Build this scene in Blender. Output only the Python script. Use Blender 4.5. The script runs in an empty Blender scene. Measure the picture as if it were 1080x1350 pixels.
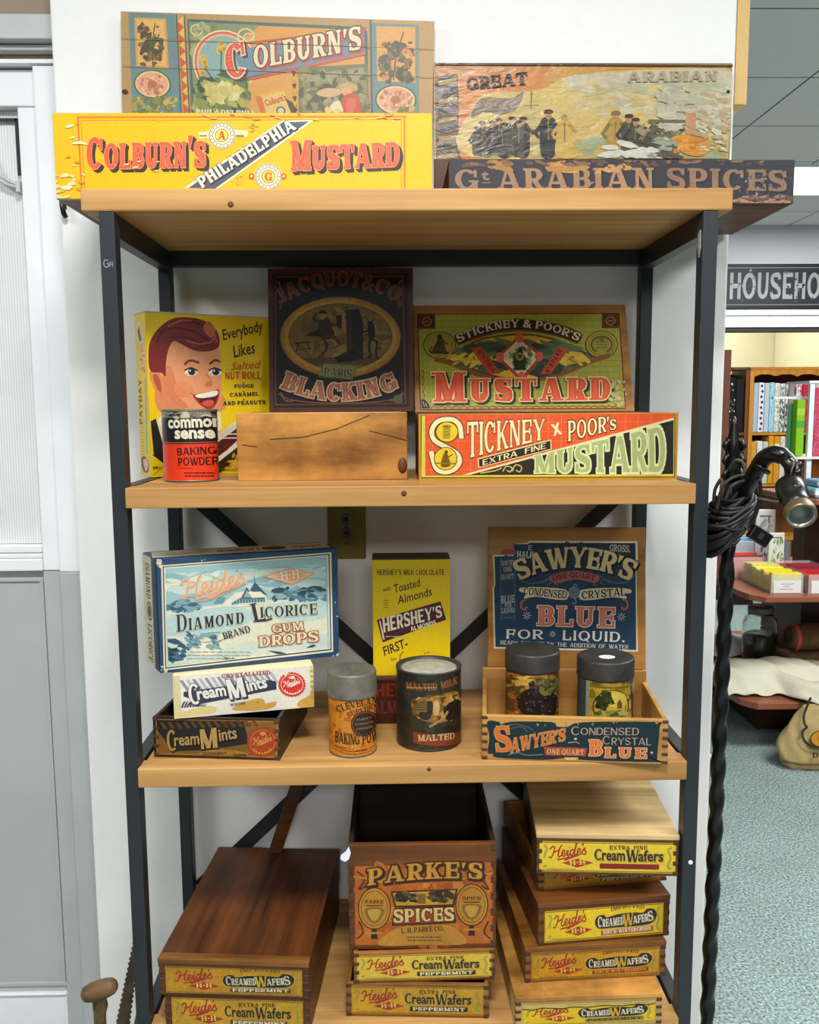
import bpy, bmesh, math, random
from math import sin, cos, pi, radians, sqrt, atan2
from mathutils import Vector, Matrix

SC = bpy.context.scene
COL = SC.collection
random.seed(7)

# ------------------------------------------------------------------ camera, light, exposure
cam_d = bpy.data.cameras.new('camera')
cam_d.sensor_fit = 'VERTICAL'
cam_d.sensor_height = 24.0
cam_d.lens = 24.0 * 1155.6 / 1350.0
cam_d.clip_start = 0.02
cam = bpy.data.objects.new('camera', cam_d)
COL.objects.link(cam)
_y, _p, _r = 0.0195, 0.1193, -0.0063
_fw = Vector((sin(_y) * cos(_p), cos(_y) * cos(_p), -sin(_p)))
_rt = Vector((cos(_y), -sin(_y), 0))
_up = _rt.cross(_fw)
_rt2 = cos(_r) * _rt + sin(_r) * _up
_up2 = -sin(_r) * _rt + cos(_r) * _up
cam.matrix_world = Matrix(((_rt2.x, _up2.x, -_fw.x, -0.0283), (_rt2.y, _up2.y, -_fw.y, -1.2398),
                           (_rt2.z, _up2.z, -_fw.z, 1.5), (0, 0, 0, 1)))
SC.camera = cam

world = bpy.data.worlds.new('room_ambient')
SC.world = world
world.use_nodes = True
world.node_tree.nodes['Background'].inputs[0].default_value = (0.95, 0.97, 1.0, 1)
world.node_tree.nodes['Background'].inputs[1].default_value = 0.07

def area(name, loc, sx, sy, power, col=(1, 1, 1), rot=(0, 0, 0)):
    l = bpy.data.lights.new(name, 'AREA')
    l.shape = 'RECTANGLE'; l.size = sx; l.size_y = sy; l.energy = power; l.color = col
    o = bpy.data.objects.new(name, l); o.location = loc; o.rotation_euler = rot
    COL.objects.link(o)
    return o

area('troffer_or_fill_light', (-0.02, -1.08, 2.77), 0.50, 0.30, 49, (1.0, 0.985, 0.97))
area('troffer_or_fill_light', (0.1, -4.2, 2.77), 1.2, 1.2, 105, (1.0, 0.99, 0.97))
area('troffer_or_fill_light', (2.75, 4.0, 2.77), 1.2, 0.55, 80, (0.98, 1.0, 1.0))
area('troffer_or_fill_light', (2.3, 0.9, 2.77), 1.2, 0.6, 88, (0.98, 1.0, 1.0))
area('troffer_or_fill_light', (2.6, 6.2, 2.5), 1.2, 1.2, 34, (1.0, 0.98, 0.95))
area('troffer_or_fill_light', (-1.9, -1.2, 2.77), 0.6, 1.2, 44, (0.97, 0.99, 1.0))  # unseen side fill without a fixture, brightens the left wall strip
area('troffer_or_fill_light', (1.9, -1.4, 2.77), 0.6, 1.2, 60, (0.98, 1.0, 1.0))  # added side fill without a fixture, brightens right wall strip, carpet and floor lamp

SC.view_settings.view_transform = 'Standard'
SC.view_settings.look = 'None'
SC.view_settings.gamma = 1.0
SC.view_settings.exposure = -0.10
SC.view_settings.use_curve_mapping = False

# ------------------------------------------------------------------ colours and materials
def lin(c):
    if isinstance(c, str):
        c = c.lstrip('#')
        c = [int(c[i:i + 2], 16) / 255 for i in (0, 2, 4)]
    return tuple((v / 12.92 if v <= 0.04045 else ((v + 0.055) / 1.055) ** 2.4) for v in c[:3]) + (1.0,)

def new_mat(name):
    m = bpy.data.materials.new(name); m.use_nodes = True
    nt = m.node_tree
    b = nt.nodes['Principled BSDF']
    return m, nt, b

def N(nt, kind, **kw):
    n = nt.nodes.new(kind)
    for k, v in kw.items():
        setattr(n, k, v)
    return n

def coords(nt, scale=(1, 1, 1), rnd=True):
    tc = N(nt, 'ShaderNodeTexCoord')
    mp = N(nt, 'ShaderNodeMapping')
    mp.inputs['Scale'].default_value = scale
    if rnd:
        oi = N(nt, 'ShaderNodeObjectInfo')
        ml = N(nt, 'ShaderNodeVectorMath', operation='SCALE')
        cb = N(nt, 'ShaderNodeCombineXYZ')
        for i in range(3):
            nt.links.new(oi.outputs['Random'], cb.inputs[i])
        nt.links.new(cb.outputs[0], ml.inputs[0]); ml.inputs['Scale'].default_value = 17.3
        ad = N(nt, 'ShaderNodeVectorMath', operation='ADD')
        nt.links.new(tc.outputs['Object'], ad.inputs[0]); nt.links.new(ml.outputs[0], ad.inputs[1])
        nt.links.new(ad.outputs[0], mp.inputs['Vector'])
    else:
        nt.links.new(tc.outputs['Object'], mp.inputs['Vector'])
    return mp

def noise(nt, mp, scale, detail=4, rough=0.55):
    n = N(nt, 'ShaderNodeTexNoise')
    n.inputs['Scale'].default_value = scale; n.inputs['Detail'].default_value = detail
    n.inputs['Roughness'].default_value = rough
    nt.links.new(mp.outputs[0], n.inputs['Vector'])
    return n

def ramp(nt, src, stops):
    r = N(nt, 'ShaderNodeValToRGB')
    el = r.color_ramp.elements
    el[0].position, el[0].color = stops[0][0], stops[0][1]
    el[1].position, el[1].color = stops[-1][0], stops[-1][1]
    for p, c in stops[1:-1]:
        e = el.new(p); e.color = c
    nt.links.new(src, r.inputs[0])
    return r

def mix(nt, a, b, fac, mode='MIX'):
    m = N(nt, 'ShaderNodeMix', data_type='RGBA', blend_type=mode)
    for sock, v in ((m.inputs[0], fac), (m.inputs[6], a), (m.inputs[7], b)):
        if isinstance(v, (int, float)):
            sock.default_value = v
        elif isinstance(v, tuple):
            sock.default_value = v
        else:
            nt.links.new(v, sock)
    return m.outputs[2]

def bump(nt, b, src, strength, dist=0.002):
    n = N(nt, 'ShaderNodeBump')
    n.inputs['Strength'].default_value = strength; n.inputs['Distance'].default_value = dist
    nt.links.new(src, n.inputs['Height']); nt.links.new(n.outputs[0], b.inputs['Normal'])

def flat(name, c, rough=0.5, metal=0.0, var=0.06, scale=30, bmp=0.0, spec=0.5):
    m, nt, b = new_mat(name)
    mp = coords(nt)
    n = noise(nt, mp, scale)
    c = lin(c)
    lo = tuple(v * (1 - var) for v in c[:3]) + (1,); hi = tuple(min(1, v * (1 + var)) for v in c[:3]) + (1,)
    r = ramp(nt, n.outputs['Fac'], [(0.3, lo), (0.7, hi)])
    nt.links.new(r.outputs[0], b.inputs['Base Color'])
    b.inputs['Roughness'].default_value = rough; b.inputs['Metallic'].default_value = metal
    b.inputs['Specular IOR Level'].default_value = spec
    if bmp:
        bump(nt, b, n.outputs['Fac'], bmp)
    return m

def wood(name, light, dark, axis='X', fine=55, stretch=0.05, rough=0.5, stain=0.25, stain_col='#1c120a', knots=False, spec=0.35):
    m, nt, b = new_mat(name)
    s = {'X': (stretch, 1, 1), 'Y': (1, stretch, 1), 'Z': (1, 1, stretch)}[axis]
    mp = coords(nt, s)
    n1 = noise(nt, mp, fine, 5, 0.6)
    n2 = noise(nt, mp, fine * 0.28, 2, 0.5)
    c1 = ramp(nt, n1.outputs['Fac'], [(0.32, lin(dark)), (0.62, lin(light))])
    c2 = ramp(nt, n2.outputs['Fac'], [(0.35, lin(dark)), (0.60, lin(light))])
    c = mix(nt, c1.outputs[0], c2.outputs[0], 0.5)
    mp3 = coords(nt, (1, 1, 1))
    n3 = noise(nt, mp3, 9, 5, 0.65)
    st = ramp(nt, n3.outputs['Fac'], [(0.42, (0, 0, 0, 1)), (0.75, (stain, stain, stain, 1))])
    c = mix(nt, c, lin(stain_col), st.outputs[0])
    nt.links.new(c, b.inputs['Base Color'])
    b.inputs['Roughness'].default_value = rough
    b.inputs['Specular IOR Level'].default_value = spec
    bump(nt, b, n1.outputs['Fac'], 0.25, 0.001)
    return m

def print_mat(name, grime=0.25, grime_col='#3a2410', wear=0.0, wear_col='#c79a56', rough=0.45, bmp=0.0, gscale=14, wscale=22, spec=0.4, wrinkle=0.0):
    """printed paper or litho: the ink colour comes from the label's own colour attribute, with grime and scuffs over it"""
    m, nt, b = new_mat(name)
    at = N(nt, 'ShaderNodeAttribute', attribute_name='Ink')
    mp = coords(nt)
    c = mix(nt, at.outputs['Color'], (0.84, 0.84, 0.83, 1), 1.0, 'MULTIPLY')
    n = noise(nt, mp, gscale, 6, 0.68)
    g = ramp(nt, n.outputs['Fac'], [(0.36, (0, 0, 0, 1)), (0.72, (grime, grime, grime, 1))])
    c = mix(nt, c, lin(grime_col), g.outputs[0])
    n4 = noise(nt, mp, gscale * 18, 3, 0.6)
    f = ramp(nt, n4.outputs['Fac'], [(0.30, (1 - grime * 0.55,) * 3 + (1,)), (0.65, (1.04, 1.04, 1.03, 1))])
    c = mix(nt, c, f.outputs[0], 1.0, 'MULTIPLY')
    if wear > 0:
        w = noise(nt, mp, wscale, 8, 0.72)
        wr = ramp(nt, w.outputs['Fac'], [(0.70 - wear * 0.22, (0, 0, 0, 1)), (0.715 - wear * 0.22, (1, 1, 1, 1))])
        c = mix(nt, c, lin(wear_col), wr.outputs[0])
    nt.links.new(c, b.inputs['Base Color'])
    b.inputs['Roughness'].default_value = rough
    b.inputs['Specular IOR Level'].default_value = spec
    if wrinkle:
        mpw = coords(nt, (0.45, 1, 1.2))
        nw = noise(nt, mpw, 38, 3, 0.55); nw.inputs['Distortion'].default_value = 1.2
        bump(nt, b, nw.outputs['Fac'], wrinkle, 0.006)
    elif bmp:
        bump(nt, b, n4.outputs['Fac'], bmp, 0.001)
    return m

M = {}
M['pine'] = wood('pine_shelf', '#c99c60', '#8f602c', 'X', 42, 0.035, 0.5, 0.10, '#6b4420')
M['pine_dark'] = wood('walnut_stained_pine', '#5a3a22', '#2a180c', 'X', 42, 0.04, 0.6, 0.2)
M['crate_honey'] = wood('honey_crate_wood', '#a06a2c', '#542f10', 'X', 60, 0.06, 0.5, 0.45, '#2a1607')
M['crate_pale'] = wood('pale_crate_wood', '#d2b278', '#9c7a44', 'X', 60, 0.06, 0.55, 0.25, '#5a3f1e')
M['crate_brown'] = wood('brown_crate_wood', '#70401a', '#331a09', 'X', 60, 0.06, 0.45, 0.4, '#150a04')
M['crate_brown_y'] = wood('brown_lid_wood', '#74401a', '#291408', 'Y', 60, 0.05, 0.4, 0.45, '#0f0804')
M['crate_pale_y'] = wood('pale_lid_wood', '#d8bc86', '#a0804a', 'X', 60, 0.06, 0.55, 0.25, '#5a3f1e')
M['crate_dark'] = wood('blackened_crate_wood', '#382618', '#16100c', 'X', 60, 0.06, 0.5, 0.3, '#0a0705')
M['crate_old'] = wood('weathered_crate_wood', '#cf9448', '#6e3f12', 'X', 34, 0.22, 0.42, 0.75, '#2a1606')
M['crate_golden'] = wood('golden_lid_wood', '#b47c34', '#744616', 'X', 50, 0.06, 0.5, 0.3, '#2e1808')
M['crate_gold_rim'] = wood('golden_crate_wood', '#c99a52', '#93622a', 'X', 50, 0.06, 0.5, 0.3, '#3e2810')
M['endgrain'] = flat('crate_end_grain', '#4a2a10', 0.7, var=0.25, scale=80)
M['steel'] = flat('black_powder_coated_steel', '#23282c', 0.42, 0.0, 0.05, 60)
M['iron'] = flat('black_wrought_iron', '#0c0c0d', 0.32, 0.25, 0.1, 60, spec=0.6)
M['tin'] = flat('dull_grey_tin', '#6e6c60', 0.45, 0.35, 0.25, 60, 0.15)
M['tin_dark'] = flat('blackened_tin', '#35332e', 0.45, 0.3, 0.25, 60, 0.15)
M['brass'] = flat('aged_brass_plate', '#8a7636', 0.38, 0.55, 0.12, 30)

# ------------------------------------------------------------------ objects
def tag(o, label=None, cat=None, group=None, kind=None):
    if label: o['label'] = label
    if cat: o['category'] = cat
    if group: o['group'] = group
    if kind: o['kind'] = kind
    return o

def thing(name, label, cat, loc=(0, 0, 0), rz=0.0, group=None, rot=None):
    o = bpy.data.objects.new(name, None)
    o.empty_display_size = 0.03
    o.location = loc; o.rotation_euler = rot if rot else (0, 0, rz)
    COL.objects.link(o)
    return tag(o, label, cat, group)

class MB:
    def __init__(self):
        self.bm = bmesh.new()
    def _fin(self, verts, mi):
        for f in {f for v in verts for f in v.link_faces}:
            f.material_index = mi
    def box(self, x0, x1, y0, y1, z0, z1, mi=0, mat=None):
        r = bmesh.ops.create_cube(self.bm, size=1.0)
        vs = r['verts']
        for v in vs:
            v.co = Vector((x0 + (v.co.x + .5) * (x1 - x0), y0 + (v.co.y + .5) * (y1 - y0), z0 + (v.co.z + .5) * (z1 - z0)))
            if mat is not None: v.co = mat @ v.co
        self._fin(vs, mi)
        return vs
    def prism(self, pts, d0, d1, plane='xz', mi=0):
        """outline pts extruded between d0 and d1 along the missing axis"""
        def mk(a, b, d):
            return {'xz': (a, d, b), 'xy': (a, b, d), 'yz': (d, a, b)}[plane]
        a = [self.bm.verts.new(mk(p[0], p[1], d0)) for p in pts]
        b = [self.bm.verts.new(mk(p[0], p[1], d1)) for p in pts]
        n = len(pts)
        fs = [self.bm.faces.new(a), self.bm.faces.new(b[::-1])]
        for i in range(n):
            fs.append(self.bm.faces.new((a[i], b[i], b[(i + 1) % n], a[(i + 1) % n])))
        for f in fs: f.material_index = mi
        return a + b
    def lathe(self, prof, n=40, mi=0, c=(0, 0, 0), mat=None, close=True):
        rings = []
        for r, z in prof:
            ring = []
            for i in range(n):
                a = 2 * pi * i / n
                p = Vector((c[0] + r * cos(a), c[1] + r * sin(a), c[2] + z))
                if mat is not None: p = mat @ p
                ring.append(self.bm.verts.new(p))
            rings.append(ring)
        for k in range(len(rings) - 1):
            for i in range(n):
                f = self.bm.faces.new((rings[k][i], rings[k][(i + 1) % n], rings[k + 1][(i + 1) % n], rings[k + 1][i]))
                f.material_index = mi; f.smooth = True
        if close:
            for ring, flip in ((rings[0], True), (rings[-1], False)):
                f = self.bm.faces.new(ring[::-1] if flip else ring); f.material_index = mi
        return rings
    def tube(self, path, rad, n=10, mi=0, cap=True, squash=1.0):
        path = [Vector(p) for p in path]
        rads = rad if isinstance(rad, (list, tuple)) else [rad] * len(path)
        rings = []
        up = Vector((0, 0, 1))
        prev = None
        for i, p in enumerate(path):
            t = (path[min(i + 1, len(path) - 1)] - path[max(i - 1, 0)]).normalized()
            if prev is None:
                ref = up if abs(t.z) < 0.9 else Vector((1, 0, 0))
                a = t.cross(ref).normalized()
            else:
                a = (prev - t * prev.dot(t)).normalized()
            prev = a
            b = t.cross(a)
            rings.append([self.bm.verts.new(p + rads[i] * (cos(2 * pi * k / n) * a + squash * sin(2 * pi * k / n) * b)) for k in range(n)])
        for k in range(len(rings) - 1):
            for i in range(n):
                f = self.bm.faces.new((rings[k][i], rings[k][(i + 1) % n], rings[k + 1][(i + 1) % n], rings[k + 1][i]))
                f.smooth = True; f.material_index = mi
        if cap:
            for ring in (rings[0][::-1], rings[-1]):
                f = self.bm.faces.new(ring); f.material_index = mi
    def grid(self, fn, nu, nv, mi=0, smooth=True):
        g = [[self.bm.verts.new(fn(i / nu, j / nv)) for i in range(nu + 1)] for j in range(nv + 1)]
        for j in range(nv):
            for i in range(nu):
                f = self.bm.faces.new((g[j][i], g[j][i + 1], g[j + 1][i + 1], g[j + 1][i]))
                f.smooth = smooth; f.material_index = mi
    def build(self, name, mats, parent=None, loc=(0, 0, 0), rot=(0, 0, 0), bevel=0.0, label=None, cat=None, group=None, kind=None, seg=2):
        bmesh.ops.recalc_face_normals(self.bm, faces=self.bm.faces)
        me = bpy.data.meshes.new(name)
        self.bm.to_mesh(me); self.bm.free()
        for m in (mats if isinstance(mats, (list, tuple)) else [mats]):
            me.materials.append(M[m] if isinstance(m, str) else m)
        o = bpy.data.objects.new(name, me)
        o.location = loc; o.rotation_euler = rot
        COL.objects.link(o)
        if parent: o.parent = parent
        if bevel:
            md = o.modifiers.new('soft_edges', 'BEVEL'); md.width = bevel; md.segments = seg; md.limit_method = 'ANGLE'; md.angle_limit = radians(50)
        return tag(o, label, cat, group, kind)

def catmull(pts, sub=6, closed=False):
    P = [Vector(p) for p in pts]
    n = len(P); out = []
    rng = range(n) if closed else range(n - 1)
    for i in rng:
        p0 = P[(i - 1) % n] if (closed or i > 0) else P[i]
        p1 = P[i]; p2 = P[(i + 1) % n]
        p3 = P[(i + 2) % n] if (closed or i + 2 < n) else p2
        for k in range(sub):
            t = k / sub
            out.append(0.5 * ((2 * p1) + (p2 - p0) * t + (2 * p0 - 5 * p1 + 4 * p2 - p3) * t * t + (3 * p1 - p0 - 3 * p2 + p3) * t ** 3))
    if not closed: out.append(P[-1])
    return out

# ------------------------------------------------------------------ lettering
_bf = {}
def builtin(s, bold=0.0):
    """polygons of a line in the built-in sans, scaled to cap height 1; returns (width, polys)"""
    k = (s, bold)
    if k in _bf: return _bf[k]
    c = bpy.data.curves.new('lettering', 'FONT'); c.body = s; c.size = 1.0; c.offset = bold; c.resolution_u = 2
    o = bpy.data.objects.new('lettering', c); COL.objects.link(o)
    dg = bpy.context.evaluated_depsgraph_get()
    me = bpy.data.meshes.new_from_object(o.evaluated_get(dg))
    vs = [v.co.copy() for v in me.vertices]
    cap = 0.69
    pl = [[(vs[i].x / cap, vs[i].y / cap) for i in p.vertices] for p in me.polygons]
    bpy.data.objects.remove(o); bpy.data.curves.remove(c); bpy.data.meshes.remove(me)
    xs = [q[0] for p in pl for q in p] or [0, .4]
    x0 = min(xs); w = max(xs) - x0
    pl = [[(x - x0, y) for x, y in p] for p in pl]
    _bf[k] = (w, pl)
    return _bf[k]

def slab(ch, T, t, s):
    """one capital in a stroke alphabet: T heavy stroke, t light stroke, s serif overhang; cap height 1"""
    P = []
    b = max(0.055, t * 0.85)
    def R(x0, x1, y0, y1): P.append([(x0, y0), (x1, y0), (x1, y1), (x0, y1)])
    def V(x, y0=0, y1=1, w=T): R(x - w / 2, x + w / 2, y0, y1)
    def D(xb, yb, xt, yt, w): P.append([(xb - w / 2, yb), (xb + w / 2, yb), (xt + w / 2, yt), (xt - w / 2, yt)])
    def F(x, y, w=T):
        if s > 0: R(x - w / 2 - s, x + w / 2 + s, *((0, b) if y == 0 else (1 - b, 1)))
    def K(x, y0, y1):
        if s > 0: R(x - t / 2, x + t / 2, y0, y1)
    def ring(cx, cy, rx, ry, a0, a1, n=12, T_=T):
        for i in range(n):
            q = [radians(a0 + (a1 - a0) * (i + e) / n) for e in (0, 1)]
            P.append([(cx + rx * cos(q[0]), cy + ry * sin(q[0])), (cx + rx * cos(q[1]), cy + ry * sin(q[1])),
                      (cx + (rx - T_) * cos(q[1]), cy + (ry - t) * sin(q[1])), (cx + (rx - T_) * cos(q[0]), cy + (ry - t) * sin(q[0]))])
    def path(pts):
        cp = catmull([(x, y, w) for x, y, w in pts], 5)
        L = []
        for i, p in enumerate(cp):
            d = (cp[min(i + 1, len(cp) - 1)] - cp[max(i - 1, 0)]); d.z = 0
            d.normalize()
            L.append((p.x - d.y * p.z / 2, p.y + d.x * p.z / 2, p.x + d.y * p.z / 2, p.y - d.x * p.z / 2))
        for a, c in zip(L, L[1:]):
            P.append([(a[0], a[1]), (a[2], a[3]), (c[2], c[3]), (c[0], c[1])])
    m = s
    h2 = T / 2
    if ch == 'I':
        w = T + 2 * m; V(w / 2); F(w / 2, 0); F(w / 2, 1)
    elif ch in 'HNMU':
        w = {'H': .62, 'N': .66, 'M': .82, 'U': .62}[ch] + T * .5 + 2 * m
        xl, xr = m + h2, w - m - h2
        if ch == 'H':
            V(xl); V(xr); R(xl, xr, .5 - t / 2, .5 + t / 2)
            for x in (xl, xr): F(x, 0); F(x, 1)
        elif ch == 'N':
            tt = max(t, T * .55)
            V(xl, w=tt); V(xr, w=tt); D(xr - h2 * .4, 0, xl + h2 * .4, 1, T); F(xl, 0, tt); F(xr, 1, tt); R(m - s, xl, 1 - b, 1) if s > 0 else None
        elif ch == 'M':
            tt = max(t, T * .6)
            V(xl, w=tt); V(xr); c = w / 2 - .02
            D(c, 0.02, xl + tt * .3, 1, T * .9); D(c, 0.02, xr - h2 * .4, 1, tt); F(xl, 0, tt); F(xr, 0)
            if s > 0: R(0, xl, 1 - b, 1); R(xr, w, 1 - b, 1)
        else:
            tt = max(t, T * .6)
            V(xl, .34, 1); V(xr, .34, 1, tt); F(xl, 1); F(xr, 1, tt)
            ring((xl - h2 + xr + tt / 2) / 2, .36, (xr + tt / 2 - xl + h2) / 2, .36, 180, 360)
    elif ch in 'AVWXY':
        w = {'A': .74, 'V': .74, 'W': 1.05, 'X': .7, 'Y': .72}[ch] + T * .5 + 1.4 * m
        tt = max(t, T * .5)
        if ch == 'A':
            xl, xr = m * .8 + tt / 2, w - m * .8 - h2
            D(xl, 0, w / 2 - h2 + tt / 2, 1, tt); D(xr, 0, w / 2, 1, T); R(xl + .14, xr - .1, .24, .24 + t); F(xl, 0, tt); F(xr, 0)
        elif ch == 'V':
            xl, xr = m * .8 + h2, w - m * .8 - tt / 2
            D(w / 2, 0, xl, 1, T); D(w / 2 + h2 - tt / 2, 0, xr, 1, tt); F(xl, 1); F(xr, 1, tt)
        elif ch == 'W':
            xl, xr = m * .8 + h2, w - m * .8 - tt / 2; c = w / 2
            D(w * .30, 0, xl, 1, T); D(w * .30 + h2 * .6, 0, c, 1, tt); D(w * .70, 0, c, 1, T); D(w * .70 + h2 * .6, 0, xr, 1, tt); F(xl, 1); F(xr, 1, tt)
        elif ch == 'X':
            D(w - m - h2, 0, m + h2, 1, T); D(m + tt / 2, 0, w - m - tt / 2, 1, tt); F(m + h2, 1); F(w - m - h2, 0); F(m + tt / 2, 0, tt); F(w - m - tt / 2, 1, tt)
        else:
            V(w / 2, 0, .48); D(w / 2, .44, m + h2, 1, T); D(w / 2 + h2 - tt / 2, .44, w - m - tt / 2, 1, tt); F(w / 2, 0); F(m + h2, 1); F(w - m - tt / 2, 1, tt)
    elif ch in 'BDPR':
        w = .56 + T * .6 + m; xl = m + h2
        if ch == 'D': w += .08
        V(xl); R(0, xl, 0, b) if s > 0 else None; R(0, xl, 1 - b, 1) if s > 0 else None
        cx = xl + (w - xl) * .42
        if ch == 'D':
            R(xl, cx, 0, t); R(xl, cx, 1 - t, 1); ring(cx, .5, w - cx, .5, -90, 90)
        else:
            yb = {'B': .5, 'P': .44, 'R': .46}[ch]
            ry = (1 - yb + t * .5) / 2
            R(xl, cx, 1 - t, 1); R(xl, cx, yb - t * .5, yb + t * .5); ring(cx, 1 - ry, w - cx - (.03 if ch == 'B' else 0), ry, -90, 90)
            if ch == 'B':
                ry = (yb + t * .5) / 2; R(xl, cx, 0, t); ring(cx, ry, w - cx, ry, -90, 90)
            elif ch == 'P': F(xl, 0)
            else:
                F(xl, 0); D(w - h2 * .9, 0, cx - .02, yb, T * .95)
                if s > 0: R(w - h2, w + s * .7, 0, b)
    elif ch in 'CGOQ':
        w = {'C': .72, 'G': .76, 'O': .78, 'Q': .78}[ch] + T * .5
        if ch in 'OQ': ring(w / 2, .5, w / 2, .5, 0, 360, 22)
        else:
            ring(w / 2, .5, w / 2, .5, 42, 318, 18); K(w * .5 + w / 2 * .78, .60, .96)
            if ch == 'G': V(w - h2 - .02, .06, .46); R(w - T - .12, w + .02, .46 - b, .46)
            elif s == 0: pass
        if ch == 'Q': D(w * .9, -.12, w * .55, .26, T * .7)
    elif ch in 'EFLTZJK':
        w = {'E': .56, 'F': .54, 'L': .54, 'T': .66, 'Z': .6, 'J': .46, 'K': .66}[ch] + T * .5 + m
        xl = m + h2
        if ch in 'EFL':
            V(xl); F(xl, 0); F(xl, 1)
            if ch in 'EF':
                R(xl, w, 1 - t, 1); K(w - t / 2, .68, 1); R(xl, w - .13, .5 - t / 2, .5 + t / 2); K(w - .14, .36, .64)
            if ch in 'EL': R(xl, w, 0, t); K(w - t / 2, 0, .34)
        elif ch == 'T':
            V(w / 2); F(w / 2, 0); R(0, w, 1 - t, 1); K(t / 2, .68, 1); K(w - t / 2, .68, 1)
        elif ch == 'Z':
            R(0, w, 1 - t, 1); R(0, w, 0, t); D(h2, 0, w - h2, 1, T); K(w - t / 2, 0, .3); K(t / 2, .7, 1)
        elif ch == 'J':
            V(w - m - h2, .3, 1); F(w - m - h2, 1); ring((w - m) / 2, .32, (w - m) / 2, .32, 190, 360)
        else:
            tt = max(t, T * .55)
            V(xl); F(xl, 0); F(xl, 1); D(xl + .05, .38, w - m - tt / 2, 1, tt); D(w - m - h2 * .7, 0, xl + .2, .6, T * .95); F(w - m - h2 * .7, 0); F(w - m - tt / 2, 1, tt)
    elif ch == 'S':
        w = .60 + T * .5
        path([(w * .86, .74, t), (w * .76, .90, t * 1.1), (w * .48, 1 - t * .5, t), (w * .2, .87, T * .75), (h2 * .95, .72, T * .95), (w * .27, .575, T), (w * .5, .5, T),
              (w * .75, .41, T), (w - h2 * .95, .27, T * .95), (w * .8, .12, T * .75), (w * .5, t * .5, t), (w * .2, .1, t * 1.1), (w * .1, .27, t)])
        K(w * .88, .66, .97); K(w * .09, .03, .34)
    elif ch == "'":
        w = T * .9; P.append([(0, .98), (w, .98), (w * .45, .62), (w * .15, .62)])
    elif ch == '.':
        w = T; R(0, T, 0, T)
    elif ch == '-':
        w = .36; R(0.03, .33, .42, .42 + t * 1.4)
    elif ch == ' ':
        w = .36
    else:
        w, pl = builtin(ch, 0.02); return w, [list(p) for p in pl]
    return w, P

def grow_poly(p, g):
    n = len(p); out = []
    A = sum(p[i][0] * p[(i + 1) % n][1] - p[(i + 1) % n][0] * p[i][1] for i in range(n))
    sg = 1 if A > 0 else -1
    for i in range(n):
        a, b, c = p[i - 1], p[i], p[(i + 1) % n]
        d1 = (b[0] - a[0], b[1] - a[1]); d2 = (c[0] - b[0], c[1] - b[1])
        l1 = math.hypot(*d1) or 1e-9; l2 = math.hypot(*d2) or 1e-9
        n1 = (sg * d1[1] / l1, -sg * d1[0] / l1); n2 = (sg * d2[1] / l2, -sg * d2[0] / l2)
        q = max(0.35, 1 + n1[0] * n2[0] + n1[1] * n2[1])
        out.append((b[0] + g * (n1[0] + n2[0]) / q, b[1] + g * (n1[1] + n2[1]) / q))
    return out

def clip_half(p, ax, lim, keep_less):
    out = []
    for i in range(len(p)):
        a, b = p[i - 1], p[i]
        ia = (a[ax] <= lim) if keep_less else (a[ax] >= lim)
        ib = (b[ax] <= lim) if keep_less else (b[ax] >= lim)
        if ia != ib:
            t = (lim - a[ax]) / (b[ax] - a[ax])
            out.append((a[0] + t * (b[0] - a[0]), a[1] + t * (b[1] - a[1])))
        if ib: out.append(b)
    return out

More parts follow.
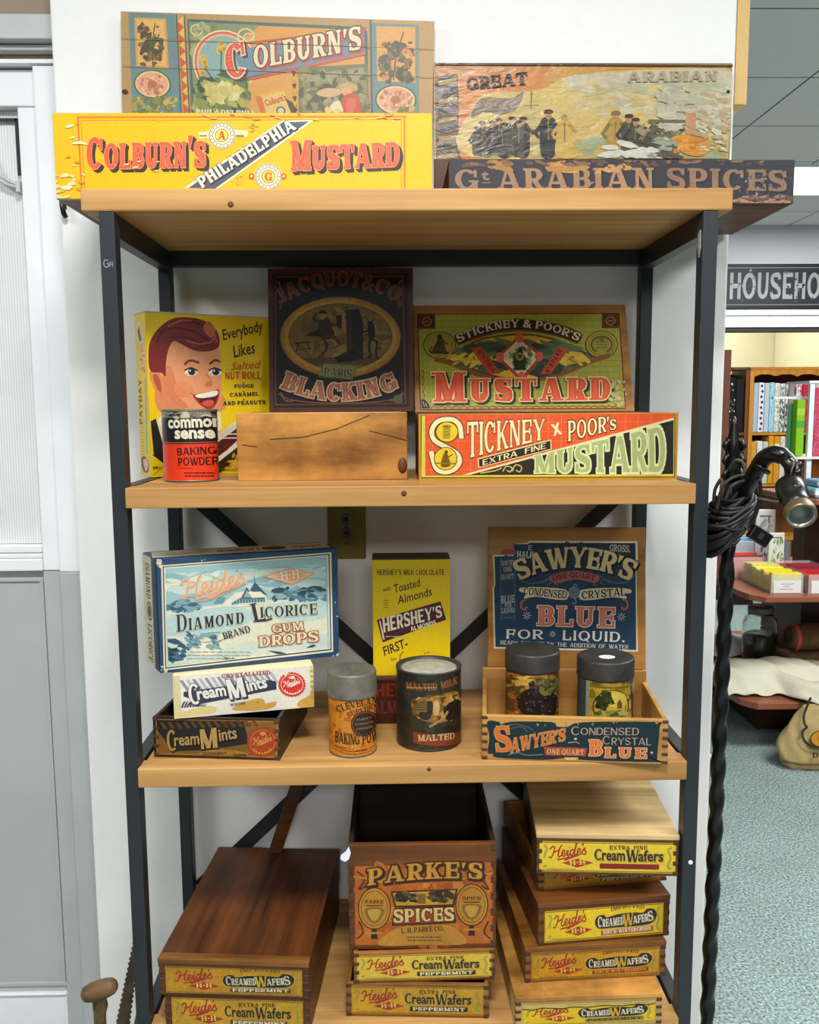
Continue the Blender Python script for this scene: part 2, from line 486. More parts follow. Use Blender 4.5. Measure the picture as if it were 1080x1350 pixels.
class Art:
    """printed artwork on a panel: shapes given in sheet units, carried onto a w x h rectangle (or round a can)"""
    def __init__(self, quad, w, h, org=(0, 0), sc=1.0, bg=None, can=None, step=1.0e-5):
        self.w, self.h, self.org, self.sc, self.can = w, h, org, sc, can
        self.clip = None; self.polys = []; self.z = 0.00012; self.step = step
        if can is None:
            src = [self._px(q) for q in quad]
            dst = [(0, h), (w, h), (w, 0), (0, 0)]
            self.H = self._homog(src, dst)
        if bg: self.rect_uv(0, 0, w, h, bg)
    def _px(self, p): return (self.org[0] + p[0] / self.sc, self.org[1] + p[1] / self.sc)
    @staticmethod
    def _homog(src, dst):
        A = []
        for (x, y), (u, v) in zip(src, dst):
            A.append([x, y, 1, 0, 0, 0, -u * x, -u * y, u]); A.append([0, 0, 0, x, y, 1, -v * x, -v * y, v])
        n = 8
        for i in range(n):
            k = max(range(i, n), key=lambda r: abs(A[r][i])); A[i], A[k] = A[k], A[i]
            for r in range(n):
                if r != i:
                    f = A[r][i] / A[i][i]
                    A[r] = [a - f * c for a, c in zip(A[r], A[i])]
        return [A[i][8] / A[i][i] for i in range(n)] + [1.0]
    def uv(self, p):
        if self.can is not None:
            cx, R, yt, yb, ct, cb = self.can      # sheet x of axis, radius, y of top and bottom at the rim's sides, drop of the curve at mid-front
            q = max(-.995, min(.995, (p[0] - cx) / R))
            a = math.asin(q)
            v0 = (p[1] - yt) / (yb - yt)
            drop = (ct + (cb - ct) * v0) * (cos(a))
            v = (yb - (p[1] - drop)) / (yb - yt)
            return (self.w / 2 + a / pi * self.w, v * self.h)
        x, y = self._px(p); H = self.H
        d = H[6] * x + H[7] * y + 1
        return ((H[0] * x + H[1] * y + H[2]) / d, (H[3] * x + H[4] * y + H[5]) / d)
    def _add(self, pl, col, dz=None):
        self.z += self.step if dz is None else dz
        c = lin(col) if isinstance(col, str) else col
        for k, p in enumerate(pl):
            if self.clip:
                for ax, lim, less in self.clip:
                    p = clip_half(p, ax, lim, less)
                    if len(p) < 3: break
                if len(p) < 3: continue
            self.polys.append((p, c, self.z + (k % 48) * 3e-7))
        if len(pl) > 1: self.z += min(len(pl), 48) * 3e-7
    def clip_px(self, x0, y0, x1, y1):
        u0, v0 = self.uv((x0, y1)); u1, v1 = self.uv((x1, y0))
        self.clip = ((0, u0, False), (0, u1, True), (1, v0, False), (1, v1, True))
    def rect_uv(self, u0, v0, u1, v1, col): self._add([[(u0, v0), (u1, v0), (u1, v1), (u0, v1)]], col)
    def poly(self, pts, col): self._add([[self.uv(p) for p in pts]], col)
    def polys_px(self, L, col): self._add([[self.uv(p) for p in q] for q in L], col)
    def smooth(self, pts, col, sub=5): self.poly([(p.x, p.y) for p in catmull([(x, y, 0) for x, y in pts], sub, True)], col)
    def rect(self, x0, y0, x1, y1, col): self.poly([(x0, y0), (x1, y0), (x1, y1), (x0, y1)], col)
    def frame(self, x0, y0, x1, y1, t, col): self.qframe([(x0, y0), (x1, y0), (x1, y1), (x0, y1)], t, col)
    def qframe(self, q, t, col): self.line(list(q) + [q[0], q[1]], t, col)
    def ell(self, cx, cy, rx, ry, col, n=28, rot=0.0):
        c, s = cos(rot), sin(rot)
        self.poly([(cx + rx * cos(2 * pi * i / n) * c - ry * sin(2 * pi * i / n) * s, cy + rx * cos(2 * pi * i / n) * s + ry * sin(2 * pi * i / n) * c) for i in range(n)], col)
    def arc_band(self, cx, cy, rx, ry, a0, a1, t, col, n=20):
        self.line([(cx + rx * cos(radians(a0 + (a1 - a0) * i / n)), cy + ry * sin(radians(a0 + (a1 - a0) * i / n))) for i in range(n + 1)], t, col)
    def line(self, pts, t, col, smooth=0):
        if smooth: pts = [(p.x, p.y) for p in catmull([(x, y, 0) for x, y in pts], smooth)]
        L = []
        ts = t if isinstance(t, (list, tuple)) else None
        nn = len(pts)
        edge = []
        for i, p in enumerate(pts):
            a = pts[max(i - 1, 0)]; b = pts[min(i + 1, nn - 1)]
            dx, dy = b[0] - a[0], b[1] - a[1]; l = math.hypot(dx, dy) or 1
            if 0 < i < nn - 1:
                d1 = (p[0] - a[0], p[1] - a[1]); d2 = (b[0] - p[0], b[1] - p[1])
                l1 = math.hypot(*d1) or 1; l2 = math.hypot(*d2) or 1
                co = (d1[0] * d2[0] + d1[1] * d2[1]) / l1 / l2
                k = 1 / max(.5, sqrt(max(0, (1 + co) / 2)))
            else: k = 1
            tt = (ts[0] + (ts[1] - ts[0]) * i / max(1, nn - 1)) if ts else t
            nx, ny = -dy / l * tt / 2 * k, dx / l * tt / 2 * k
            edge.append(((p[0] + nx, p[1] + ny), (p[0] - nx, p[1] - ny)))
        for e, f in zip(edge, edge[1:]): L.append([e[0], f[0], f[1], e[1]])
        self.polys_px(L, col)
    def specks(self, x0, y0, x1, y1, n, cols, size, seed=1, inside=None, elong=1.6, ang=None):
        r = random.Random(seed)
        for _ in range(n):
            x, y = r.uniform(x0, x1), r.uniform(y0, y1)
            if inside and not inside(x, y): continue
            a = r.uniform(0, pi) if ang is None else ang + r.uniform(-.35, .35)
            s_ = size * r.uniform(.5, 1.3)
            k = r.randint(5, 7)
            pts = []
            for i in range(k):
                q = 2 * pi * i / k; rr = s_ * r.uniform(.65, 1.2)
                ex, ey = rr * elong * cos(q), rr * sin(q)
                pts.append((x + ex * cos(a) - ey * sin(a), y + ex * sin(a) + ey * cos(a)))
            self._add([[self.uv(p) for p in pts]], r.choice(cols), 1.6e-6)
    def layout(self, s, style, T, t, ser, small, gap, bold, word):
        if style == 'sans':
            return builtin(s, bold)
        x = 0; out = []
        for ch in s:
            if ch.islower(): g, k = ch.upper(), small
            else: g, k = ch, 1.0
            w, pl = slab(g, T / k ** .5, t / k ** .3, ser)
            if ch == ' ': w = word
            for p in pl: out.append([(x + a * k, b * k + (0.0 if ch != "'" else 1 - k)) for a, b in p])
            x += w * k + (gap if ch != ' ' else 0)
        return x - gap, out
    def text(self, s, p0, p1, hgt, col, style='slab', T=.2, t=.09, ser=.07, small=.74, gap=.1, bold=0.0, word=.3, outline=None, shadow=None, arc=0.0, fan=True, up=None, h1=None, slant=0.0, inner=None):
        W, pl = self.layout(s, style, T, t, ser, small, gap, bold, word)
        dx, dy = (p1[0] - p0[0]) / W, (p1[1] - p0[1]) / W
        L = math.hypot(dx * W, dy * W)
        h1 = hgt if h1 is None else h1
        base_up = up or (dy * W / L, -dx * W / L)
        def warp(q, off=(0, 0)):
            u = q[0] / W
            hh = hgt + (h1 - hgt) * u
            ux, uy = base_up
            if arc and fan:
                sl = arc * 4 * (1 - 2 * u) / L      # slope of the bulge
                n_ = sqrt(1 + sl * sl)
                tx, ty = dx * W / L, dy * W / L
                ux, uy = (base_up[0] - tx * sl) / n_, (base_up[1] - ty * sl) / n_
            b = arc * 4 * u * (1 - u)
            x = p0[0] + dx * (q[0] + slant * q[1]) + base_up[0] * b + ux * q[1] * hh + off[0]
            y = p0[1] + dy * (q[0] + slant * q[1]) + base_up[1] * b + uy * q[1] * hh + off[1]
            return (x, y)
        gx = 1.0
        if shadow:
            sx, sy, sc = shadow
            g = outline[0] if outline else 0
            for k in (1.0, .5):
                self._add([[self.uv(warp(q, (sx * k, sy * k))) for q in grow_poly(p, g / hgt)] for p in pl], sc)
        if outline:
            self._add([[self.uv(warp(q)) for q in grow_poly(p, outline[0] / hgt)] for p in pl], outline[1])
        self._add([[self.uv(warp(q)) for q in p] for p in pl], col)
        if inner:
            self._add([[self.uv(warp(q)) for q in grow_poly(p, -inner[0] / hgt)] for p in pl], inner[1])
    def greek(self, x0, y0, x1, y1, rows, col, t=1.0, seed=3, fill=.8):
        """rows of print too small to read: broken hair lines"""
        r = random.Random(seed)
        for k in range(rows):
            f = (k + .5) / rows
            y = y0 + (y1 - y0) * f; x = x0 + (x1 - x0) * r.uniform(0, .06)
            L = []
            while x < x1:
                l = (x1 - x0) * r.uniform(.03, .1)
                L.append([(x, y - t / 2), (min(x + l, x1), y - t / 2), (min(x + l, x1), y + t / 2), (x, y + t / 2)])
                x += l / fill
            self.polys_px(L, col)
    def build(self, name, mat, parent, loc=(0, 0, 0), rot=(0, 0, 0), R=None, cut=True, label=None):
        verts, faces, cols = [], [], []
        mapf = None
        for p, c, z in self.polys:
            if cut:
                for ax, lim, less in ((0, 0, False), (0, self.w, True), (1, 0, False), (1, self.h, True)):
                    p = clip_half(p, ax, lim, less)
                    if len(p) < 3: break
            if len(p) < 3: continue
            if R is None:
                i0 = len(verts); verts += [(u, -z, v) for u, v in p]; faces.append(list(range(i0, i0 + len(p)))); cols.append(c)
            else:
                st = self.w / 48
                k0 = int(min(q[0] for q in p) / st); k1 = int(max(q[0] for q in p) / st)
                for k in range(k0, k1 + 1):
                    s_ = p if k0 == k1 else clip_half(clip_half(p, 0, k * st, False), 0, (k + 1) * st, True)
                    if len(s_) < 3: continue
                    i0 = len(verts)
                    for u, v in s_:
                        a = (u / self.w - .5) * pi
                        verts.append(((R + z) * sin(a), -(R + z) * cos(a), v))
                    faces.append(list(range(i0, i0 + len(s_)))); cols.append(c)
        me = bpy.data.meshes.new(name)
        me.from_pydata(verts, [], faces)
        at = me.color_attributes.new('Ink', 'FLOAT_COLOR', 'CORNER')
        buf = []
        for f, c in zip(me.polygons, cols): buf += list(c) * f.loop_total
        at.data.foreach_set('color', buf)
        if R is not None:
            for f in me.polygons: f.use_smooth = False
        me.materials.append(M[mat] if isinstance(mat, str) else mat)
        o = bpy.data.objects.new(name, me); o.location = loc; o.rotation_euler = rot
        COL.objects.link(o)
        if parent: o.parent = parent
        if label: o['label'] = label
        return o
# ------------------------------------------------------------------ the room
def carpet_mat():
    m, nt, b = new_mat('teal_grey_carpet')
    mp = coords(nt, (1, 1, 1), False)
    n1 = noise(nt, mp, 130, 3, 0.7); n2 = noise(nt, mp, 6, 3)
    r = ramp(nt, n1.outputs['Fac'], [(0.36, lin('#586a66')), (0.5, lin('#8d9f9b')), (0.66, lin('#c0cecb'))])
    r2 = ramp(nt, n2.outputs['Fac'], [(0.3, (0.9, 0.9, 0.9, 1)), (0.7, (1.05, 1.05, 1.05, 1))])
    c = mix(nt, r.outputs[0], r2.outputs[0], 1.0, 'MULTIPLY')
    nt.links.new(c, b.inputs['Base Color']); b.inputs['Roughness'].default_value = 0.95
    b.inputs['Specular IOR Level'].default_value = 0.1
    bump(nt, b, n1.outputs['Fac'], 0.6, 0.006)
    return m
M['carpet'] = carpet_mat()

def tile_mat():
    m, nt, b = new_mat('grey_ceiling_tile')
    mp = coords(nt, (1, 1, 1), False)
    mp.inputs['Location'].default_value = (0.17, 0.02, 0)
    br = N(nt, 'ShaderNodeTexBrick'); br.offset = 0.0; br.squash = 1.0
    nt.links.new(mp.outputs[0], br.inputs['Vector'])
    br.inputs['Scale'].default_value = 1.0; br.inputs['Brick Width'].default_value = 0.61; br.inputs['Row Height'].default_value = 0.61
    br.inputs['Mortar Size'].default_value = 0.004; br.inputs['Mortar Smooth'].default_value = 0.0
    br.inputs['Color1'].default_value = lin('#f4f5f5'); br.inputs['Color2'].default_value = lin('#f0f2f2'); br.inputs['Mortar'].default_value = lin('#5b605e')
    mp2 = coords(nt, (1, 1, 1), False); n = noise(nt, mp2, 190, 3, 0.7)
    r = ramp(nt, n.outputs['Fac'], [(0.3, (0.92, 0.92, 0.92, 1)), (0.6, (1, 1, 1, 1))])
    nt.links.new(mix(nt, br.outputs['Color'], r.outputs[0], 1.0, 'MULTIPLY'), b.inputs['Base Color'])
    b.inputs['Roughness'].default_value = 0.95; b.inputs['Specular IOR Level'].default_value = 0.1
    return m
M['ceiling_tile'] = tile_mat()

def plaster(name, c, mark='#8e8a84', amt=0.5):
    m, nt, b = new_mat(name)
    mp = coords(nt, (1, 1, 1), False)
    n = noise(nt, mp, 7, 7, 0.72)
    r = ramp(nt, n.outputs['Fac'], [(0.68, (0, 0, 0, 1)), (0.80, (amt, amt, amt, 1))])
    n2 = noise(nt, mp, 60, 3)
    r2 = ramp(nt, n2.outputs['Fac'], [(0.3, tuple(v * 0.975 for v in lin(c)[:3]) + (1,)), (0.7, lin(c))])
    nt.links.new(mix(nt, r2.outputs[0], lin(mark), r.outputs[0]), b.inputs['Base Color'])
    b.inputs['Roughness'].default_value = 0.8; b.inputs['Specular IOR Level'].default_value = 0.2
    bump(nt, b, n2.outputs['Fac'], 0.08, 0.001)
    return m
M['white_wall'] = plaster('white_painted_plaster', '#efeeec')
M['far_wall'] = plaster('pale_grey_plaster', '#d2d3d8')
M['cream_wall'] = plaster('cream_plaster', '#dcd7b4')
M['taupe'] = plaster('taupe_paint', '#a0907f')
M['white_trim'] = flat('white_gloss_trim', '#f3f3f5', 0.35, var=0.02)
M['grey_trim'] = flat('grey_painted_trim', '#c4c5c5', 0.5, var=0.06, scale=12)
M['dark_gap'] = flat('dark_gasket', '#26282a', 0.7)
M['door_white'] = flat('white_enamelled_door_frame', '#eeeff1', 0.4, var=0.03, scale=10)
M['door_panel'] = flat('grey_aluminium_kick_panel', '#b2b6b6', 0.4, 0.0, 0.06, 6)

def screen_mat():
    m, nt, b = new_mat('frosted_ribbed_glass')
    mp = coords(nt, (1, 1, 1), False)
    w = N(nt, 'ShaderNodeTexWave'); w.inputs['Scale'].default_value = 62; w.bands_direction = 'X'
    nt.links.new(mp.outputs[0], w.inputs['Vector'])
    r = ramp(nt, w.outputs['Fac'], [(0.2, lin('#d6d9d9')), (0.8, lin('#e8ebeb'))])
    n = noise(nt, mp, 5, 6, .7)
    r2 = ramp(nt, n.outputs['Fac'], [(0.3, (0.93, 0.93, 0.92, 1)), (0.6, (1, 1, 1, 1))])
    nt.links.new(mix(nt, r.outputs[0], r2.outputs[0], 1.0, 'MULTIPLY'), b.inputs['Base Color'])
    b.inputs['Roughness'].default_value = 0.35
    bump(nt, b, w.outputs['Fac'], 0.25, 0.001)
    return m
M['screen'] = screen_mat()
M['pine_raw'] = wood('pale_raw_plank', '#e8c88a', '#cda261', 'Z', 30, 0.03, 0.5, 0.05, '#6b4420')

def st(mb, name, mat, bevel=0.0, parent=None):
    return mb.build(name, mat, parent, bevel=bevel, kind='structure' if parent is None else None)

b = MB(); b.box(-2.5, 5.0, -4.5, 7.2, -0.05, 0.0); st(b, 'floor', 'carpet')
b = MB(); b.box(-2.5, 5.0, -4.5, 7.2, 2.8, 2.85); st(b, 'ceiling', 'ceiling_tile')
b = MB(); b.box(-0.601, 0.5715, 0.345, 0.62, 0.0, 2.8); st(b, 'wall_back', 'white_wall', 0.004)
b = MB(); b.box(0.9, 5.0, 5.3, 5.45, 2.07, 2.8); st(b, 'wall_far', 'far_wall')
b = MB(); b.box(0.9, 5.0, 5.255, 5.30, 2.065, 2.19); b.box(0.9, 5.0, 5.235, 5.255, 2.15, 2.165); st(b, 'trim_1', 'white_trim', 0.003)
b = MB(); b.box(0.9, 5.0, 5.27, 5.45, 2.04, 2.064); st(b, 'trim_2', 'dark_gap')
b = MB(); b.box(0.9, 3.6, 7.0, 7.15, 0.0, 2.8); st(b, 'wall_cream_back', 'cream_wall')
b = MB(); b.box(3.55, 3.7, 5.46, 6.99, 0.0, 2.8); st(b, 'wall_cream_right', 'cream_wall')

# doorway left of the pillar: lintel, head trims, casing, storm door
b = MB(); b.box(-2.5, -0.602, 0.43, 0.6, 2.193, 2.8); st(b, 'wall_left', 'taupe')
b = MB(); b.box(-2.5, -0.602, 0.41, 0.6, 2.15, 2.192); b.box(-2.5, -0.602, 0.43, 0.6, 2.1385, 2.1485); st(b, 'trim_3', 'grey_trim', 0.002)
b = MB(); b.box(-2.5, -0.602, 0.45, 0.6, 2.122, 2.1375); st(b, 'trim_4', 'taupe')
b = MB(); b.box(-2.5, -0.602, 0.425, 0.6, 2.115, 2.1215); st(b, 'trim_5', 'white_trim')
b = MB(); b.box(-0.667, -0.602, 0.425, 0.6, 1.19, 2.111); st(b, 'trim_6', 'door_white', 0.003)
b = MB(); b.box(-0.667, -0.602, 0.425, 0.6, 0.0, 1.1895); st(b, 'trim_7', 'door_panel', 0.002)
b = MB()
b.box(-1.62, -0.668, 0.445, 0.485, 2.0475, 2.111)
b.box(-0.705, -0.668, 0.445, 0.485, 1.19, 2.046)
b.box(-1.62, -1.57, 0.445, 0.485, 0.0, 2.046)
b.box(-1.57, -0.706, 0.445, 0.485, 1.189, 1.213); b.box(-1.57, -0.706, 0.445, 0.485, 1.2245, 1.239)
b.box(-1.57, -0.706, 0.447, 0.485, 1.2135, 1.224)
b.box(-1.57, -0.706, 0.445, 0.485, 0.0, 0.302)
b.box(-1.57, -0.706, 0.440, 0.4445, 0.306, 0.312)
door = b.build('door_1', 'door_white', bevel=0.0025, kind='structure')
b = MB(); b.box(-1.57, -0.7055, 0.468, 0.476, 1.24, 2.0465); b.build('glass_panel', 'screen', door)
b = MB(); b.box(-1.57, -0.7055, 0.462, 0.474, 0.303, 1.1885); b.box(-0.7053, -0.668, 0.445, 0.485, 0.0, 1.1885)
for z in (0.32, 1.17): b.box(-1.565, -0.71, 0.4575, 0.462, z - 0.004, z + 0.004)
b.box(-0.719, -0.712, 0.4575, 0.462, 0.324, 1.166)
b.build('kick_panel', 'door_panel', door, bevel=0.001)
b = MB(); b.box(-1.57, -0.712, 0.458, 0.462, 2.026, 2.031); b.box(-0.716, -0.711, 0.458, 0.462, 1.93, 2.031); b.build('pane_bead', 'dark_gap', door)
b = MB()
b.tube([(p.x, 0.452, p.z) for p in catmull([(-0.712, 0, 1.912), (-0.73, 0, 1.918), (-0.752, 0, 1.935), (-0.768, 0, 1.965), (-0.79, 0, 1.995), (-0.83, 0, 2.0)], 6)], 0.0035, 8)
b.tube([(p.x, 0.450, p.z) for p in catmull([(-0.712, 0, 1.907), (-0.734, 0, 1.912), (-0.757, 0, 1.929), (-0.78, 0, 1.95), (-0.82, 0, 1.955)], 6)], 0.003, 8)
b.box(-0.716, -0.709, 0.446, 0.462, 1.898, 1.918)
b.build('door_scroll', 'grey_trim', door, label='curled grey metal scroll')

# plank on the pillar's right edge, hook at the pillar's left edge
b = MB(); b.box(0.5722, 0.594, 0.346, 0.60, 2.018, 2.7995)
tag(b.build('wall_plank', 'pine_raw', bevel=0.002), 'pale raw wood plank fixed on the right edge of the white pillar near the ceiling', 'plank')
b = MB(); b.tube([(-0.594, 0.340, 1.875), (-0.593, 0.333, 1.85), (-0.590, 0.331, 1.835), (-0.588, 0.336, 1.829)], 0.0045, 8); b.box(-0.599, -0.589, 0.3405, 0.3447, 1.845, 1.885)
tag(b.build('wall_hook', 'iron'), 'small black hook on the white pillar behind the yellow crate', 'hook')

# brass outlet plate on the wall
p = thing('wall_plate', 'aged brass outlet plate with two round jacks on the wall below second shelf', 'outlet', (-0.112, 0.345, 1.283))
b = MB(); b.box(-0.0345, 0.0345, -0.006, -0.0003, -0.0575, 0.0575); b.build('plate', 'brass', p, bevel=0.002)
for z in (0.016, -0.009):
    b = MB(); b.lathe([(0.0095, 0), (0.0095, 0.003), (0.0065, 0.0045), (0.006, 0.0022)], 20, c=(0, 0, 0), mat=Matrix.Translation((0, -0.006, z)) @ Matrix.Rotation(pi / 2, 4, 'X'))
    j = b.build('jack', 'tin', p)
    b = MB(); b.lathe([(0.004, 0), (0.004, 0.0034)], 16, mat=Matrix.Translation((0, -0.006, z)) @ Matrix.Rotation(pi / 2, 4, 'X')); b.build('jack_hole', 'dark_gap', j)
for z in (0.036, 0.0035, -0.029):
    b = MB(); b.lathe([(0.003, 0), (0.003, 0.001), (0.001, 0.0017)], 12, mat=Matrix.Translation((0, -0.006, z)) @ Matrix.Rotation(pi / 2, 4, 'X')); b.build('screw', 'tin', p)

# ceiling troffers
def emit(name, c, s):
    m, nt, b_ = new_mat(name)
    b_.inputs['Emission Color'].default_value = lin(c); b_.inputs['Emission Strength'].default_value = s; b_.inputs['Base Color'].default_value = lin('#ffffff')
    return m
M['diffuser'] = emit('lit_diffuser', '#ffffff', 1.6)
for (x0, x1, y0, y1, lb) in ((2.0, 3.3, 3.68, 4.36, 'lit ceiling light panel near the dark sign on the far wall'),):
    t = thing('ceiling_light', lb, 'light', ((x0 + x1) / 2, (y0 + y1) / 2, 2.7995))
    w, d = (x1 - x0) / 2, (y1 - y0) / 2
    b = MB(); b.box(-w, w, -d, -d + .02, -.012, 0); b.box(-w, w, d - .02, d, -.012, 0); b.box(-w, -w + .02, -d + .02, d - .02, -.012, 0); b.box(w - .02, w, -d + .02, d - .02, -.012, 0)
    b.build('frame', 'white_trim', t)
    b = MB(); b.box(-w + .0205, w - .0205, -d + .0205, d - .0205, -.008, -.002); b.build('diffuser', 'diffuser', t)
# ------------------------------------------------------------------ the shelving unit
ZS = (1.7965, 1.3895, 0.9784, 0.568)
unit = thing('shelving_unit', 'tall black steel shelving unit with thick pine boards against the white pillar', 'shelf', (0, 0.16, 0))
OY = -0.16
def sh(mb, name, mat, **kw):
    return mb.build(name, mat, unit, (0, OY, 0), **kw)
b = MB(); b.box(-0.4485, 0.4445, 0.0, 0.337, 1.7665, 1.7965)
top = sh(b, 'shelf_board', 'pine', bevel=0.0025)
for z in ZS[1:]:
    b = MB(); b.box(-0.3993, 0.3993, 0.0255, 0.337, z - 0.029, z); b.box(-0.4035, 0.4035, -0.008, 0.0255, z - 0.029, z)
    sh(b, 'shelf_board', 'pine', bevel=0.0015)
b = MB(); b.box(-0.3993, 0.3993, 0.0255, 0.337, 0.14, 0.169); b.box(-0.4035, 0.4035, -0.008, 0.0255, 0.14, 0.169); sh(b, 'shelf_board', 'pine', bevel=0.0015)
for x0, x1 in ((-0.425, -0.404), (0.404, 0.425)):
    b = MB(); b.box(x0, x1, 0.0, 0.025, 0.0, 1.766); sh(b, 'post', 'steel', bevel=0.0015)
    b = MB(); b.box(x0, x1, 0.301, 0.326, 0.0, 1.766); sh(b, 'post', 'steel', bevel=0.0015)
    for z in (1.7660,) + ZS[1:] + (0.169,):
        zz = z if z > 1.7 else z
        b = MB(); b.box(x0 + .0005, x1 - .0005, 0.0253, 0.3007, zz - 0.031, zz - 0.0005); sh(b, 'side_rail', 'steel', bevel=0.001)
b = MB(); b.box(-0.4035, 0.4035, 0.303, 0.324, 1.741, 1.7655); sh(b, 'back_rail', 'steel', bevel=0.001)
def bar(p0, p1, w, y0, y1):
    p0, p1 = Vector(p0), Vector(p1); d = (p1 - p0).normalized(); n = Vector((-d.y, d.x)) * w / 2
    b = MB(); b.prism([p0 + n, p1 + n, p1 - n, p0 - n], y0, y1, 'xz'); return b
sh(bar((-0.400, 1.3585), (0.400, 0.60), 0.026, 0.3275, 0.3305), 'cross_brace', 'steel')
sh(bar((0.402, 1.3585), (-0.400, 0.60), 0.026, 0.3310, 0.3340), 'cross_brace', 'steel')
# knots and nails on the boards
M['knot'] = flat('dark_pine_knot', '#5a3516', 0.6)
M['pale_scrap'] = flat('torn_grey_tape', '#8d8f8e', 0.5, var=0.3, scale=200)
M['white_tag'] = flat('white_paper_tag', '#e9e4f2', 0.6)
for x, z, r in ((-0.012, 1.379, 0.004), (0.022, 0.972, 0.003), (-0.245, 1.7755, 0.004)):
    b = MB(); b.lathe([(r, 0), (r, 0.0006), (r * .5, 0.0012)], 14, mat=Matrix.Translation((x, -0.008 if z < 1.5 else 0, z)) @ Matrix.Rotation(pi / 2, 4, 'X')); sh(b, 'knot', 'knot')
# scrap of tape on the right post's inner face, rubbed sticker on the left post, white dot
b = MB(); b.prism([(0.008, 1.742), (0.016, 1.738), (0.018, 1.722), (0.011, 1.705), (0.006, 1.717)], 0.4025, 0.4038, 'yz'); sh(b, 'tape_scrap', 'pale_scrap', label='torn scrap of grey tape')
a = Art([(132, 334), (150, 334), (150, 354), (132, 354)], 0.018, 0.019)
a.line([(141, 340), (137, 339), (135, 344), (137, 349), (141, 348), (142, 345), (139, 344)], 1.6, '#8b9196', 4)
a.line([(143, 349), (143.5, 342), (147, 342), (147, 349)], 1.4, '#80868b'); a.line([(143.5, 345.5), (147, 345)], 1.2, '#80868b')
M['print_mark'] = print_mat('rubbed_mark', 0.3, '#30363a', 0.0)
a.build('sticker_mark', 'print_mark', unit, (-0.4235, OY - 0.0003, 1.688), label='rubbed grey mark')
b = MB(); b.lathe([(0.0035, 0), (0.0035, 0.0008), (0.002, 0.0014)], 12, mat=Matrix.Translation((0.416, 0.0, 0.816)) @ Matrix.Rotation(pi / 2, 4, 'X')); sh(b, 'paint_dot', 'white_tag', label='white dot')
# ------------------------------------------------------------------ wooden boxes
def joints(b, w, h, y0, y1, n, mi):
    """finger joints: end grain blocks flush with both ends of a front board"""
    s = h / n
    for k in range(0, n, 2):
        for x0, x1 in ((-0.0006, 0.0085), (w - 0.0085, w + 0.0006)):
            b.box(x0, x1, y0 - 0.0007, y1, k * s + .0004, (k + 1) * s - .0004, mi)

def crate(name, label, cat, loc, rz, w, d, h, t=0.009, mats=('crate_honey',) * 2, nj=7, lid=None, group=None, bevel=0.0012, front_h=None, back=True, lid_over=0.0, lidmat=None, back_h=None):
    """open or lidded wood box; local origin at the front left bottom corner, front face on y = 0"""
    T_ = thing(name, label, cat, loc, rz, group)
    fm, sm = mats[0], mats[1]
    parts = {}
    b = MB(); b.box(0, w, 0, t, 0, front_h or h)
    if nj: joints(b, w, front_h or h, 0, t - .0005, nj, 1)
    parts['front'] = b.build('front_panel', [fm, 'endgrain'], T_, bevel=bevel)
    if back:
        b = MB(); b.box(0, w, d - t, d, 0, back_h or h); b.build('back_panel', sm, T_, bevel=bevel)
    for x0, x1 in ((0, t * .85), (w - t * .85, w)):
        b = MB(); b.box(x0, x1, t + .0002, d - t - .0002, 0.0, h - .0003); b.build('side_panel', sm, T_, bevel=bevel)
    b = MB(); b.box(t * .85 + .0002, w - t * .85 - .0002, t + .0002, d - t - .0002, 0.0, 0.006); b.build('base_panel', sm, T_)
    if lid:
        b = MB(); b.box(-.001 - lid_over, w + .001 + lid_over, -0.001 - lid_over, d, h + .0002, h + lid)
        parts['lid'] = b.build('lid', lidmat or sm, T_, bevel=bevel)
    parts['root'] = T_
    return parts

def up_lid(root, w, hgt, th, mat, loc, lean, roll=0.0, yaw=0.0, bevel=0.0012, name='lid', label=None):
    """a raised lid whose local frame is: x along the hinge, z up the board, face at y = 0"""
    b = MB(); b.box(0, w, 0, th, 0, hgt)
    o = b.build(name, mat, root, bevel=bevel, label=label)
    o.matrix_local = Matrix.Translation(loc) @ Matrix.Rotation(yaw, 4, 'Z') @ Matrix.Rotation(-lean, 4, 'X') @ Matrix.Rotation(roll, 4, 'Y')
    return o

def heides(a, p0, p1, h, col, t, swash=True):
    """cursive maker's name drawn as pen strokes"""
    S = [[(.1, .7), (.3, .95), (.52, .85), (.38, .3), (.18, .0), (0, .12)], [(.36, .48), (.6, .5), (.9, .6)], [(1.2, 1.0), (1.02, .8), (.84, .2), (.95, .0), (1.12, .12)],
         [(1.12, .12), (1.4, .32), (1.42, .5), (1.28, .52), (1.18, .28), (1.28, .02), (1.45, .06), (1.62, .28)], [(1.62, .28), (1.74, .5), (1.66, .12), (1.75, .0), (1.92, .2)], [(1.8, .72), (1.84, .76)],
         [(2.28, .44), (2.1, .52), (1.94, .3), (2.0, .02), (2.16, .08), (2.32, .42), (2.5, 1.05), (2.32, .2), (2.4, .0), (2.56, .16)],
         [(2.56, .16), (2.8, .32), (2.82, .5), (2.68, .52), (2.58, .28), (2.68, .02), (2.85, .06), (3.0, .25)], [(3.12, .98), (3.05, .76)],
         [(3.0, .25), (3.25, .56), (3.22, .4), (3.36, .2), (3.3, .02), (3.1, .02), (3.04, .14)]]
    if swash: S.append([(.75, -.22), (1.6, -.16), (2.6, -.02), (1.4, -.34)])
    W = 3.45
    dx, dy = (p1[0] - p0[0]) / W, (p1[1] - p0[1]) / W
    L = math.hypot(dx, dy); ux, uy = dy / L, -dx / L
    def w(q): return (p0[0] + dx * (q[0] + .12 * q[1]) + ux * q[1] * h, p0[1] + dy * (q[0] + .12 * q[1]) + uy * q[1] * h)
    for s_ in S: a.line([w(q) for q in s_], t, col, 4)
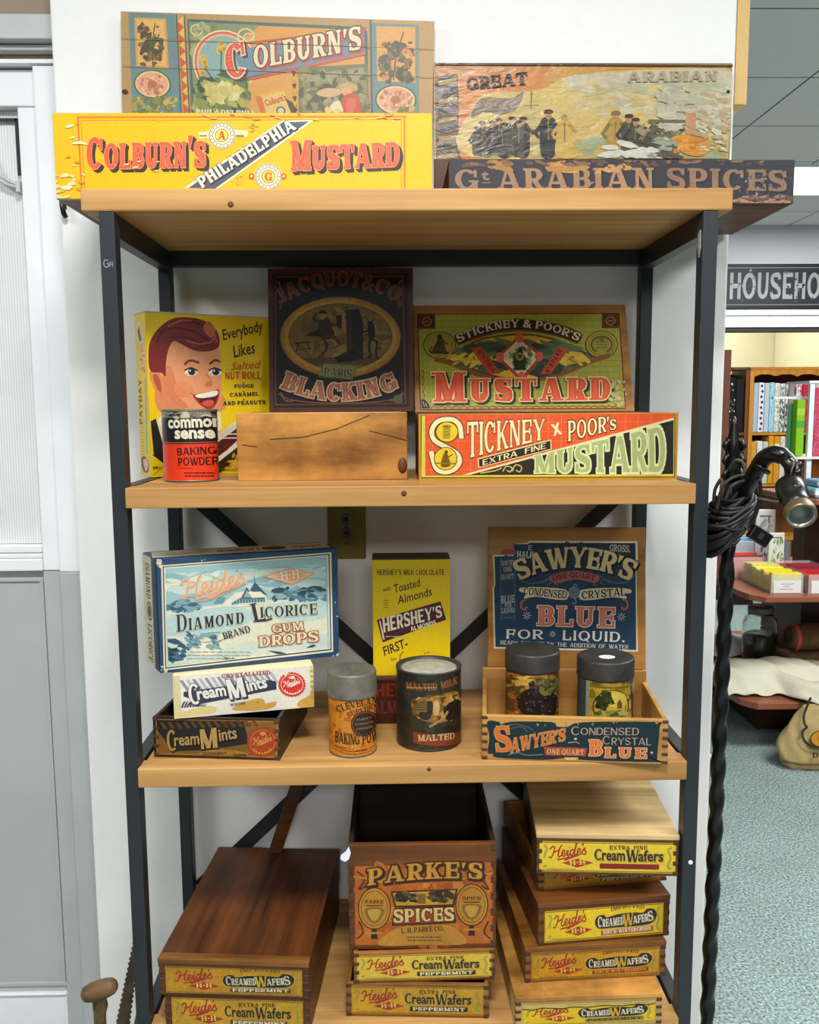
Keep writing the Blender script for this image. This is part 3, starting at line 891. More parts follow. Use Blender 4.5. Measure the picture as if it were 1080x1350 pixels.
# ------------------------------------------------------------------ top shelf: yellow crate with painted lid
M['yellow_print'] = print_mat('yellow_label', 0.10, '#b07a08', 0.03, '#e7d9a0', 0.42, 0.05, 9, 40)
M['lid_print'] = print_mat('faded_lithograph', 0.14, '#8a6a3a', 0.10, '#c29a5c', 0.45, 0.10, 12, 14)
M['wrinkle_print'] = print_mat('wrinkled_varnished_print', 0.20, '#4a2f16', 0.06, '#d8a24a', 0.34, 0.0, 10, 12, 0.5, 0.5)
M['navy_print'] = print_mat('scuffed_navy_label', 0.35, '#1d1a1c', 0.10, '#9a7a58', 0.5, 0.12, 16, 60)
c = crate('yellow_crate', 'long yellow wooden crate with red lettering and its painted lid raised, top shelf left', 'crate', (-0.503, 0.062, ZS[0]), 0.0, 0.536, 0.262, 0.118, mats=('crate_pale', 'crate_brown'), nj=0)
a = Art([(68, 147), (570, 150), (570, 262), (73, 263)], 0.5345, 0.116, bg='#eebc02')
a.org, a.sc = (60, 0), 2.077
Y_, RD, NV = '#eebc02', '#ee5a3c', '#2d2a2e'
for x in (88, 986): a.line([(x, 318), (x + (10 if x < 500 else 0), 545)], 5, '#e2762c'); a.line([(x + (9 if x < 500 else -9), 326), (x + (19 if x < 500 else -9), 545)], 2, '#e2762c')
a.line([(84, 317), (992, 320)], 5, '#e2762c'); a.line([(95, 326), (980, 328)], 2, '#e2762c')
a.text("Colburn's", (112, 464), (444, 458), 90, RD, T=.26, t=.13, ser=.05, small=.80, gap=.07, outline=(2, '#f7a26a'), shadow=(9, 9, NV), up=(0, -1), inner=(6, '#f06a4c'))
a.text("Mustard", (676, 470), (972, 457), 84, RD, T=.26, t=.13, ser=.05, small=.80, gap=.06, outline=(2, '#f7a26a'), shadow=(9, 9, NV), up=(0, -1), inner=(6, '#f06a4c'))
a.poly([(384, 516), (654, 330), (742, 328), (478, 518)], '#f3ead0'); a.poly([(396, 516), (656, 334), (728, 332), (470, 518)], '#45586a')
a.text('PHILADELPHIA', (434, 518), (694, 352), 34, '#f5ecd6', T=.26, t=.16, ser=0.03, gap=.12, outline=(1.5, '#23242c'), shadow=(3, 3, '#23242c'))
a.line([(516, 362), (560, 366)], 18, '#e9dcb0'); a.line([(426, 370), (470, 366)], 18, '#e9dcb0'); a.greek(428, 364, 448, 378, 1, '#7a6a4a', 5); a.greek(528, 364, 550, 378, 1, '#7a6a4a', 5)
for cx, cy, ch, colr in ((489, 370, 'A', '#d83a28'), (616, 485, 'G', '#d8502c')):
    for r, q in ((38, '#e7dcb2'), (36, '#74683c'), (34, '#efe6c4'), (26, '#8a8454'), (24, '#f3ead0'), (19, '#53687e'), (17, '#f6d24a')): a.ell(cx, cy, r, r, q)
    a.text(ch, (cx - 10, cy + 12), (cx + 10, cy + 12), 24, colr, T=.26, t=.14, ser=.05)
    for k in range(18):
        q = 2 * pi * k / 18; a.ell(cx + 30 * cos(q), cy + 30 * sin(q), 2, 2, '#6e6436', 6)
for x in (570, 658): a.ell(x, 484, 8, 8, '#d85a34', 10); a.ell(x, 484, 4, 4, '#f2c86a', 8)
a.line([(560, 345), (592, 345), (592, 362)], 1.5, '#c2a22c'); a.text('5', (566, 360), (580, 360), 22, '#c9a82e', style='sans')
a.text('07', (528, 510), (552, 506), 26, '#d8b63a', style='sans'); 
a.specks(60, 318, 110, 545, 14, ['#f3e6b0', '#d89a18'], 4, 61, elong=3, ang=0); a.specks(20, 480, 80, 545, 16, ['#f0e0a8', '#e8d28a'], 5, 62, elong=2.5, ang=0); a.specks(300, 310, 1040, 330, 16, ['#e2b860', '#c89a3a'], 3, 63, elong=4, ang=0); a.specks(180, 440, 330, 470, 8, ['#d8c88a'], 3, 64, elong=3, ang=0)
a.build('printed_label', 'yellow_print', c['front'], (0.0008, 0, 0.001))
L = up_lid(c['root'], 0.526, 0.250, 0.010, 'crate_pale', (0.020, 0.262 + 0.0002, 0.114), radians(0.4), radians(1.6))
L.rotation_euler[1] = L.rotation_euler[1]
# the painted inner face of the raised lid
a = Art([(162, 10), (569, 27), (565, 156), (152, 149)], 0.526, 0.166, bg='#c09860')
a.org, a.sc = (60, 0), 2.077
BL, OR, CR = '#6f8e8e', '#e3a04c', '#efe0b4'
a.poly([(234, 24), (366, 30), (362, 306), (222, 300)], BL)
a.poly([(250, 38), (340, 42), (338, 180), (244, 172)], '#d9a65a'); a.poly([(256, 44), (334, 47), (332, 174), (250, 166)], '#ecb466')
a.specks(262, 60, 322, 168, 60, ['#4b4632', '#6a5a36', '#54573e', '#8a6e3e'], 7, 5)
a.line([(292, 172), (296, 110), (308, 54)], 3, '#4d4a34', 4)
for dx in (-24, -12, 10, 22): a.line([(296, 120), (296 + dx, 84)], 4, '#595b40')
a.ell(287, 222, 54, 40, '#3f5a58'); a.ell(287, 222, 50, 37, '#efc878'); a.ell(287, 222, 44, 32, '#e7a68a'); a.specks(248, 192, 326, 250, 60, ['#c98a62', '#f0bf96', '#b87458'], 4, 8, lambda x, y: ((x - 287) / 42) ** 2 + ((y - 222) / 30) ** 2 < 1); a.ell(287, 222, 14, 10, '#b9704f')
a.specks(230, 262, 346, 304, 50, ['#6e7c46', '#b0a050', '#8d8a4e', '#d0b060'], 9, 9, ang=-.7)
for y in range(50, 306, 32):
    a.poly([(372, y), (390, y + 16), (390, y - 16)], '#e9c25c'); a.poly([(372, y + 2), (372, y + 30), (390, y + 18)], '#d9583a')
a.line([(370, 32), (364, 306)], 4, '#47605f'); a.line([(392, 34), (388, 306)], 4, '#47605f')
a.poly([(400, 44), (884, 70), (884, 306), (394, 304)], '#4d6a66'); a.poly([(408, 54), (876, 78), (876, 306), (402, 304)], OR)
a.poly([(404, 52), (600, 62), (520, 120), (470, 210), (404, 280)], '#8a9366')
a.specks(408, 60, 480, 160, 60, ['#9aa270', '#b3b07a', '#7d875c'], 8, 12)
for r, q in ((88, '#e8dcb0'), (84, '#d86a52'), (78, '#e9b48e'), (72, '#8fb0ac')): a.ell(496, 164, r, r * 1.02, q)
a.arc_band(560, 92, 22, 20, 100, 420, 5, '#d8cf9a'); a.arc_band(566, 94, 11, 10, 0, 330, 4, '#d8cf9a'); a.arc_band(424, 74, 16, 14, 0, 300, 4, '#d8cf9a')
for k, (x, y) in enumerate([(436, 150), (442, 172), (432, 190), (490, 112), (484, 130), (496, 124), (440, 160)]): a.ell(x, y, 9, 11, '#e0b74a'); a.ell(x + 2, y + 2, 5, 6, '#b88a30')
a.line([(478, 290), (472, 230), (440, 176)], 4, '#55673c', 4); a.line([(478, 280), (484, 200), (490, 130)], 4, '#55673c', 4)
a.specks(420, 210, 550, 292, 120, ['#6d7f45', '#8c9850', '#4b6340', '#b4ab58', '#37523c'], 15, 21, ang=.6)
a.specks(440, 230, 530, 270, 26, ['#d8c878', '#c8bc6e', '#e0d498'], 12, 22)
a.poly([(470, 196), (884, 88), (884, 142), (540, 216), (520, 210)], '#3f5a5c')
a.poly([(524, 130), (876, 74), (878, 140), (548, 204)], '#7390a0'); a.line([(560, 208), (880, 140)], 6, '#d85a44'); a.line([(560, 110), (880, 76)], 5, '#d85a44')
a.text('C', (504, 212), (562, 194), 92, '#e4593f', T=.3, t=.12, ser=.02, outline=(4, '#f2dcae'), shadow=(6, 6, '#4a3a34'), up=(-.1, -1), inner=(7, '#e87a5c'))
a.text("OLBURN'S", (578, 180), (868, 128), 62, '#efdfb6', T=.26, t=.12, ser=.06, gap=.09, outline=(3, '#4a3030'), shadow=(5, 5, '#c2503c'), up=(0, -1))
a.poly([(700, 176), (884, 166), (884, 306), (694, 306)], '#7a7a52'); a.rect(706, 186, 880, 306, '#8a8a60')
a.poly([(712, 196), (872, 176), (874, 210), (714, 214)], '#a19a6e'); a.poly([(730, 214), (752, 214), (756, 306), (726, 306)], '#5d5c40'); a.poly([(752, 220), (830, 216), (822, 264), (756, 268)], '#4c5340')
a.specks(700, 180, 880, 306, 90, ['#8f8c62', '#6a6c4a', '#a49c72', '#5a5c44'], 8, 31)
a.smooth([(744, 246), (770, 232), (812, 236), (806, 250), (770, 256)], '#d9b184')
a.smooth([(806, 232), (812, 220), (832, 216), (850, 222), (856, 236), (836, 240)], '#c8a860'); a.ell(826, 240, 14, 12, '#e0a880'); a.smooth([(812, 262), (830, 246), (856, 252), (862, 300), (816, 306), (810, 280)], '#cf4c36'); a.smooth([(826, 262), (850, 262), (840, 300), (826, 300)], '#e06a4e')
a.smooth([(782, 278), (806, 266), (814, 304), (776, 306)], '#e8dcb0'); a.specks(770, 286, 812, 306, 16, ['#d89a4a', '#e9c878'], 5, 33)
a.poly([(576, 252), (640, 236), (664, 250), (680, 306), (596, 306)], '#e8b030'); a.poly([(596, 256), (656, 240), (676, 304), (606, 306)], '#e9c46c'); a.poly([(578, 252), (596, 256), (606, 306), (594, 306)], '#d9742c')
a.text("Colburn's", (606, 282), (664, 264), 17, '#c23a28', style='sans', bold=.03); a.ell(646, 294, 13, 12, '#4a5a6a'); a.ell(646, 294, 9, 8, '#d8cfa6')
a.poly([(660, 260), (690, 276), (684, 306), (676, 306)], '#5a4a30')
for k in range(7): a.poly([(680, 186 + k * 17), (692, 186 + k * 17), (686, 200 + k * 17)], '#e3b044' if k % 2 else '#3a3a30')
a.text('PHILADELPHIA', (408, 306), (576, 309), 14, '#efe4c2', T=.26, t=.14, ser=.04)
a.poly([(892, 60), (1016, 66), (1014, 308), (892, 308)], BL); a.line([(894, 52), (892, 308)], 5, '#47605f')
a.poly([(908, 68), (1008, 72), (1006, 216), (908, 212)], '#e2a658'); a.specks(920, 110, 1000, 212, 80, ['#4b4632', '#6a5a36', '#54573e', '#8a6e3e', '#d88c60'], 8, 41)
a.line([(950, 210), (958, 150), (978, 84)], 3, '#4d4a34', 4)
for dx in (-26, -12, 12, 24): a.line([(958, 150), (958 + dx, 116)], 5, '#52553c')
a.ell(955, 262, 54, 40, '#3f5a58'); a.ell(955, 262, 50, 37, '#efc878'); a.ell(955, 262, 44, 32, '#e7a68a'); a.specks(916, 232, 996, 290, 60, ['#c98a62', '#f0bf96', '#b87458'], 4, 48, lambda x, y: ((x - 955) / 42) ** 2 + ((y - 262) / 30) ** 2 < 1); a.ell(955, 262, 14, 10, '#b9704f')
a.specks(960, 280, 1010, 308, 20, ['#6e7c46', '#d0b060', '#c8723c'], 8, 49, ang=-.7)
for f in (0.30, 0.62): a.line([(206, 24 + f * 240), (1056, 60 + f * 230)], 1.2, '#8a6a3c')
a.ell(206, 244, 9, 6, '#2a1a0c')
a.build('printed_label', 'lid_print', L, (0, -0.0001, 0.084))

# ------------------------------------------------------------------ top shelf: dark spice box with scenic lid
c = crate('spice_box', 'long dark navy wooden box with worn brown lettering and a raised scenic lid', 'box', (0.0585, 0.098, ZS[0]), 0.0, 0.514, 0.236, 0.0635, mats=('crate_brown', 'crate_brown'), nj=0, bevel=0.002)
a = Art([(592, 210), (1048, 213), (1046, 270), (588, 268)], 0.512, 0.062, bg='#30303a')
a.org, a.sc = (560, 60), 2.077
a.text('G', (78, 392), (142, 393), 56, '#a08268', T=.24, t=.12, ser=.05, outline=(2, '#23222a')); a.text('t', (152, 366), (174, 366), 26, '#a08268', style='sans', bold=.03); a.line([(152, 374), (176, 374)], 3, '#8a7058')
a.text('ARABIAN', (196, 393), (632, 394), 58, '#a98464', T=.25, t=.13, ser=.08, gap=.1, shadow=(5, 4, '#1d1c22'))
a.text('SPICES', (664, 394), (992, 404), 58, '#97745a', T=.25, t=.13, ser=.08, gap=.1, shadow=(5, 4, '#1d1c22'), up=(0, -1))
a.specks(170, 318, 240, 336, 9, ['#c99a50', '#b08040'], 8, 3, elong=2.4, ang=0); a.specks(340, 320, 440, 342, 26, ['#d2a050', '#b98a48'], 9, 4, elong=2.4, ang=0); a.specks(470, 326, 560, 346, 16, ['#c99a50', '#c2986a'], 6, 5, elong=2, ang=0)
a.specks(80, 316, 1008, 330, 60, ['#6a4a34', '#8a6448', '#4a3a34'], 5, 6, elong=3, ang=0)
a.specks(846, 418, 1008, 440, 40, ['#8a6448', '#b08a68', '#6a4a3a', '#a8746a'], 6, 7, elong=3, ang=0); a.specks(860, 340, 1010, 420, 46, ['#3d3f4c', '#5a5560', '#9a8a7a'], 3, 8)
a.build('printed_label', 'navy_print', c['front'], (0.001, 0, 0.0008))
L = up_lid(c['root'], 0.510, 0.219, 0.010, 'crate_brown', (-0.010, 0.226, 0.064), radians(0.4))
a = Art([(570, 87), (953, 85), (957.5, 211), (569, 215)], 0.510, 0.156, bg='#d3a860')
a.org, a.sc = (560, 60), 2.077
a.rect(22, 56, 826, 330, '#d09a50')
a.poly([(24, 60), (330, 56), (330, 80), (24, 86)], '#c98a4a')
a.poly([(24, 88), (84, 86), (100, 330), (24, 332)], '#6a5038')
for y in range(100, 320, 26): a.line([(32, y + 10), (82, y)], 11, '#b59a62' if (y // 26) % 2 else '#3c3026')
a.smooth([(90, 130), (110, 90), (290, 74), (320, 96), (300, 122), (160, 140), (120, 170), (128, 300), (90, 310)], '#d88a48')
a.smooth([(130, 170), (180, 134), (300, 128), (400, 84), (640, 66), (812, 70), (818, 318), (130, 316)], '#d9bd72')
a.smooth([(380, 90), (560, 74), (812, 72), (816, 170), (640, 150), (500, 120), (400, 126)], '#cfc6a8')
a.specks(400, 110, 800, 190, 150, ['#d8c48a', '#ccb67a', '#c4bc98', '#b8b89c', '#d6ccae'], 10, 3, elong=3, ang=0)
a.smooth([(122, 190), (150, 150), (230, 150), (262, 130), (246, 176), (200, 196), (160, 186), (126, 206)], '#8f7a66'); a.line([(140, 186), (200, 184), (250, 140)], 3, '#6a584a', 4)
a.line([(284, 130), (280, 240)], 3, '#6a6248'); a.line([(262, 170), (304, 168)], 2, '#6a6248'); a.poly([(268, 180), (296, 176), (300, 232), (264, 236)], '#c9b478'); a.line([(258, 240), (306, 238)], 5, '#5a4c38')
a.poly([(126, 262), (816, 262), (816, 314), (126, 316)], '#b6a465'); a.specks(130, 262, 800, 312, 80, ['#a4b28a', '#8ea48a', '#c3a858', '#d8c078'], 12, 4, elong=2.6, ang=0)
DK = ['#3a332a', '#4c4334', '#2a2722', '#5c4e3c']
def person_fig(x, yb, h, cols, robe=False, hat=True):
    a.smooth([(x - .13 * h, yb - .80 * h), (x + .13 * h, yb - .80 * h), (x + .17 * h, yb - .4 * h), (x + (.30 if robe else .13) * h, yb), (x - (.16 if robe else .12) * h, yb), (x - .17 * h, yb - .45 * h)], cols[0])
    a.line([(x - .12 * h, yb - .72 * h), (x - .26 * h, yb - .50 * h), (x - .18 * h, yb - .4 * h)], .07 * h, cols[1]); a.line([(x + .1 * h, yb - .74 * h), (x + .26 * h, yb - .56 * h)], .07 * h, cols[1])
    a.ell(x, yb - .87 * h, .065 * h, .085 * h, '#b98a5e')
    if hat: a.ell(x, yb - .95 * h, .10 * h, .05 * h, cols[1])
    a.line([(x, yb - .78 * h), (x + .01 * h, yb - .35 * h)], .03 * h, '#8a7650')
r_ = random.Random(11)
for x, h in ((136, 80), (150, 96), (164, 84), (178, 92), (196, 100), (212, 96), (206, 80), (232, 104), (262, 112), (250, 100)): person_fig(x, 308 + r_.uniform(-4, 6), h, [r_.choice(DK), r_.choice(DK)])
person_fig(330, 312, 132, ['#2c2a2c', '#3e3838']); person_fig(374, 312, 124, ['#d4ae58', '#c49a4a'], True, False)
person_fig(512, 310, 128, ['#b8923e', '#8a7038']); 
for x, h in ((548, 120), (566, 110), (590, 84), (612, 88), (640, 80), (672, 84)): person_fig(x, 310 + r_.uniform(-4, 4), h, [r_.choice(['#6a6650', '#4a4838', '#7c6c48']), r_.choice(DK)])
a.specks(576, 216, 690, 310, 60, ['#5b5c4a', '#7d7a60', '#3d3c34', '#98906c'], 8, 6); a.specks(640, 120, 810, 230, 120, ['#c4bfa8', '#bcb79e', '#c9bf9c', '#cfc8b0'], 9, 7, elong=3, ang=.05)
a.rect(600, 206, 700, 216, '#6a6a58'); a.poly([(700, 190), (726, 186), (730, 248), (702, 250)], '#c9956a')
a.smooth([(664, 258), (700, 248), (760, 262), (770, 290), (742, 308), (700, 300), (684, 282)], '#e0932c'); a.specks(680, 262, 756, 300, 16, ['#eba23c', '#d38628'], 9, 9)
a.specks(500, 264, 660, 312, 30, ['#d9d6c6', '#9aa08c', '#4e4c40'], 10, 10, elong=3.5, ang=.1); a.specks(740, 130, 812, 300, 60, ['#d4ceb8', '#b8a47c', '#c4a878'], 6, 14, elong=2.5, ang=.3)
a.text('GREAT', (110, 129), (274, 112), 34, '#2a2018', T=.27, t=.13, ser=.08, gap=.08); a.text('ARABIAN', (540, 104), (780, 100), 28, '#b5a68c', T=.24, t=.12, ser=.06)
a.frame(24, 58, 822, 328, 4, '#5a3a1e'); a.ell(809, 129, 5, 5, '#120d0a')
a.build('printed_label', 'wrinkle_print', L, (0, 0, 0.0615))
# ------------------------------------------------------------------ second shelf
M['card_print'] = print_mat('glossy_carton', 0.10, '#8a6a10', 0.0, '#efe6c8', 0.38, 0.03, 12, 40)
M['varnish_print'] = print_mat('varnished_label', 0.34, '#3a2208', 0.05, '#b07a3a', 0.28, 0.12, 13, 40, 0.5)
M['dark_print'] = print_mat('dark_varnished_label', 0.45, '#20130a', 0.04, '#6a4420', 0.5, 0.12, 13, 40, 0.22)
M['bright_print'] = print_mat('bright_varnished_label', 0.16, '#6a4a18', 0.02, '#e8cf96', 0.52, 0.10, 12, 50, 0.25)
M['can_print'] = print_mat('painted_tin', 0.12, '#3a1608', 0.0, '#c8b090', 0.35, 0.03, 14, 50, 0.5)
M['rust_print'] = print_mat('worn_painted_tin', 0.32, '#3a2010', 0.09, '#5a3c1c', 0.36, 0.06, 18, 60, 0.5)
M['yellow_card'] = flat('yellow_carton', '#e6c109', 0.4, var=0.04)
M['inner_card'] = flat('grey_card_edge', '#b8a878', 0.8)

def carton(name, label, cat, loc, rz, w, d, h, mat, bevel=0.0015, rot=None, inflate=0.0, group=None):
    t = thing(name, label, cat, loc, rz, group, rot)
    b = MB(); b.box(0, w, 0, d, 0, h)
    o = b.build('carton_body', mat, t, bevel=bevel)
    return t, o

def can(name, label, cat, loc, r, h, body_mat, lid_h=0.0, lid_mat='tin', lid_r=None, rz=0.0, bead=True, rim=True, dome=0.0, knurl=0):
    t = thing(name, label, cat, loc, rz)
    b = MB()
    hb = h - lid_h
    prof = [(r * .90, 0.0015), (r * .97, 0.0), (r + .0006, 0.0012), (r + .0006, 0.0028), (r - .0003, 0.0035), (r - .0003, hb - .004)]
    if lid_h == 0: prof += [(r + .0008, hb - .003), (r + .0008, hb - .0005), (r - .001, hb), (r - .004, hb - .0025), (r - .0045, hb - .0045), (0.001, hb - .0045)]
    else: prof += [(r - .0003, hb), (0.001, hb)]
    b.lathe(prof, 48); b.build('can_body', body_mat, t)
    if lid_h:
        R = lid_r or r + .0012
        b = MB()
        prof = [(r - .0005, hb - .0002), (R, hb), (R + .0005, hb + .0015), (R, hb + .003), (R, h - .003), (R - .001, h - .0008), (R - .003, h)]
        prof += [(R - .005, h - .0004), (R - .009, h + dome * .5), (R * .5, h + dome), (0.001, h + dome)]
        b.lathe(prof, 56)
        lid = b.build('can_lid', lid_mat, t)
    return t

# --- yellow candy carton with a laughing boy
R33 = radians(32)
t, o = carton('candy_carton', 'yellow cardboard candy carton printed with a laughing red-haired boy', 'box', (-0.4150, 0.174, ZS[1] + .0002), R33, 0.2120, 0.058, 0.2615, 'yellow_card')
a = Art([(199.6, 410), (350.7, 422), (350.7, 619), (199.6, 625)], 0.2110, 0.2605, bg='#f2cb0a')
a.org, a.sc = (160, 340), 2.7
SK, SKs, SKd, HR, HRd, HRh = '#f0a070', '#e2855a', '#b9562f', '#7c1f22', '#4f1216', '#b5563e'
a.smooth([(150, 430), (340, 470), (345, 540), (150, 545)], '#e58e5c')
a.poly([(112, 590), (150, 545), (345, 540), (350, 600), (280, 640), (120, 640)], '#f0dcae'); a.poly([(110, 570), (128, 560), (146, 640), (160, 700), (140, 710), (116, 690)], '#1c1c22'); a.poly([(112, 690), (130, 680), (160, 712), (150, 722)], '#1c1c22')
a.smooth([(165, 350), (170, 300), (200, 280), (260, 300), (345, 318), (350, 380), (352, 440), (346, 500), (318, 536), (280, 540), (220, 524), (176, 486), (160, 430)], SK)
a.smooth([(160, 380), (186, 380), (200, 430), (206, 480), (240, 522), (210, 520), (172, 484), (158, 430)], SKs)
a.smooth([(112, 400), (128, 390), (150, 400), (160, 440), (156, 486), (138, 476), (120, 440)], '#e58a58'); a.smooth([(124, 410), (140, 408), (150, 440), (148, 468), (134, 450)], SKd)
a.smooth([(116, 392), (112, 330), (124, 280), (160, 236), (204, 212), (262, 212), (310, 228), (342, 258), (350, 300), (338, 322), (300, 330), (262, 324), (222, 302), (196, 292), (176, 330), (168, 380), (166, 412), (152, 400)], HR)
for pts in ([(150, 260), (200, 226), (262, 226), (310, 250)], [(140, 300), (160, 262), (206, 246), (270, 262), (322, 300)], [(190, 280), (230, 278), (290, 300), (330, 312)]): a.line(pts, 7, HRd, 6)
for pts in ([(300, 240), (330, 262), (340, 300)], [(240, 290), (280, 302), (322, 296), (336, 276)], [(180, 240), (220, 222), (260, 222)]): a.line(pts, 6, HRh, 6)
a.smooth([(296, 250), (316, 226), (338, 256), (322, 282)], '#c66a48')
a.line([(230, 374), (250, 359), (280, 368)], 7, '#6a2418', 5); a.line([(314, 374), (332, 360), (350, 366)], 7, '#6a2418', 5)
for ex, ey in ((252, 400), (332, 402)):
    a.ell(ex, ey, 22, 13, '#f4e4cc'); a.ell(ex + 2, ey - 1, 12, 12, '#3b3a2e'); a.ell(ex + 2, ey - 1, 6, 7, '#0c0a0a'); a.ell(ex - 3, ey - 5, 3, 3, '#ffffff', 8); a.line([(ex - 22, ey - 6), (ex, ey - 15), (ex + 22, ey - 4)], 5, '#2a120c', 5)
a.line([(300, 404), (312, 424), (320, 440), (310, 450)], 4, '#d87848', 5); a.smooth([(296, 440), (310, 432), (322, 442), (314, 452), (298, 450)], '#e27a50')
a.ell(226, 458, 32, 26, '#ee9464', rot=.4); a.ell(214, 468, 20, 16, '#ef8e60', rot=.4)
a.smooth([(256, 480), (282, 474), (318, 468), (342, 462), (340, 494), (326, 522), (304, 530), (280, 516), (264, 498)], '#b8281e'); a.smooth([(266, 482), (300, 478), (336, 470), (334, 498), (318, 518), (300, 520), (280, 506)], '#5a0f10')
a.smooth([(264, 480), (300, 472), (336, 466), (334, 482), (300, 490), (272, 490)], '#f8f0e2'); a.smooth([(284, 508), (304, 498), (324, 502), (318, 518), (300, 520)], '#d8584a')
a.line([(256, 478), (248, 474)], 3, '#c05a38'); a.ell(300, 546, 18, 6, '#e58e5c')
SC_ = dict(style='sans', bold=.012)
a.text('Everybody', (362, 292), (494, 262), 36, '#1c1812', slant=.22, **SC_); a.text('Likes', (396, 352), (466, 338), 40, '#1c1812', slant=.22, **SC_)
a.text('Salted', (384, 396), (478, 390), 26, '#d2521c', slant=.3, **SC_); a.text('NUT ROLL', (364, 428), (484, 428), 26, '#c83418', T=.24, t=.15, ser=0)
a.text('FUDGE', (394, 458), (458, 458), 13, '#1c1812', T=.27, t=.16, ser=.04); a.text('CARAMEL', (378, 488), (474, 486), 13, '#1c1812', T=.27, t=.16, ser=.04); a.text('AND PEANUTS', (354, 518), (496, 516), 14, '#1c1812', T=.27, t=.16, ser=.04)
for y in (440, 470, 498): a.ell(424, y, 4, 3, '#d2521c', 8)
a.poly([(330, 620), (420, 556), (520, 540), (520, 620), (400, 690), (330, 730)], '#e8dcc0'); a.poly([(330, 650), (410, 590), (516, 548), (516, 580), (400, 640), (330, 706)], '#5a1420'); a.poly([(330, 700), (410, 640), (516, 590), (516, 600), (400, 660), (330, 716)], '#f4ead0'); a.poly([(330, 720), (400, 664), (516, 604), (516, 650), (400, 720), (330, 760)], '#2a1a1a')
a.greek(330, 612, 400, 640, 2, '#f0e4c8', 5); a.greek(340, 740, 400, 752, 2, '#8a6a10', 3)
a.text('Mc', (112, 742), (140, 738), 12, '#6a4a10', **SC_); a.line([(110, 762), (150, 728)], 2, '#b88a18'); a.specks(360, 680, 410, 740, 14, ['#c89a20', '#d8ae30'], 7, 5)
a.build('printed_front', 'card_print', t, (0.0005, 0, 0.0005))
a = Art([(182, 411), (199, 411), (199.6, 624), (183, 620)], 0.057, 0.2605, bg='#f2cb0a')
a.org, a.sc = (160, 340), 2.7
a.text('PAYDAY', (78, 578), (80, 420), 14, '#1c1812', T=.26, t=.16, ser=0, up=(-1, 0))
a.poly([(66, 240), (78, 214), (92, 290), (84, 310), (72, 290)], '#e9dcc0'); a.poly([(70, 250), (78, 232), (88, 286), (78, 290)], '#6a2424'); a.poly([(78, 300), (92, 296), (96, 400), (84, 390)], '#f0a878'); a.specks(78, 320, 96, 400, 16, ['#e07a48', '#f4c49a'], 5, 6)
a.line([(97, 420), (92, 686)], 6, '#8faa98'); a.greek(68, 560, 80, 690, 12, '#b8901a', 3); a.smooth([(66, 700), (82, 692), (98, 720), (92, 748), (72, 740)], '#3a1c18'); a.smooth([(74, 704), (88, 702), (96, 724), (86, 744), (78, 730)], '#f0b088')
a.build('printed_side', 'card_print', t, (0, 0.0575, 0.0005), (0, 0, radians(-90)))
b = MB(); b.box(-0.0005, 0.2125, -0.0005, 0.0585, 0.2600, 0.2632); b.build('carton_top', 'inner_card', t, bevel=0.001, label='worn card top edge')

# --- red and black tin
t = can('baking_powder_can', 'small red and black round tin in front of the yellow candy carton', 'tin', (-0.3375, 0.117, ZS[1] + .0002), 0.0415, 0.109, 'tin')
a = Art(None, pi * .0418, 0.106, org=(160, 340), sc=2.7, can=(242, 97, 545, 795, 0, 8))
a.rect(100, 540, 400, 575, '#8a8578'); a.rect(100, 574, 400, 668, '#1d1f22'); a.rect(100, 666, 400, 672, '#c8452e'); a.rect(100, 660, 400, 663, '#c8452e'); a.rect(100, 672, 400, 806, '#f0401c'); a.rect(100, 796, 400, 806, '#6a6258')
a.rect(100, 540, 400, 548, '#57544c'); a.specks(146, 545, 340, 580, 40, ['#a8a292', '#6a665c', '#2a2a2a', '#c8c0ae'], 5, 5, elong=2.4, ang=0); a.smooth([(234, 575), (248, 548), (264, 572)], '#d8c8a8')
a.text('common', (184, 612), (352, 606), 42, '#f2ead2', style='sans', bold=.035); a.text('sense', (208, 650), (336, 648), 42, '#f2ead2', style='sans', bold=.035)
a.text('BAKING', (216, 712), (338, 706), 28, '#1d1a1a', T=.2, t=.14, ser=0); a.text('POWDER', (218, 750), (342, 746), 30, '#1d1a1a', T=.2, t=.14, ser=0)
a.greek(216, 754, 270, 762, 1, '#5a1408', 2); a.greek(236, 770, 330, 792, 2, '#3a1008', 5); a.greek(150, 684, 160, 790, 14, '#8a2010', 2); a.greek(150, 614, 158, 650, 5, '#b0aa98', 3)
a.build('printed_wrap', 'can_print', t, (0, 0, 0.0028), R=0.0415)

# --- plain wood box with dark pictured lid
c = crate('plain_box', 'plain rough wooden box with dark pictorial lid raised behind it, second shelf', 'box', (-0.2625, 0.092, ZS[1] + .0002), 0.0, 0.2575, 0.166, 0.103, mats=('crate_old', 'crate_brown'), nj=0, t=0.010)
b = MB()
for pts in ([(0.05, 0.063), (0.10, 0.066), (0.15, 0.078), (0.20, 0.098)], [(0.20, 0.075), (0.235, 0.066), (0.256, 0.06)], [(0.008, 0.055), (0.03, 0.052)]):
    b.tube([(x, -0.0002, z) for x, z in pts], 0.0007, 6)
b.build('crack', 'endgrain', c['front'], label='dark crack in the wood')
b = MB(); b.lathe([(0.012, 0), (0.012, 0.0005), (0.002, 0.001)], 24, mat=Matrix.Translation((0.250, -0.0001, 0.022)) @ Matrix.Rotation(pi / 2, 4, 'X') @ Matrix.Diagonal((.6, 1, 1, 1))); b.build('knot', 'knot', c['front'], label='dark round knot')
L = up_lid(c['root'], 0.2445, 0.241, 0.012, 'crate_dark', (0.0275, 0.1665, 0.1032), radians(5.0))
a = Art([(357, 355), (546, 355.5), (545, 539.5), (354.6, 540)], 0.2445, 0.241, bg='#2c211b')
a.org, a.sc = (160, 340), 2.7
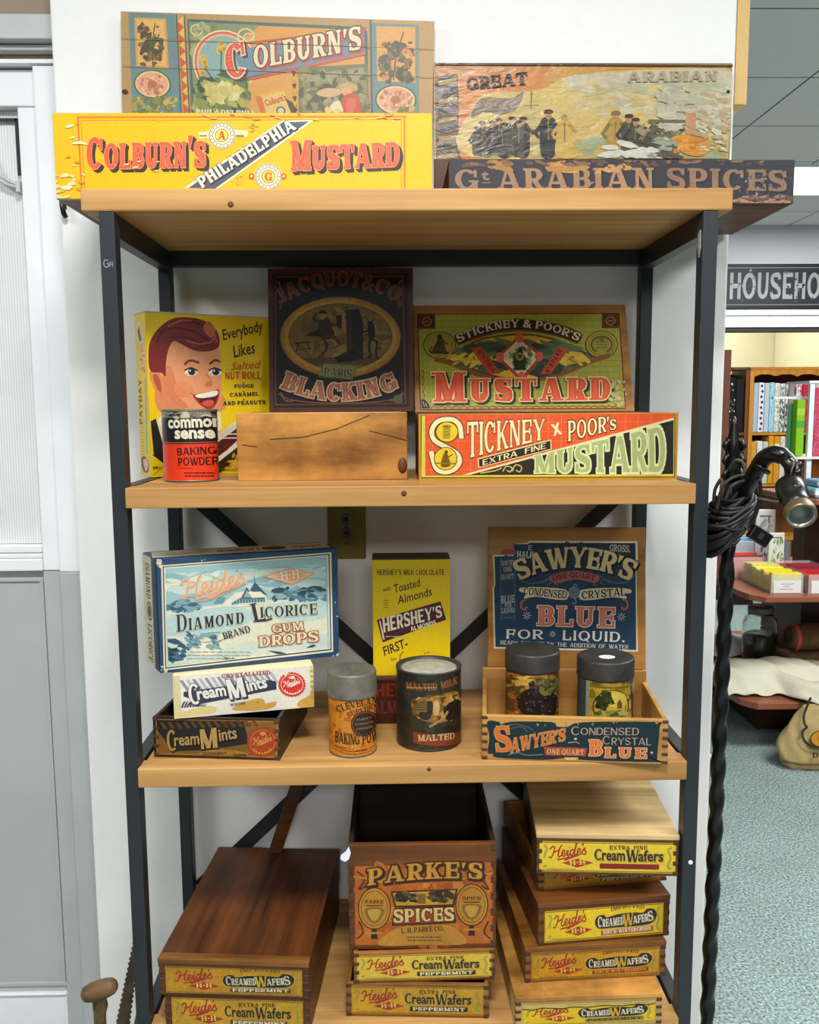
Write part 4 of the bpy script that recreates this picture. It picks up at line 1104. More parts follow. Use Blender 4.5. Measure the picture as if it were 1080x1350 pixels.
a.qframe([(540, 50), (1036, 52), (1030, 532), (532, 534)], 16, '#5a3420'); a.qframe([(560, 70), (1006, 70), (1010, 510), (548, 514)], 5, '#7c4430')
a.poly([(560, 72), (1004, 72), (1006, 510), (550, 512)], '#171a20')
for x, s in ((566, 1), (1000, -1)): a.line([(x, 84), (x + 20 * s, 130), (x + 6 * s, 180)], 6, '#7c4a2c', 5); a.line([(x, 470), (x + 18 * s, 500), (x + 50 * s, 500)], 6, '#8a4c3c', 5)
a.text("JACQUOT&CO.", (574, 168), (1000, 172), 56, '#8a4a34', T=.3, t=.16, ser=.05, small=.7, gap=.05, arc=66, outline=(3, '#26160f'), inner=(5, '#5c3026'))
a.ell(783, 280, 216, 142, '#6a4a1c'); a.ell(783, 280, 212, 139, '#b8862c'); a.ell(783, 280, 200, 128, '#c89a38'); a.ell(783, 278, 184, 116, '#5a4218'); a.ell(783, 278, 181, 113, '#8a6c30')
a.specks(610, 170, 960, 390, 90, ['#9a7a38', '#7c6230', '#a88844', '#6f5a2a'], 16, 4, lambda x, y: ((x - 783) / 160) ** 2 + ((y - 278) / 94) ** 2 < 1, elong=2.4)
a.poly([(640, 350), (930, 350), (880, 376), (690, 378)], '#5c4a22')
a.poly([(804, 186), (850, 180), (866, 230), (862, 356), (806, 350)], '#231d16'); a.poly([(806, 188), (822, 186), (826, 350), (808, 348)], '#3c342a'); a.poly([(760, 350), (830, 318), (862, 352), (820, 366), (770, 366)], '#181410')
DV = '#1e1812'
a.smooth([(716, 216), (742, 210), (752, 240), (762, 270), (740, 288), (708, 276), (704, 240)], '#3c2a18'); a.ell(722, 204, 13, 15, '#a87a40'); a.smooth([(706, 196), (722, 184), (738, 196), (722, 198)], DV)
a.line([(722, 230), (690, 216), (700, 194)], 9, '#4a3218', 4); a.line([(748, 232), (772, 236), (776, 206)], 9, '#4a3218', 4); a.poly([(768, 206), (790, 200), (788, 250), (774, 246)], '#1c1814')
a.line([(730, 276), (764, 282), (782, 306)], 12, '#6a3422', 4); a.line([(716, 278), (736, 310), (716, 342), (706, 352)], 11, '#5c3020', 4); a.poly([(704, 252), (670, 266), (664, 274), (712, 276)], '#2a1e14'); a.line([(740, 322), (796, 300)], 6, '#7c4a28')
a.line([(622, 300), (672, 296)], 5, DV); a.line([(634, 300), (626, 328)], 4, DV); a.line([(664, 298), (676, 322)], 4, DV); a.line([(626, 322), (676, 318)], 3, DV)
a.smooth([(884, 236), (900, 232), (906, 262), (900, 292), (886, 290), (880, 262)], DV); a.ell(890, 236, 11, 12, DV); a.line([(884, 228), (878, 214)], 3, DV); a.line([(896, 226), (904, 214)], 3, DV)
a.line([(888, 252), (866, 262), (852, 250)], 6, DV, 4); a.line([(892, 262), (868, 274)], 5, DV); a.line([(896, 286), (912, 300), (908, 334), (914, 356)], 8, DV, 4); a.line([(888, 286), (884, 318), (890, 340), (880, 354)], 8, DV, 4); a.line([(902, 290), (924, 300), (918, 322), (928, 316)], 3, DV, 5)
a.poly([(722, 368), (842, 376), (822, 428), (702, 416)], '#8a8456'); a.qframe([(722, 368), (842, 376), (822, 428), (702, 416)], 4, '#565634'); a.text('PARIS', (722, 414), (820, 422), 30, '#4a4a2c', T=.2, t=.1, ser=.06, outline=(2, '#b0a878'))
a.text('BLACKING', (566, 454), (986, 458), 62, '#a8604a', T=.3, t=.15, ser=.07, gap=.07, arc=-46, outline=(4, '#e0c290'), shadow=(5, 5, '#0e0c0c'), inner=(7, '#c98468'))
a.line([(560, 476), (600, 496), (700, 508), (880, 508), (980, 494), (1006, 476)], 3, '#9a5a44', 5); a.ell(984, 497, 17, 17, '#5c5f38')
a.build('printed_label', 'dark_print', L)

# --- mustard box with green lid
c = crate('orange_black_box', 'orange and black labelled wooden box with green decorated lid, second shelf right', 'box', (0.0115, 0.062, ZS[1] + .0002), 0.0, 0.3865, 0.192, 0.0995, mats=('crate_gold_rim', 'crate_honey'), nj=0, t=0.009)
a = Art([(551.5, 545), (896.7, 544), (892, 633), (553, 634.5)], 0.3865, 0.0995, bg='#c89a3c')
a.org, a.sc = (530, 380), 2.7
a.poly([(60, 446), (988, 446), (980, 682), (62, 686)], '#b98a2c'); a.poly([(66, 448), (978, 450), (972, 676), (68, 676)], '#5c5418'); a.poly([(70, 450), (974, 452), (968, 672), (70, 672)], '#d8c848')
a.poly([(82, 448), (972, 446), (966, 664), (84, 666)], '#20221e'); a.poly([(84, 448), (970, 446), (970, 470), (232, 664), (84, 664)], '#e8562a')
for x in range(110, 960, 46): a.line([(x, 450), (x - 3, min(664, 690 - (x - 130) * .27))], 1.2, '#ee9a5a')
for y in range(476, 664, 34): a.line([(86, y), (min(960, 900 - (y - 476) * 3.6), y)], 1.2, '#ee9a5a')
a.poly([(970, 462), (970, 474), (250, 664), (216, 664)], '#e8d9a0'); a.poly([(970, 470), (970, 476), (256, 664), (244, 664)], '#20221e')
CRM = '#f0e2a8'
a.line([(212, 534), (206, 490), (186, 468), (156, 464), (124, 474), (106, 506), (116, 540), (160, 566), (196, 588), (206, 616), (190, 642), (156, 654), (124, 642), (110, 604), (104, 580)], 24, '#3c2a18', 5)
a.line([(212, 534), (206, 490), (186, 468), (156, 464), (124, 474), (106, 506), (116, 540), (160, 566), (196, 588), (206, 616), (190, 642), (156, 654), (124, 642), (110, 604), (104, 580)], 17, CRM, 5)
a.ell(160, 510, 41, 38, '#3c2a18'); a.ell(160, 510, 38, 35, '#e9c628'); a.ell(156, 606, 42, 42, '#3c2a18'); a.ell(156, 606, 39, 39, '#e9c628')
a.rect(146, 490, 172, 534, '#b89a30'); a.ell(159, 490, 16, 5, '#8a7020'); 
for y in (500, 510, 520): a.line([(146, y), (172, y)], 2, '#7a6420')
a.smooth([(146, 596), (158, 584), (166, 600), (172, 632), (140, 634)], '#6a5418'); a.ell(158, 582, 6, 6, '#4a3a14'); a.line([(120, 622), (190, 624)], 5, '#8a7424'); a.line([(166, 600), (182, 590)], 3, '#4a3a14')
a.text('TICKNEY', (232, 606), (510, 536), 132, CRM, T=.20, t=.10, ser=.04, gap=.09, outline=(4, '#3c2a18'), up=(0, -1), h1=72)
a.text('x', (540, 524), (572, 516), 58, CRM, style='sans', bold=.03, outline=None); a.text("POOR's", (592, 546), (764, 502), 74, CRM, T=.2, t=.1, ser=.05, small=.74, gap=.1, outline=(4, '#3c2a18'), up=(0, -1), h1=50)
a.poly([(270, 606), (532, 538), (534, 574), (272, 640)], '#e8d9a0'); a.poly([(274, 609), (529, 543), (530, 572), (276, 636)], '#20221e'); a.text('EXTRA FINE', (288, 630), (514, 570), 20, CRM, T=.18, t=.12, ser=0, up=(0, -1), word=.8)
a.text('MUSTARD', (470, 658), (938, 656), 60, '#a9b878', T=.24, t=.12, ser=.05, gap=.09, up=(0, -1), h1=166, outline=(4, '#dfe2a8'))
a.line([(360, 652), (372, 634), (392, 640), (386, 654), (374, 648)], 4, '#c9c06a', 6); a.line([(394, 652), (404, 630), (426, 636), (420, 654), (406, 648)], 4, '#c9c06a', 6); a.line([(280, 658), (330, 650), (356, 640)], 4, '#c9c06a', 5)
a.build('printed_label', 'bright_print', c['front'])
L = up_lid(c['root'], 0.3750, 0.2025, 0.011, 'crate_golden', (-0.0005, 0.1935, 0.1005), radians(22.5))
a = Art([(547.4, 404), (824.4, 404), (838, 541), (546.7, 542)], 0.3750, 0.2025)
a.org, a.sc = (530, 380), 2.7
GR, DG, BK = '#a9ab3c', '#6f7428', '#22201c'
a.poly([(60, 94), (774, 94), (800, 426), (64, 428)], '#5a2018'); a.poly([(64, 97), (770, 97), (796, 422), (68, 424)], '#c9a23c'); a.poly([(68, 100), (766, 100), (790, 418), (72, 420)], GR)
for x in range(90, 780, 24): a.line([(x, 100), (x + (x - 400) * .03, 420)], 1.1, '#c9c468')
for y in range(118, 420, 20): a.line([(70, y), (768 + (y - 100) * .07, y)], 1.1, '#8c8e30')
for x in range(90, 780, 26): a.arc_band(x, 424, 13, 9, 180, 360, 2.5, '#8a4a20', 6)
for y in range(300, 400, 26): a.arc_band(72, y, 9, 13, -90, 90, 2.5, '#8a4a20', 6)
for x0, x1, y0, y1 in ((64, 124, 97, 146), (714, 772, 97, 146)):
    a.rect(x0, y0, x1, y1, BK); a.frame(x0 + 5, y0 + 4, x1 - 5, y1 - 4, 2, '#9a4a2a'); a.ell((x0 + x1) / 2, (y0 + y1) / 2, 19, 17, '#a8582c'); a.ell((x0 + x1) / 2, (y0 + y1) / 2, 12, 11, '#5a2818'); a.line([((x0 + x1) / 2 - 8, (y0 + y1) / 2), ((x0 + x1) / 2 + 8, (y0 + y1) / 2)], 3, '#c98a4a')
a.poly([(68, 392), (82, 392), (98, 410), (98, 422), (70, 422)], BK); a.line([(74, 398), (80, 416)], 2, '#d8c8a0'); a.line([(84, 404), (88, 416)], 2, '#d8c8a0')
for cx, cy in ((138, 203), (712, 203)):
    a.ell(cx, cy, 58, 48, '#5c5c20'); a.ell(cx, cy, 54, 44, '#c8a838'); a.ell(cx, cy, 48, 39, '#4e4e1c'); a.ell(cx, cy, 46, 37, '#a89a38')
a.smooth([(112, 226), (128, 190), (136, 172), (150, 180), (156, 206), (160, 230)], '#4a4418'); a.ell(138, 174, 8, 8, '#3a3414'); a.line([(104, 228), (170, 230)], 9, '#3c3c1a'); a.line([(150, 190), (166, 200)], 5, '#3a3414'); a.line([(112, 206), (100, 226)], 4, '#3a3414')
a.arc_band(712, 203, 36, 28, 120, 420, 6, '#5c5a22'); a.greek(692, 180, 732, 218, 4, '#5a5420', 3); a.ell(712, 186, 10, 8, '#7a7028')
for q in ([(120, 250), (180, 266), (260, 300), (340, 322), (412, 328), (500, 320), (590, 296), (680, 258), (740, 240)],): a.line(q, 15, '#7a3a1c', 4); a.line(q, 9, '#b06a34', 4); a.line(q, 3, '#5a3018', 4)
a.smooth([(160, 250), (200, 222), (280, 182), (360, 168), (420, 164), (490, 170), (570, 190), (640, 222), (676, 246), (600, 282), (500, 316), (420, 326), (330, 314), (240, 284)], '#7c3c1c'); a.smooth([(170, 250), (206, 226), (284, 188), (360, 175), (420, 171), (490, 176), (566, 196), (634, 226), (664, 246), (596, 277), (498, 310), (420, 319), (332, 308), (244, 279)], '#e8b828')
a.specks(180, 200, 660, 300, 120, ['#3c5238', '#4c6240', '#2c4030', '#5c7448'], 15, 7, lambda x, y: ((x - 420) / 225) ** 2 + ((y - 246) / 62) ** 2 < 1, elong=3.2, ang=.15)
a.specks(180, 232, 300, 270, 18, ['#d8b030', '#e8c448'], 8, 12, elong=3, ang=-.4); a.specks(560, 230, 660, 270, 18, ['#d8b030', '#e8c448'], 8, 13, elong=3, ang=.4)
for s, w_ in ((-1, 'EXTRA'), (1, 'FINE')):
    x0, x1 = (262, 340) if s < 0 else (582, 508)
    a.poly([(x0 - 14, 214), (x0 + 24 * -s, 210), (x1 + 14, 302), (x1 - 26, 306)] if s < 0 else [(x0 - 24, 212), (x0 + 14, 218), (x1 + 22, 306), (x1 - 14, 304)], '#c4492a')
    if s < 0: a.text(w_, (272, 226), (326, 302), 15, '#5a1c10', T=.2, t=.12, ser=.04)
    else: a.text(w_, (524, 302), (570, 226), 15, '#5a1c10', T=.2, t=.12, ser=.04)
a.poly([(420, 168), (504, 242), (428, 332), (338, 246)], '#b8402a'); a.poly([(420, 182), (490, 243), (427, 316), (352, 246)], '#f0e2b8'); a.poly([(420, 190), (482, 243), (427, 308), (360, 246)], '#e9d49a')
for x, y in ((352, 246), (490, 244), (420, 180), (428, 314)): a.ell(x, y, 15, 17, '#e2674a')
a.specks(384, 216, 462, 284, 36, ['#7c8850', '#96a060', '#5c6c40'], 8, 17); a.smooth([(408, 236), (422, 210), (436, 236), (446, 256), (438, 282), (404, 282), (398, 258)], '#26301c'); a.ell(422, 244, 14, 14, '#9a9a44'); a.ell(422, 244, 8, 8, '#3c4424'); a.rect(398, 282, 444, 290, '#26301c')
a.text('TRADE MARK', (398, 294), (456, 294), 6, '#3a3020', T=.2, t=.12, ser=0)
a.poly([(188, 172), (240, 148), (320, 128), (414, 112), (520, 124), (600, 144), (646, 168), (628, 200), (560, 174), (480, 158), (414, 154), (330, 164), (260, 184), (204, 204)], '#7c3c1c')
a.smooth([(194, 172), (244, 150), (330, 129), (414, 116), (520, 128), (596, 147), (640, 168), (626, 196), (560, 170), (480, 154), (414, 150), (330, 159), (256, 180), (206, 200)], BK, 3)
a.text('STICKNEY & POOR\'S', (206, 195), (628, 192), 27, '#e8cfa4', T=.22, t=.13, ser=.04, arc=50, gap=.1, small=.7)
a.text('Mustard', (106, 402), (744, 396), 104, '#e2502c', T=.3, t=.10, ser=.09, small=.76, gap=.1, outline=(3.5, '#f0dc9c'), shadow=(9, 6, '#26221c'), up=(0, -1), inner=(8, '#e9633c'))
a.specks(740, 330, 800, 418, 16, ['#c8c088', '#b8b070'], 8, 3)
a.build('printed_label', 'bright_print', L)
# ------------------------------------------------------------------ third shelf
M['mint_dark_print'] = print_mat('darkened_label', 0.42, '#1c120a', 0.06, '#8a6434', 0.40, 0.10, 16, 40)
M['mint_white_print'] = print_mat('torn_white_label', 0.14, '#8a7448', 0.0, '#cfa75c', 0.55, 0.10, 12, 16)
M['snow_print'] = print_mat('snowy_carton', 0.10, '#8a7a54', 0.0, '#e8dcb8', 0.45, 0.04, 10, 30)
M['navy_card'] = flat('navy_carton', '#153a5c', 0.45, var=0.1)
M['cream_card'] = flat('cream_carton', '#ded2a8', 0.6, var=0.05)
M['brown_card'] = flat('dark_brown_carton', '#4a2214', 0.5, var=0.12)
M['blue_print'] = print_mat('blue_varnished_label', 0.18, '#1c1a18', 0.03, '#b89a62', 0.55, 0.10, 14, 50, 0.22)

Z3 = ZS[2] + .0002
MN = '#2a2c50'
def mints(a, k, dark):
    cr, sh = ('#c39a52', '#191919') if dark else ('#f4efe2', MN)
    a.text('C', (k[0][0], k[0][1]), (k[0][0] + 44, k[0][1] - 4), k[1] * 1.35, cr, T=.16, t=.10, ser=0, outline=(2.5, sh), up=(-.04, -1))

# --- dark tray of mints, open
c = crate('dark_mints_tray', 'dark open wooden tray with a blackened label and orange seal, under white box', 'tray', (-0.3906, 0.0362, Z3), radians(-6.2), 0.1925, 0.205, 0.063, mats=('crate_dark', 'crate_dark'), nj=9, t=0.007)
a = Art([(199.4, 942.5), (364.7, 946.7), (369, 1003), (203.6, 998)], 0.1925, 0.063, bg='#3a2614')
a.org, a.sc = (180, 680), 3.6
a.poly([(84, 958), (664, 966), (668, 1150), (96, 1132)], '#a87834'); a.poly([(92, 966), (654, 974), (660, 1142), (102, 1126)], '#8c6028')
a.poly([(90, 962), (500, 968), (520, 1040), (524, 1080), (330, 1110), (160, 1120), (130, 1060), (92, 1010)], '#24231f')
for k in range(13): a.poly([(104 + k * 36, 976 - k), (118 + k * 36, 972 - k), (140 + k * 36, 1004 - k), (128 + k * 36, 1008 - k)], '#6a4a22')
for x, c_ in ((390, '#6a2418'), (470, '#6a2418')): a.text('CRYS' if x < 400 else 'TALL', (x, 992), (x + 74, 992), 18, c_, T=.24, t=.12, ser=.04)
G1 = dict(outline=(3, '#141412'), shadow=(4, 5, '#0c0c0c'))
a.text('C', (148, 1120), (196, 1114), 108, '#b9924e', T=.2, t=.12, ser=0, **G1); a.text('ream', (178, 1090), (296, 1080), 60, '#c09a58', style='sans', bold=.02, **G1)
a.text('M', (302, 1108), (384, 1098), 100, '#c39c58', T=.26, t=.1, ser=.0, **G1); a.text('ints', (390, 1064), (474, 1050), 58, '#c49e5c', style='sans', bold=.02, **G1)
a.smooth([(300, 1132), (340, 1112), (440, 1108), (530, 1128), (470, 1138)], '#b08440'); a.text('PEPPERMINT', (314, 1136), (426, 1134), 14, '#2a1c0c', T=.26, t=.14, ser=.04)
def seal(cx, cy, r, c1, c2, c3):
    n = 26
    a.poly([(cx + (r if i % 2 else r * .92) * cos(pi * i / n), cy + (r if i % 2 else r * .92) * sin(pi * i / n)) for i in range(2 * n)], c1)
    a.ell(cx, cy, r * .80, r * .80, c2); a.ell(cx, cy, r * .76, r * .76, c1)
    heides(a, (cx - r * .62, cy + r * .18), (cx + r * .60, cy - r * .10), r * .42, c3, r * .05)
    for k in range(7):
        q = radians(40 + k * 17); a.rect(cx - r * .9 * cos(q) * .72 - 3, cy + r * .62 * sin(q) - 4 + r * .1, cx - r * .9 * cos(q) * .72 + 4, cy + r * .62 * sin(q) + 5 + r * .1, c3)
    a.ell(cx, cy - r * .55, r * .2, r * .12, c3)
seal(594, 1070, 76, '#b0421c', '#d8843c', '#d89a4a')
a.greek(460, 1128, 520, 1142, 2, '#3a2408', 4)
a.build('printed_label', 'mint_dark_print', c['front'], (0, 0, 0))

# --- white mints box lying across the tray
A13 = radians(12.6)
t, o = carton('white_mints_box', 'long white box with navy lettering and a red seal, middle of its stack', 'box', (-0.3552, 0.0236, Z3 + .0634), A13, 0.2085, 0.20, 0.0655, 'cream_card', bevel=0.001)
a = Art([(226, 890), (414.7, 869.7), (414.7, 935.6), (229.5, 951.7)], 0.2085, 0.0655, bg='#efe9da')
a.org, a.sc = (180, 680), 3.6
a.poly([(166, 756), (196, 752), (212, 976), (180, 980)], '#e0cf9c'); a.poly([(176, 950), (320, 910), (370, 918), (360, 950), (180, 978)], '#e2cf8c'); a.smooth([(440, 934), (480, 896), (520, 884), (560, 872), (590, 878), (600, 900), (650, 890), (640, 920), (560, 940)], '#d8a850')
a.smooth([(770, 886), (820, 854), (838, 800), (846, 760), (846, 924), (760, 918)], '#dcae4c'); a.poly([(822, 684), (846, 682), (846, 800), (830, 800)], '#e6d4a0')
for k in range(6): a.rect(828, 710 + k * 30, 846, 722 + k * 30, '#c8a04a')
for k in range(16): a.poly([(196 + k * 28, 778 - k * 3.4), (210 + k * 28, 776 - k * 3.4), (244 + k * 28, 830 - k * 3.4), (230 + k * 28, 836 - k * 3.4)], '#b9b8c4' if k % 2 else '#8d90a8')
a.text('CRYSTALLIZED', (388, 764), (624, 738), 22, '#a8402c', T=.26, t=.14, ser=.05)
a.poly([(216, 838), (620, 770), (650, 778), (654, 822), (560, 842), (300, 900), (230, 910), (260, 878), (216, 862)], MN)
for k in range(9): a.poly([(216 + k * 12, 890 + k * 2), (226 + k * 12, 884 + k * 2), (214 + k * 12, 922 - k), (206 + k * 12, 920 - k)], '#3c3e60')
G1 = dict(outline=(3, MN), shadow=(7, 8, MN))
a.text('C', (246, 908), (300, 900), 112, '#f3eee2', T=.2, t=.12, ser=0, **G1); a.text('ream', (280, 878), (412, 854), 62, '#f3eee2', style='sans', bold=.03, **G1)
a.text('M', (424, 880), (506, 862), 110, '#f3eee2', T=.26, t=.1, ser=0, **G1); a.text('ints', (512, 834), (610, 808), 62, '#f3eee2', style='sans', bold=.03, **G1)
for k in range(3): a.ell(622 + k * 14, 790, 5, 5, '#3a3c60', 8)
seal(732, 793, 72, '#e02c22', '#f4e4d8', '#f6e8dc'); a.poly([(690, 740), (706, 716), (724, 742), (716, 756)], '#f0e8d8'); a.poly([(700, 752), (712, 730), (730, 750)], '#e0443a')
a.text('WINTER', (430, 912), (500, 902), 13, '#4a4a54', T=.22, t=.12, ser=.04); a.ell(560, 891, 3, 3, '#4a4a54', 6)
a.build('printed_label', 'mint_white_print', t, (0, 0, 0))

# --- blue licorice carton on top of it
LR = radians(17.5)
t = thing('licorice_carton', 'big navy edged carton with a snowy farm picture, on top of the white box', 'box', (-0.3760, 0.0340, Z3 + .1292), LR)
b = MB(); b.prism([(0, 0), (.2745, 0), (.2745 - .017, .070), (-.017, .070)], 0, .174, 'xy'); b.build('carton_body', 'navy_card', t, bevel=0.003)
a = Art([(212, 727), (453.6, 720), (449, 864.7), (212, 891)], 0.2725, 0.172, bg='#1d4468')
a.org, a.sc = (180, 680), 3.6
a.specks(110, 130, 985, 740, 40, ['#e8dcb8', '#5f7a8a'], 2.5, 5); a.specks(100, 170, 140, 210, 24, ['#e2d6b0', '#c8bc98'], 6, 6); a.specks(110, 720, 170, 760, 14, ['#d8ccaa'], 5, 7); a.specks(940, 655, 985, 672, 10, ['#d8ccaa'], 4, 8)
q = [(146, 208), (949, 168), (936, 638), (138, 736)]
a.poly([(138, 202), (957, 161), (943, 646), (130, 744)], '#e9e0c0'); a.poly(q, '#1d4468'); a.poly([(152, 213), (943, 174), (931, 632), (144, 729)], '#efe4c2')
a.poly([(158, 218), (938, 179), (926, 627), (150, 722)], '#9fc4c8')
a.clip_px(156, 216, 930, 716)
a.specks(160, 200, 930, 330, 60, ['#b5d2d2', '#8cb6be', '#c6dad2', '#e0e2c8'], 22, 3, elong=3.4, ang=-.05)
a.smooth([(180, 330), (220, 316), (260, 322), (300, 300), (420, 286), (540, 262), (640, 240), (760, 232), (640, 268), (520, 300), (380, 330), (240, 356)], '#cfdccc')
a.poly([(150, 440), (330, 420), (520, 400), (935, 372), (926, 627), (150, 722)], '#e6e2c8')
a.smooth([(152, 470), (300, 440), (480, 420), (600, 470), (420, 560), (280, 570), (152, 560)], '#bcd6d4'); a.smooth([(640, 420), (930, 380), (930, 470), (780, 500), (660, 470)], '#c2d8d2')
a.smooth([(400, 640), (560, 600), (760, 580), (926, 560), (926, 620), (500, 672), (150, 716), (260, 660)], '#cfdcd0'); a.smooth([(280, 640), (330, 606), (380, 622), (410, 650), (330, 668)], '#f2ead2')
a.specks(158, 380, 350, 436, 70, ['#2c566e', '#47758a', '#7fa6b0', '#3a6478'], 12, 12, lambda x, y: y > 436 - 60 * (1 - abs(x - 240) / 110), elong=2.4, ang=-.2)
a.specks(690, 332, 932, 392, 80, ['#2c566e', '#5b8696', '#8fb2b8', '#24485e'], 12, 13, elong=2.2, ang=-.2)
a.poly([(436, 404), (500, 350), (560, 340), (640, 352), (650, 392), (540, 414), (450, 420)], '#e9e4cc'); a.poly([(390, 404), (420, 370), (452, 374), (440, 402)], '#6c96a2'); a.poly([(480, 402), (530, 372), (640, 374), (640, 400), (540, 414), (480, 414)], '#4a7488')
for x in range(490, 640, 14): a.line([(x, 384), (x, 408)], 3, '#b8ccc8')
a.poly([(530, 372), (556, 322), (582, 370)], '#2c5068'); a.poly([(540, 372), (556, 336), (572, 370)], '#8fb0b4'); a.poly([(570, 340), (596, 298), (640, 350), (650, 366), (600, 352)], '#2c566e'); a.line([(596, 298), (594, 270)], 3, '#2c5068'); a.poly([(560, 348), (620, 346), (648, 374), (580, 378)], '#efe8cc')
a.poly([(440, 420), (520, 404), (640, 398), (660, 404), (520, 424)], '#dfe2cc')
a.line([(250, 640), (300, 600), (330, 560), (420, 548)], 3, '#4a6c7c', 4); a.line([(300, 600), (270, 560), (260, 548)], 2.5, '#4a6c7c', 4); a.line([(330, 600), (420, 590), (470, 560)], 2.5, '#4a6c7c', 4); a.line([(380, 620), (440, 580), (480, 580)], 2.5, '#5a7a86', 4)
a.specks(250, 556, 400, 630, 40, ['#39647a', '#6f97a2', '#88aab0'], 8, 16, elong=3, ang=.4)
a.specks(154, 580, 250, 690, 60, ['#16384e', '#24506a', '#3f6f84', '#d0dccc'], 13, 17, lambda x, y: x < 250 - abs(y - 640) * .6, elong=2.2, ang=.15)
a.poly([(820, 626), (850, 610), (868, 614), (850, 624)], '#24445a'); a.poly([(640, 640), (700, 646), (730, 656), (690, 658)], '#24445a'); a.line([(430, 668), (440, 690)], 3, '#24445a'); a.specks(440, 676, 480, 690, 8, ['#24445a'], 5, 19)
a.greek(250, 640, 560, 690, 3, '#9aa89a', 4, 5); a.greek(176, 232, 400, 244, 1, '#86aab0', 6, 7)
PK = '#eaa67c'
heides(a, (232, 374), (556, 300), 92, '#f3d8b4', 15); heides(a, (232, 374), (556, 300), 92, PK, 9); a.line([(236, 366), (400, 358), (550, 300), (400, 376), (300, 392)], 4, PK, 5)
a.poly([(636, 272), (766, 232), (880, 262), (770, 314)], PK); a.line([(660, 272), (766, 242), (858, 263), (770, 304), (660, 272)], 3, '#f3e0bc')
a.text('H-H', (722, 290), (806, 282), 42, '#f6ead0', T=.16, t=.12, ser=.04); a.line([(660, 274), (712, 271)], 4, '#f3e0bc'); a.line([(812, 268), (860, 264)], 4, '#f3e0bc')
NV = '#1d2836'
a.text('Diamond', (202, 546), (536, 502), 88, NV, T=.22, t=.07, ser=.09, small=.72, outline=(2.2, '#e6e2c8'), up=(0, -1), h1=76); a.text('L', (580, 498), (640, 488), 92, NV, T=.22, t=.09, ser=.09, outline=(2.2, '#e6e2c8')); a.text('ICORICE', (612, 478), (880, 462), 54, NV, T=.22, t=.08, ser=.09, outline=(2.2, '#e6e2c8'), up=(0, -1)); a.line([(584, 494), (640, 490), (670, 480)], 8, NV)
a.text('BRAND', (436, 584), (566, 546), 34, NV, T=.2, t=.08, ser=.08)
a.text('GUM', (670, 552), (814, 538), 40, '#efd6b0', T=.22, t=.12, ser=.05, outline=(3.5, '#9a5238')); a.text('DROPS', (602, 622), (878, 594), 52, '#efd6b0', T=.22, t=.12, ser=.05, outline=(3.5, '#9a5238'), up=(0, -1))
a.build('printed_front', 'snow_print', t, (0.001, 0, 0.001))
a = Art([(0, 0), (100, 0), (100, 300), (0, 300)], 0.066, 0.170, bg='#e2d8b4')
a.rect(70, 0, 100, 300, '#1d4468'); a.text('DIAMOND', (22, 20), (22, 116), 34, '#26221e', T=.24, t=.1, ser=.06, up=(1, 0), arc=0); a.ell(42, 150, 22, 26, '#26302c'); a.ell(42, 150, 17, 21, '#d8ccaa'); a.ell(42, 150, 12, 16, '#26302c'); a.text('LICORICE', (22, 186), (22, 290), 34, '#26221e', T=.24, t=.1, ser=.06, up=(1, 0)); a.greek(8, 120, 14, 180, 8, '#b87a54', 3)
a.build('printed_side', 'snow_print', t, (-.0167, 0.0687, 0.002), (0, 0, atan2(-.070, .017)))
a = Art([(0, 0), (300, 0), (300, 80), (0, 80)], 0.268, 0.066, bg='#e0d6b4')
a.rect(0, 0, 300, 6, '#1d4468'); a.rect(0, 72, 300, 80, '#1d4468'); a.text('LICORICE', (180, 26), (110, 26), 26, '#26221e', T=.24, t=.1, ser=.06, up=(0, 1)); a.text('GUM DROPS', (178, 62), (116, 62), 12, '#b8623c', T=.24, t=.1, ser=.06, up=(0, 1)); a.ell(206, 40, 22, 22, '#26221e'); a.text('DROPS', (290, 30), (240, 30), 20, '#26221e', T=.24, t=.1, ser=.06, up=(0, 1)); a.greek(20, 20, 90, 60, 4, '#8a8468', 3)
a.build('printed_top', 'snow_print', t, (-0.004, 0.002, 0.174), (radians(-90), 0, 0))

# --- orange baking powder shaker tin
t = can('orange_baking_tin', 'tall orange baking powder tin with an embossed grey lid, beside the left stack', 'tin', (-0.0923, 0.0562, Z3), 0.0362, 0.1270, 'tin', lid_h=0.038, lid_r=0.0375, lid_mat='tin')
b = MB()
r_ = random.Random(4)
for k in range(110):
    q, rr = r_.uniform(0, 2 * pi), 0.030 * sqrt(r_.random()); b.lathe([(0.0011, 0), (0.0006, 0.0006)], 6, c=(rr * cos(q), rr * sin(q), 0.1268))
b.build('lid_dimples', 'tin', [o_ for o_ in t.children if o_.name.startswith('can_lid')][0])
a = Art(None, pi * .0364, 0.087, org=(420, 690), sc=3.857, can=(171, 127, 838, 1170, 24, 27))
a.rect(-100, 800, 400, 1240, '#d98a24'); a.specks(40, 830, 300, 1190, 90, ['#c8741c', '#e09a34', '#d08020', '#b8641a'], 14, 4)
BK = '#231c18'
a.text('CLEVELAND', (104, 938), (330, 902), 42, BK, T=.22, t=.10, ser=.08, arc=20); a.text('SUPERIOR', (156, 962), (318, 926), 28, BK, T=.18, t=.12, ser=0, arc=10, up=(-.15, -1))
a.ell(238, 1004, 70, 76, '#3c1c14'); a.ell(238, 1004, 64, 70, '#8a4824'); a.ell(238, 1004, 58, 64, '#2c1a16')
for k, s in enumerate(('PURITY', 'STRENGTH', 'FINENESS')): a.text(s, (198 - 8 * (k == 1), 990 + k * 27 - 6), (278 + 6 * (k == 1), 986 + k * 27 - 6), 13, '#8d7a58', T=.22, t=.12, ser=.04)
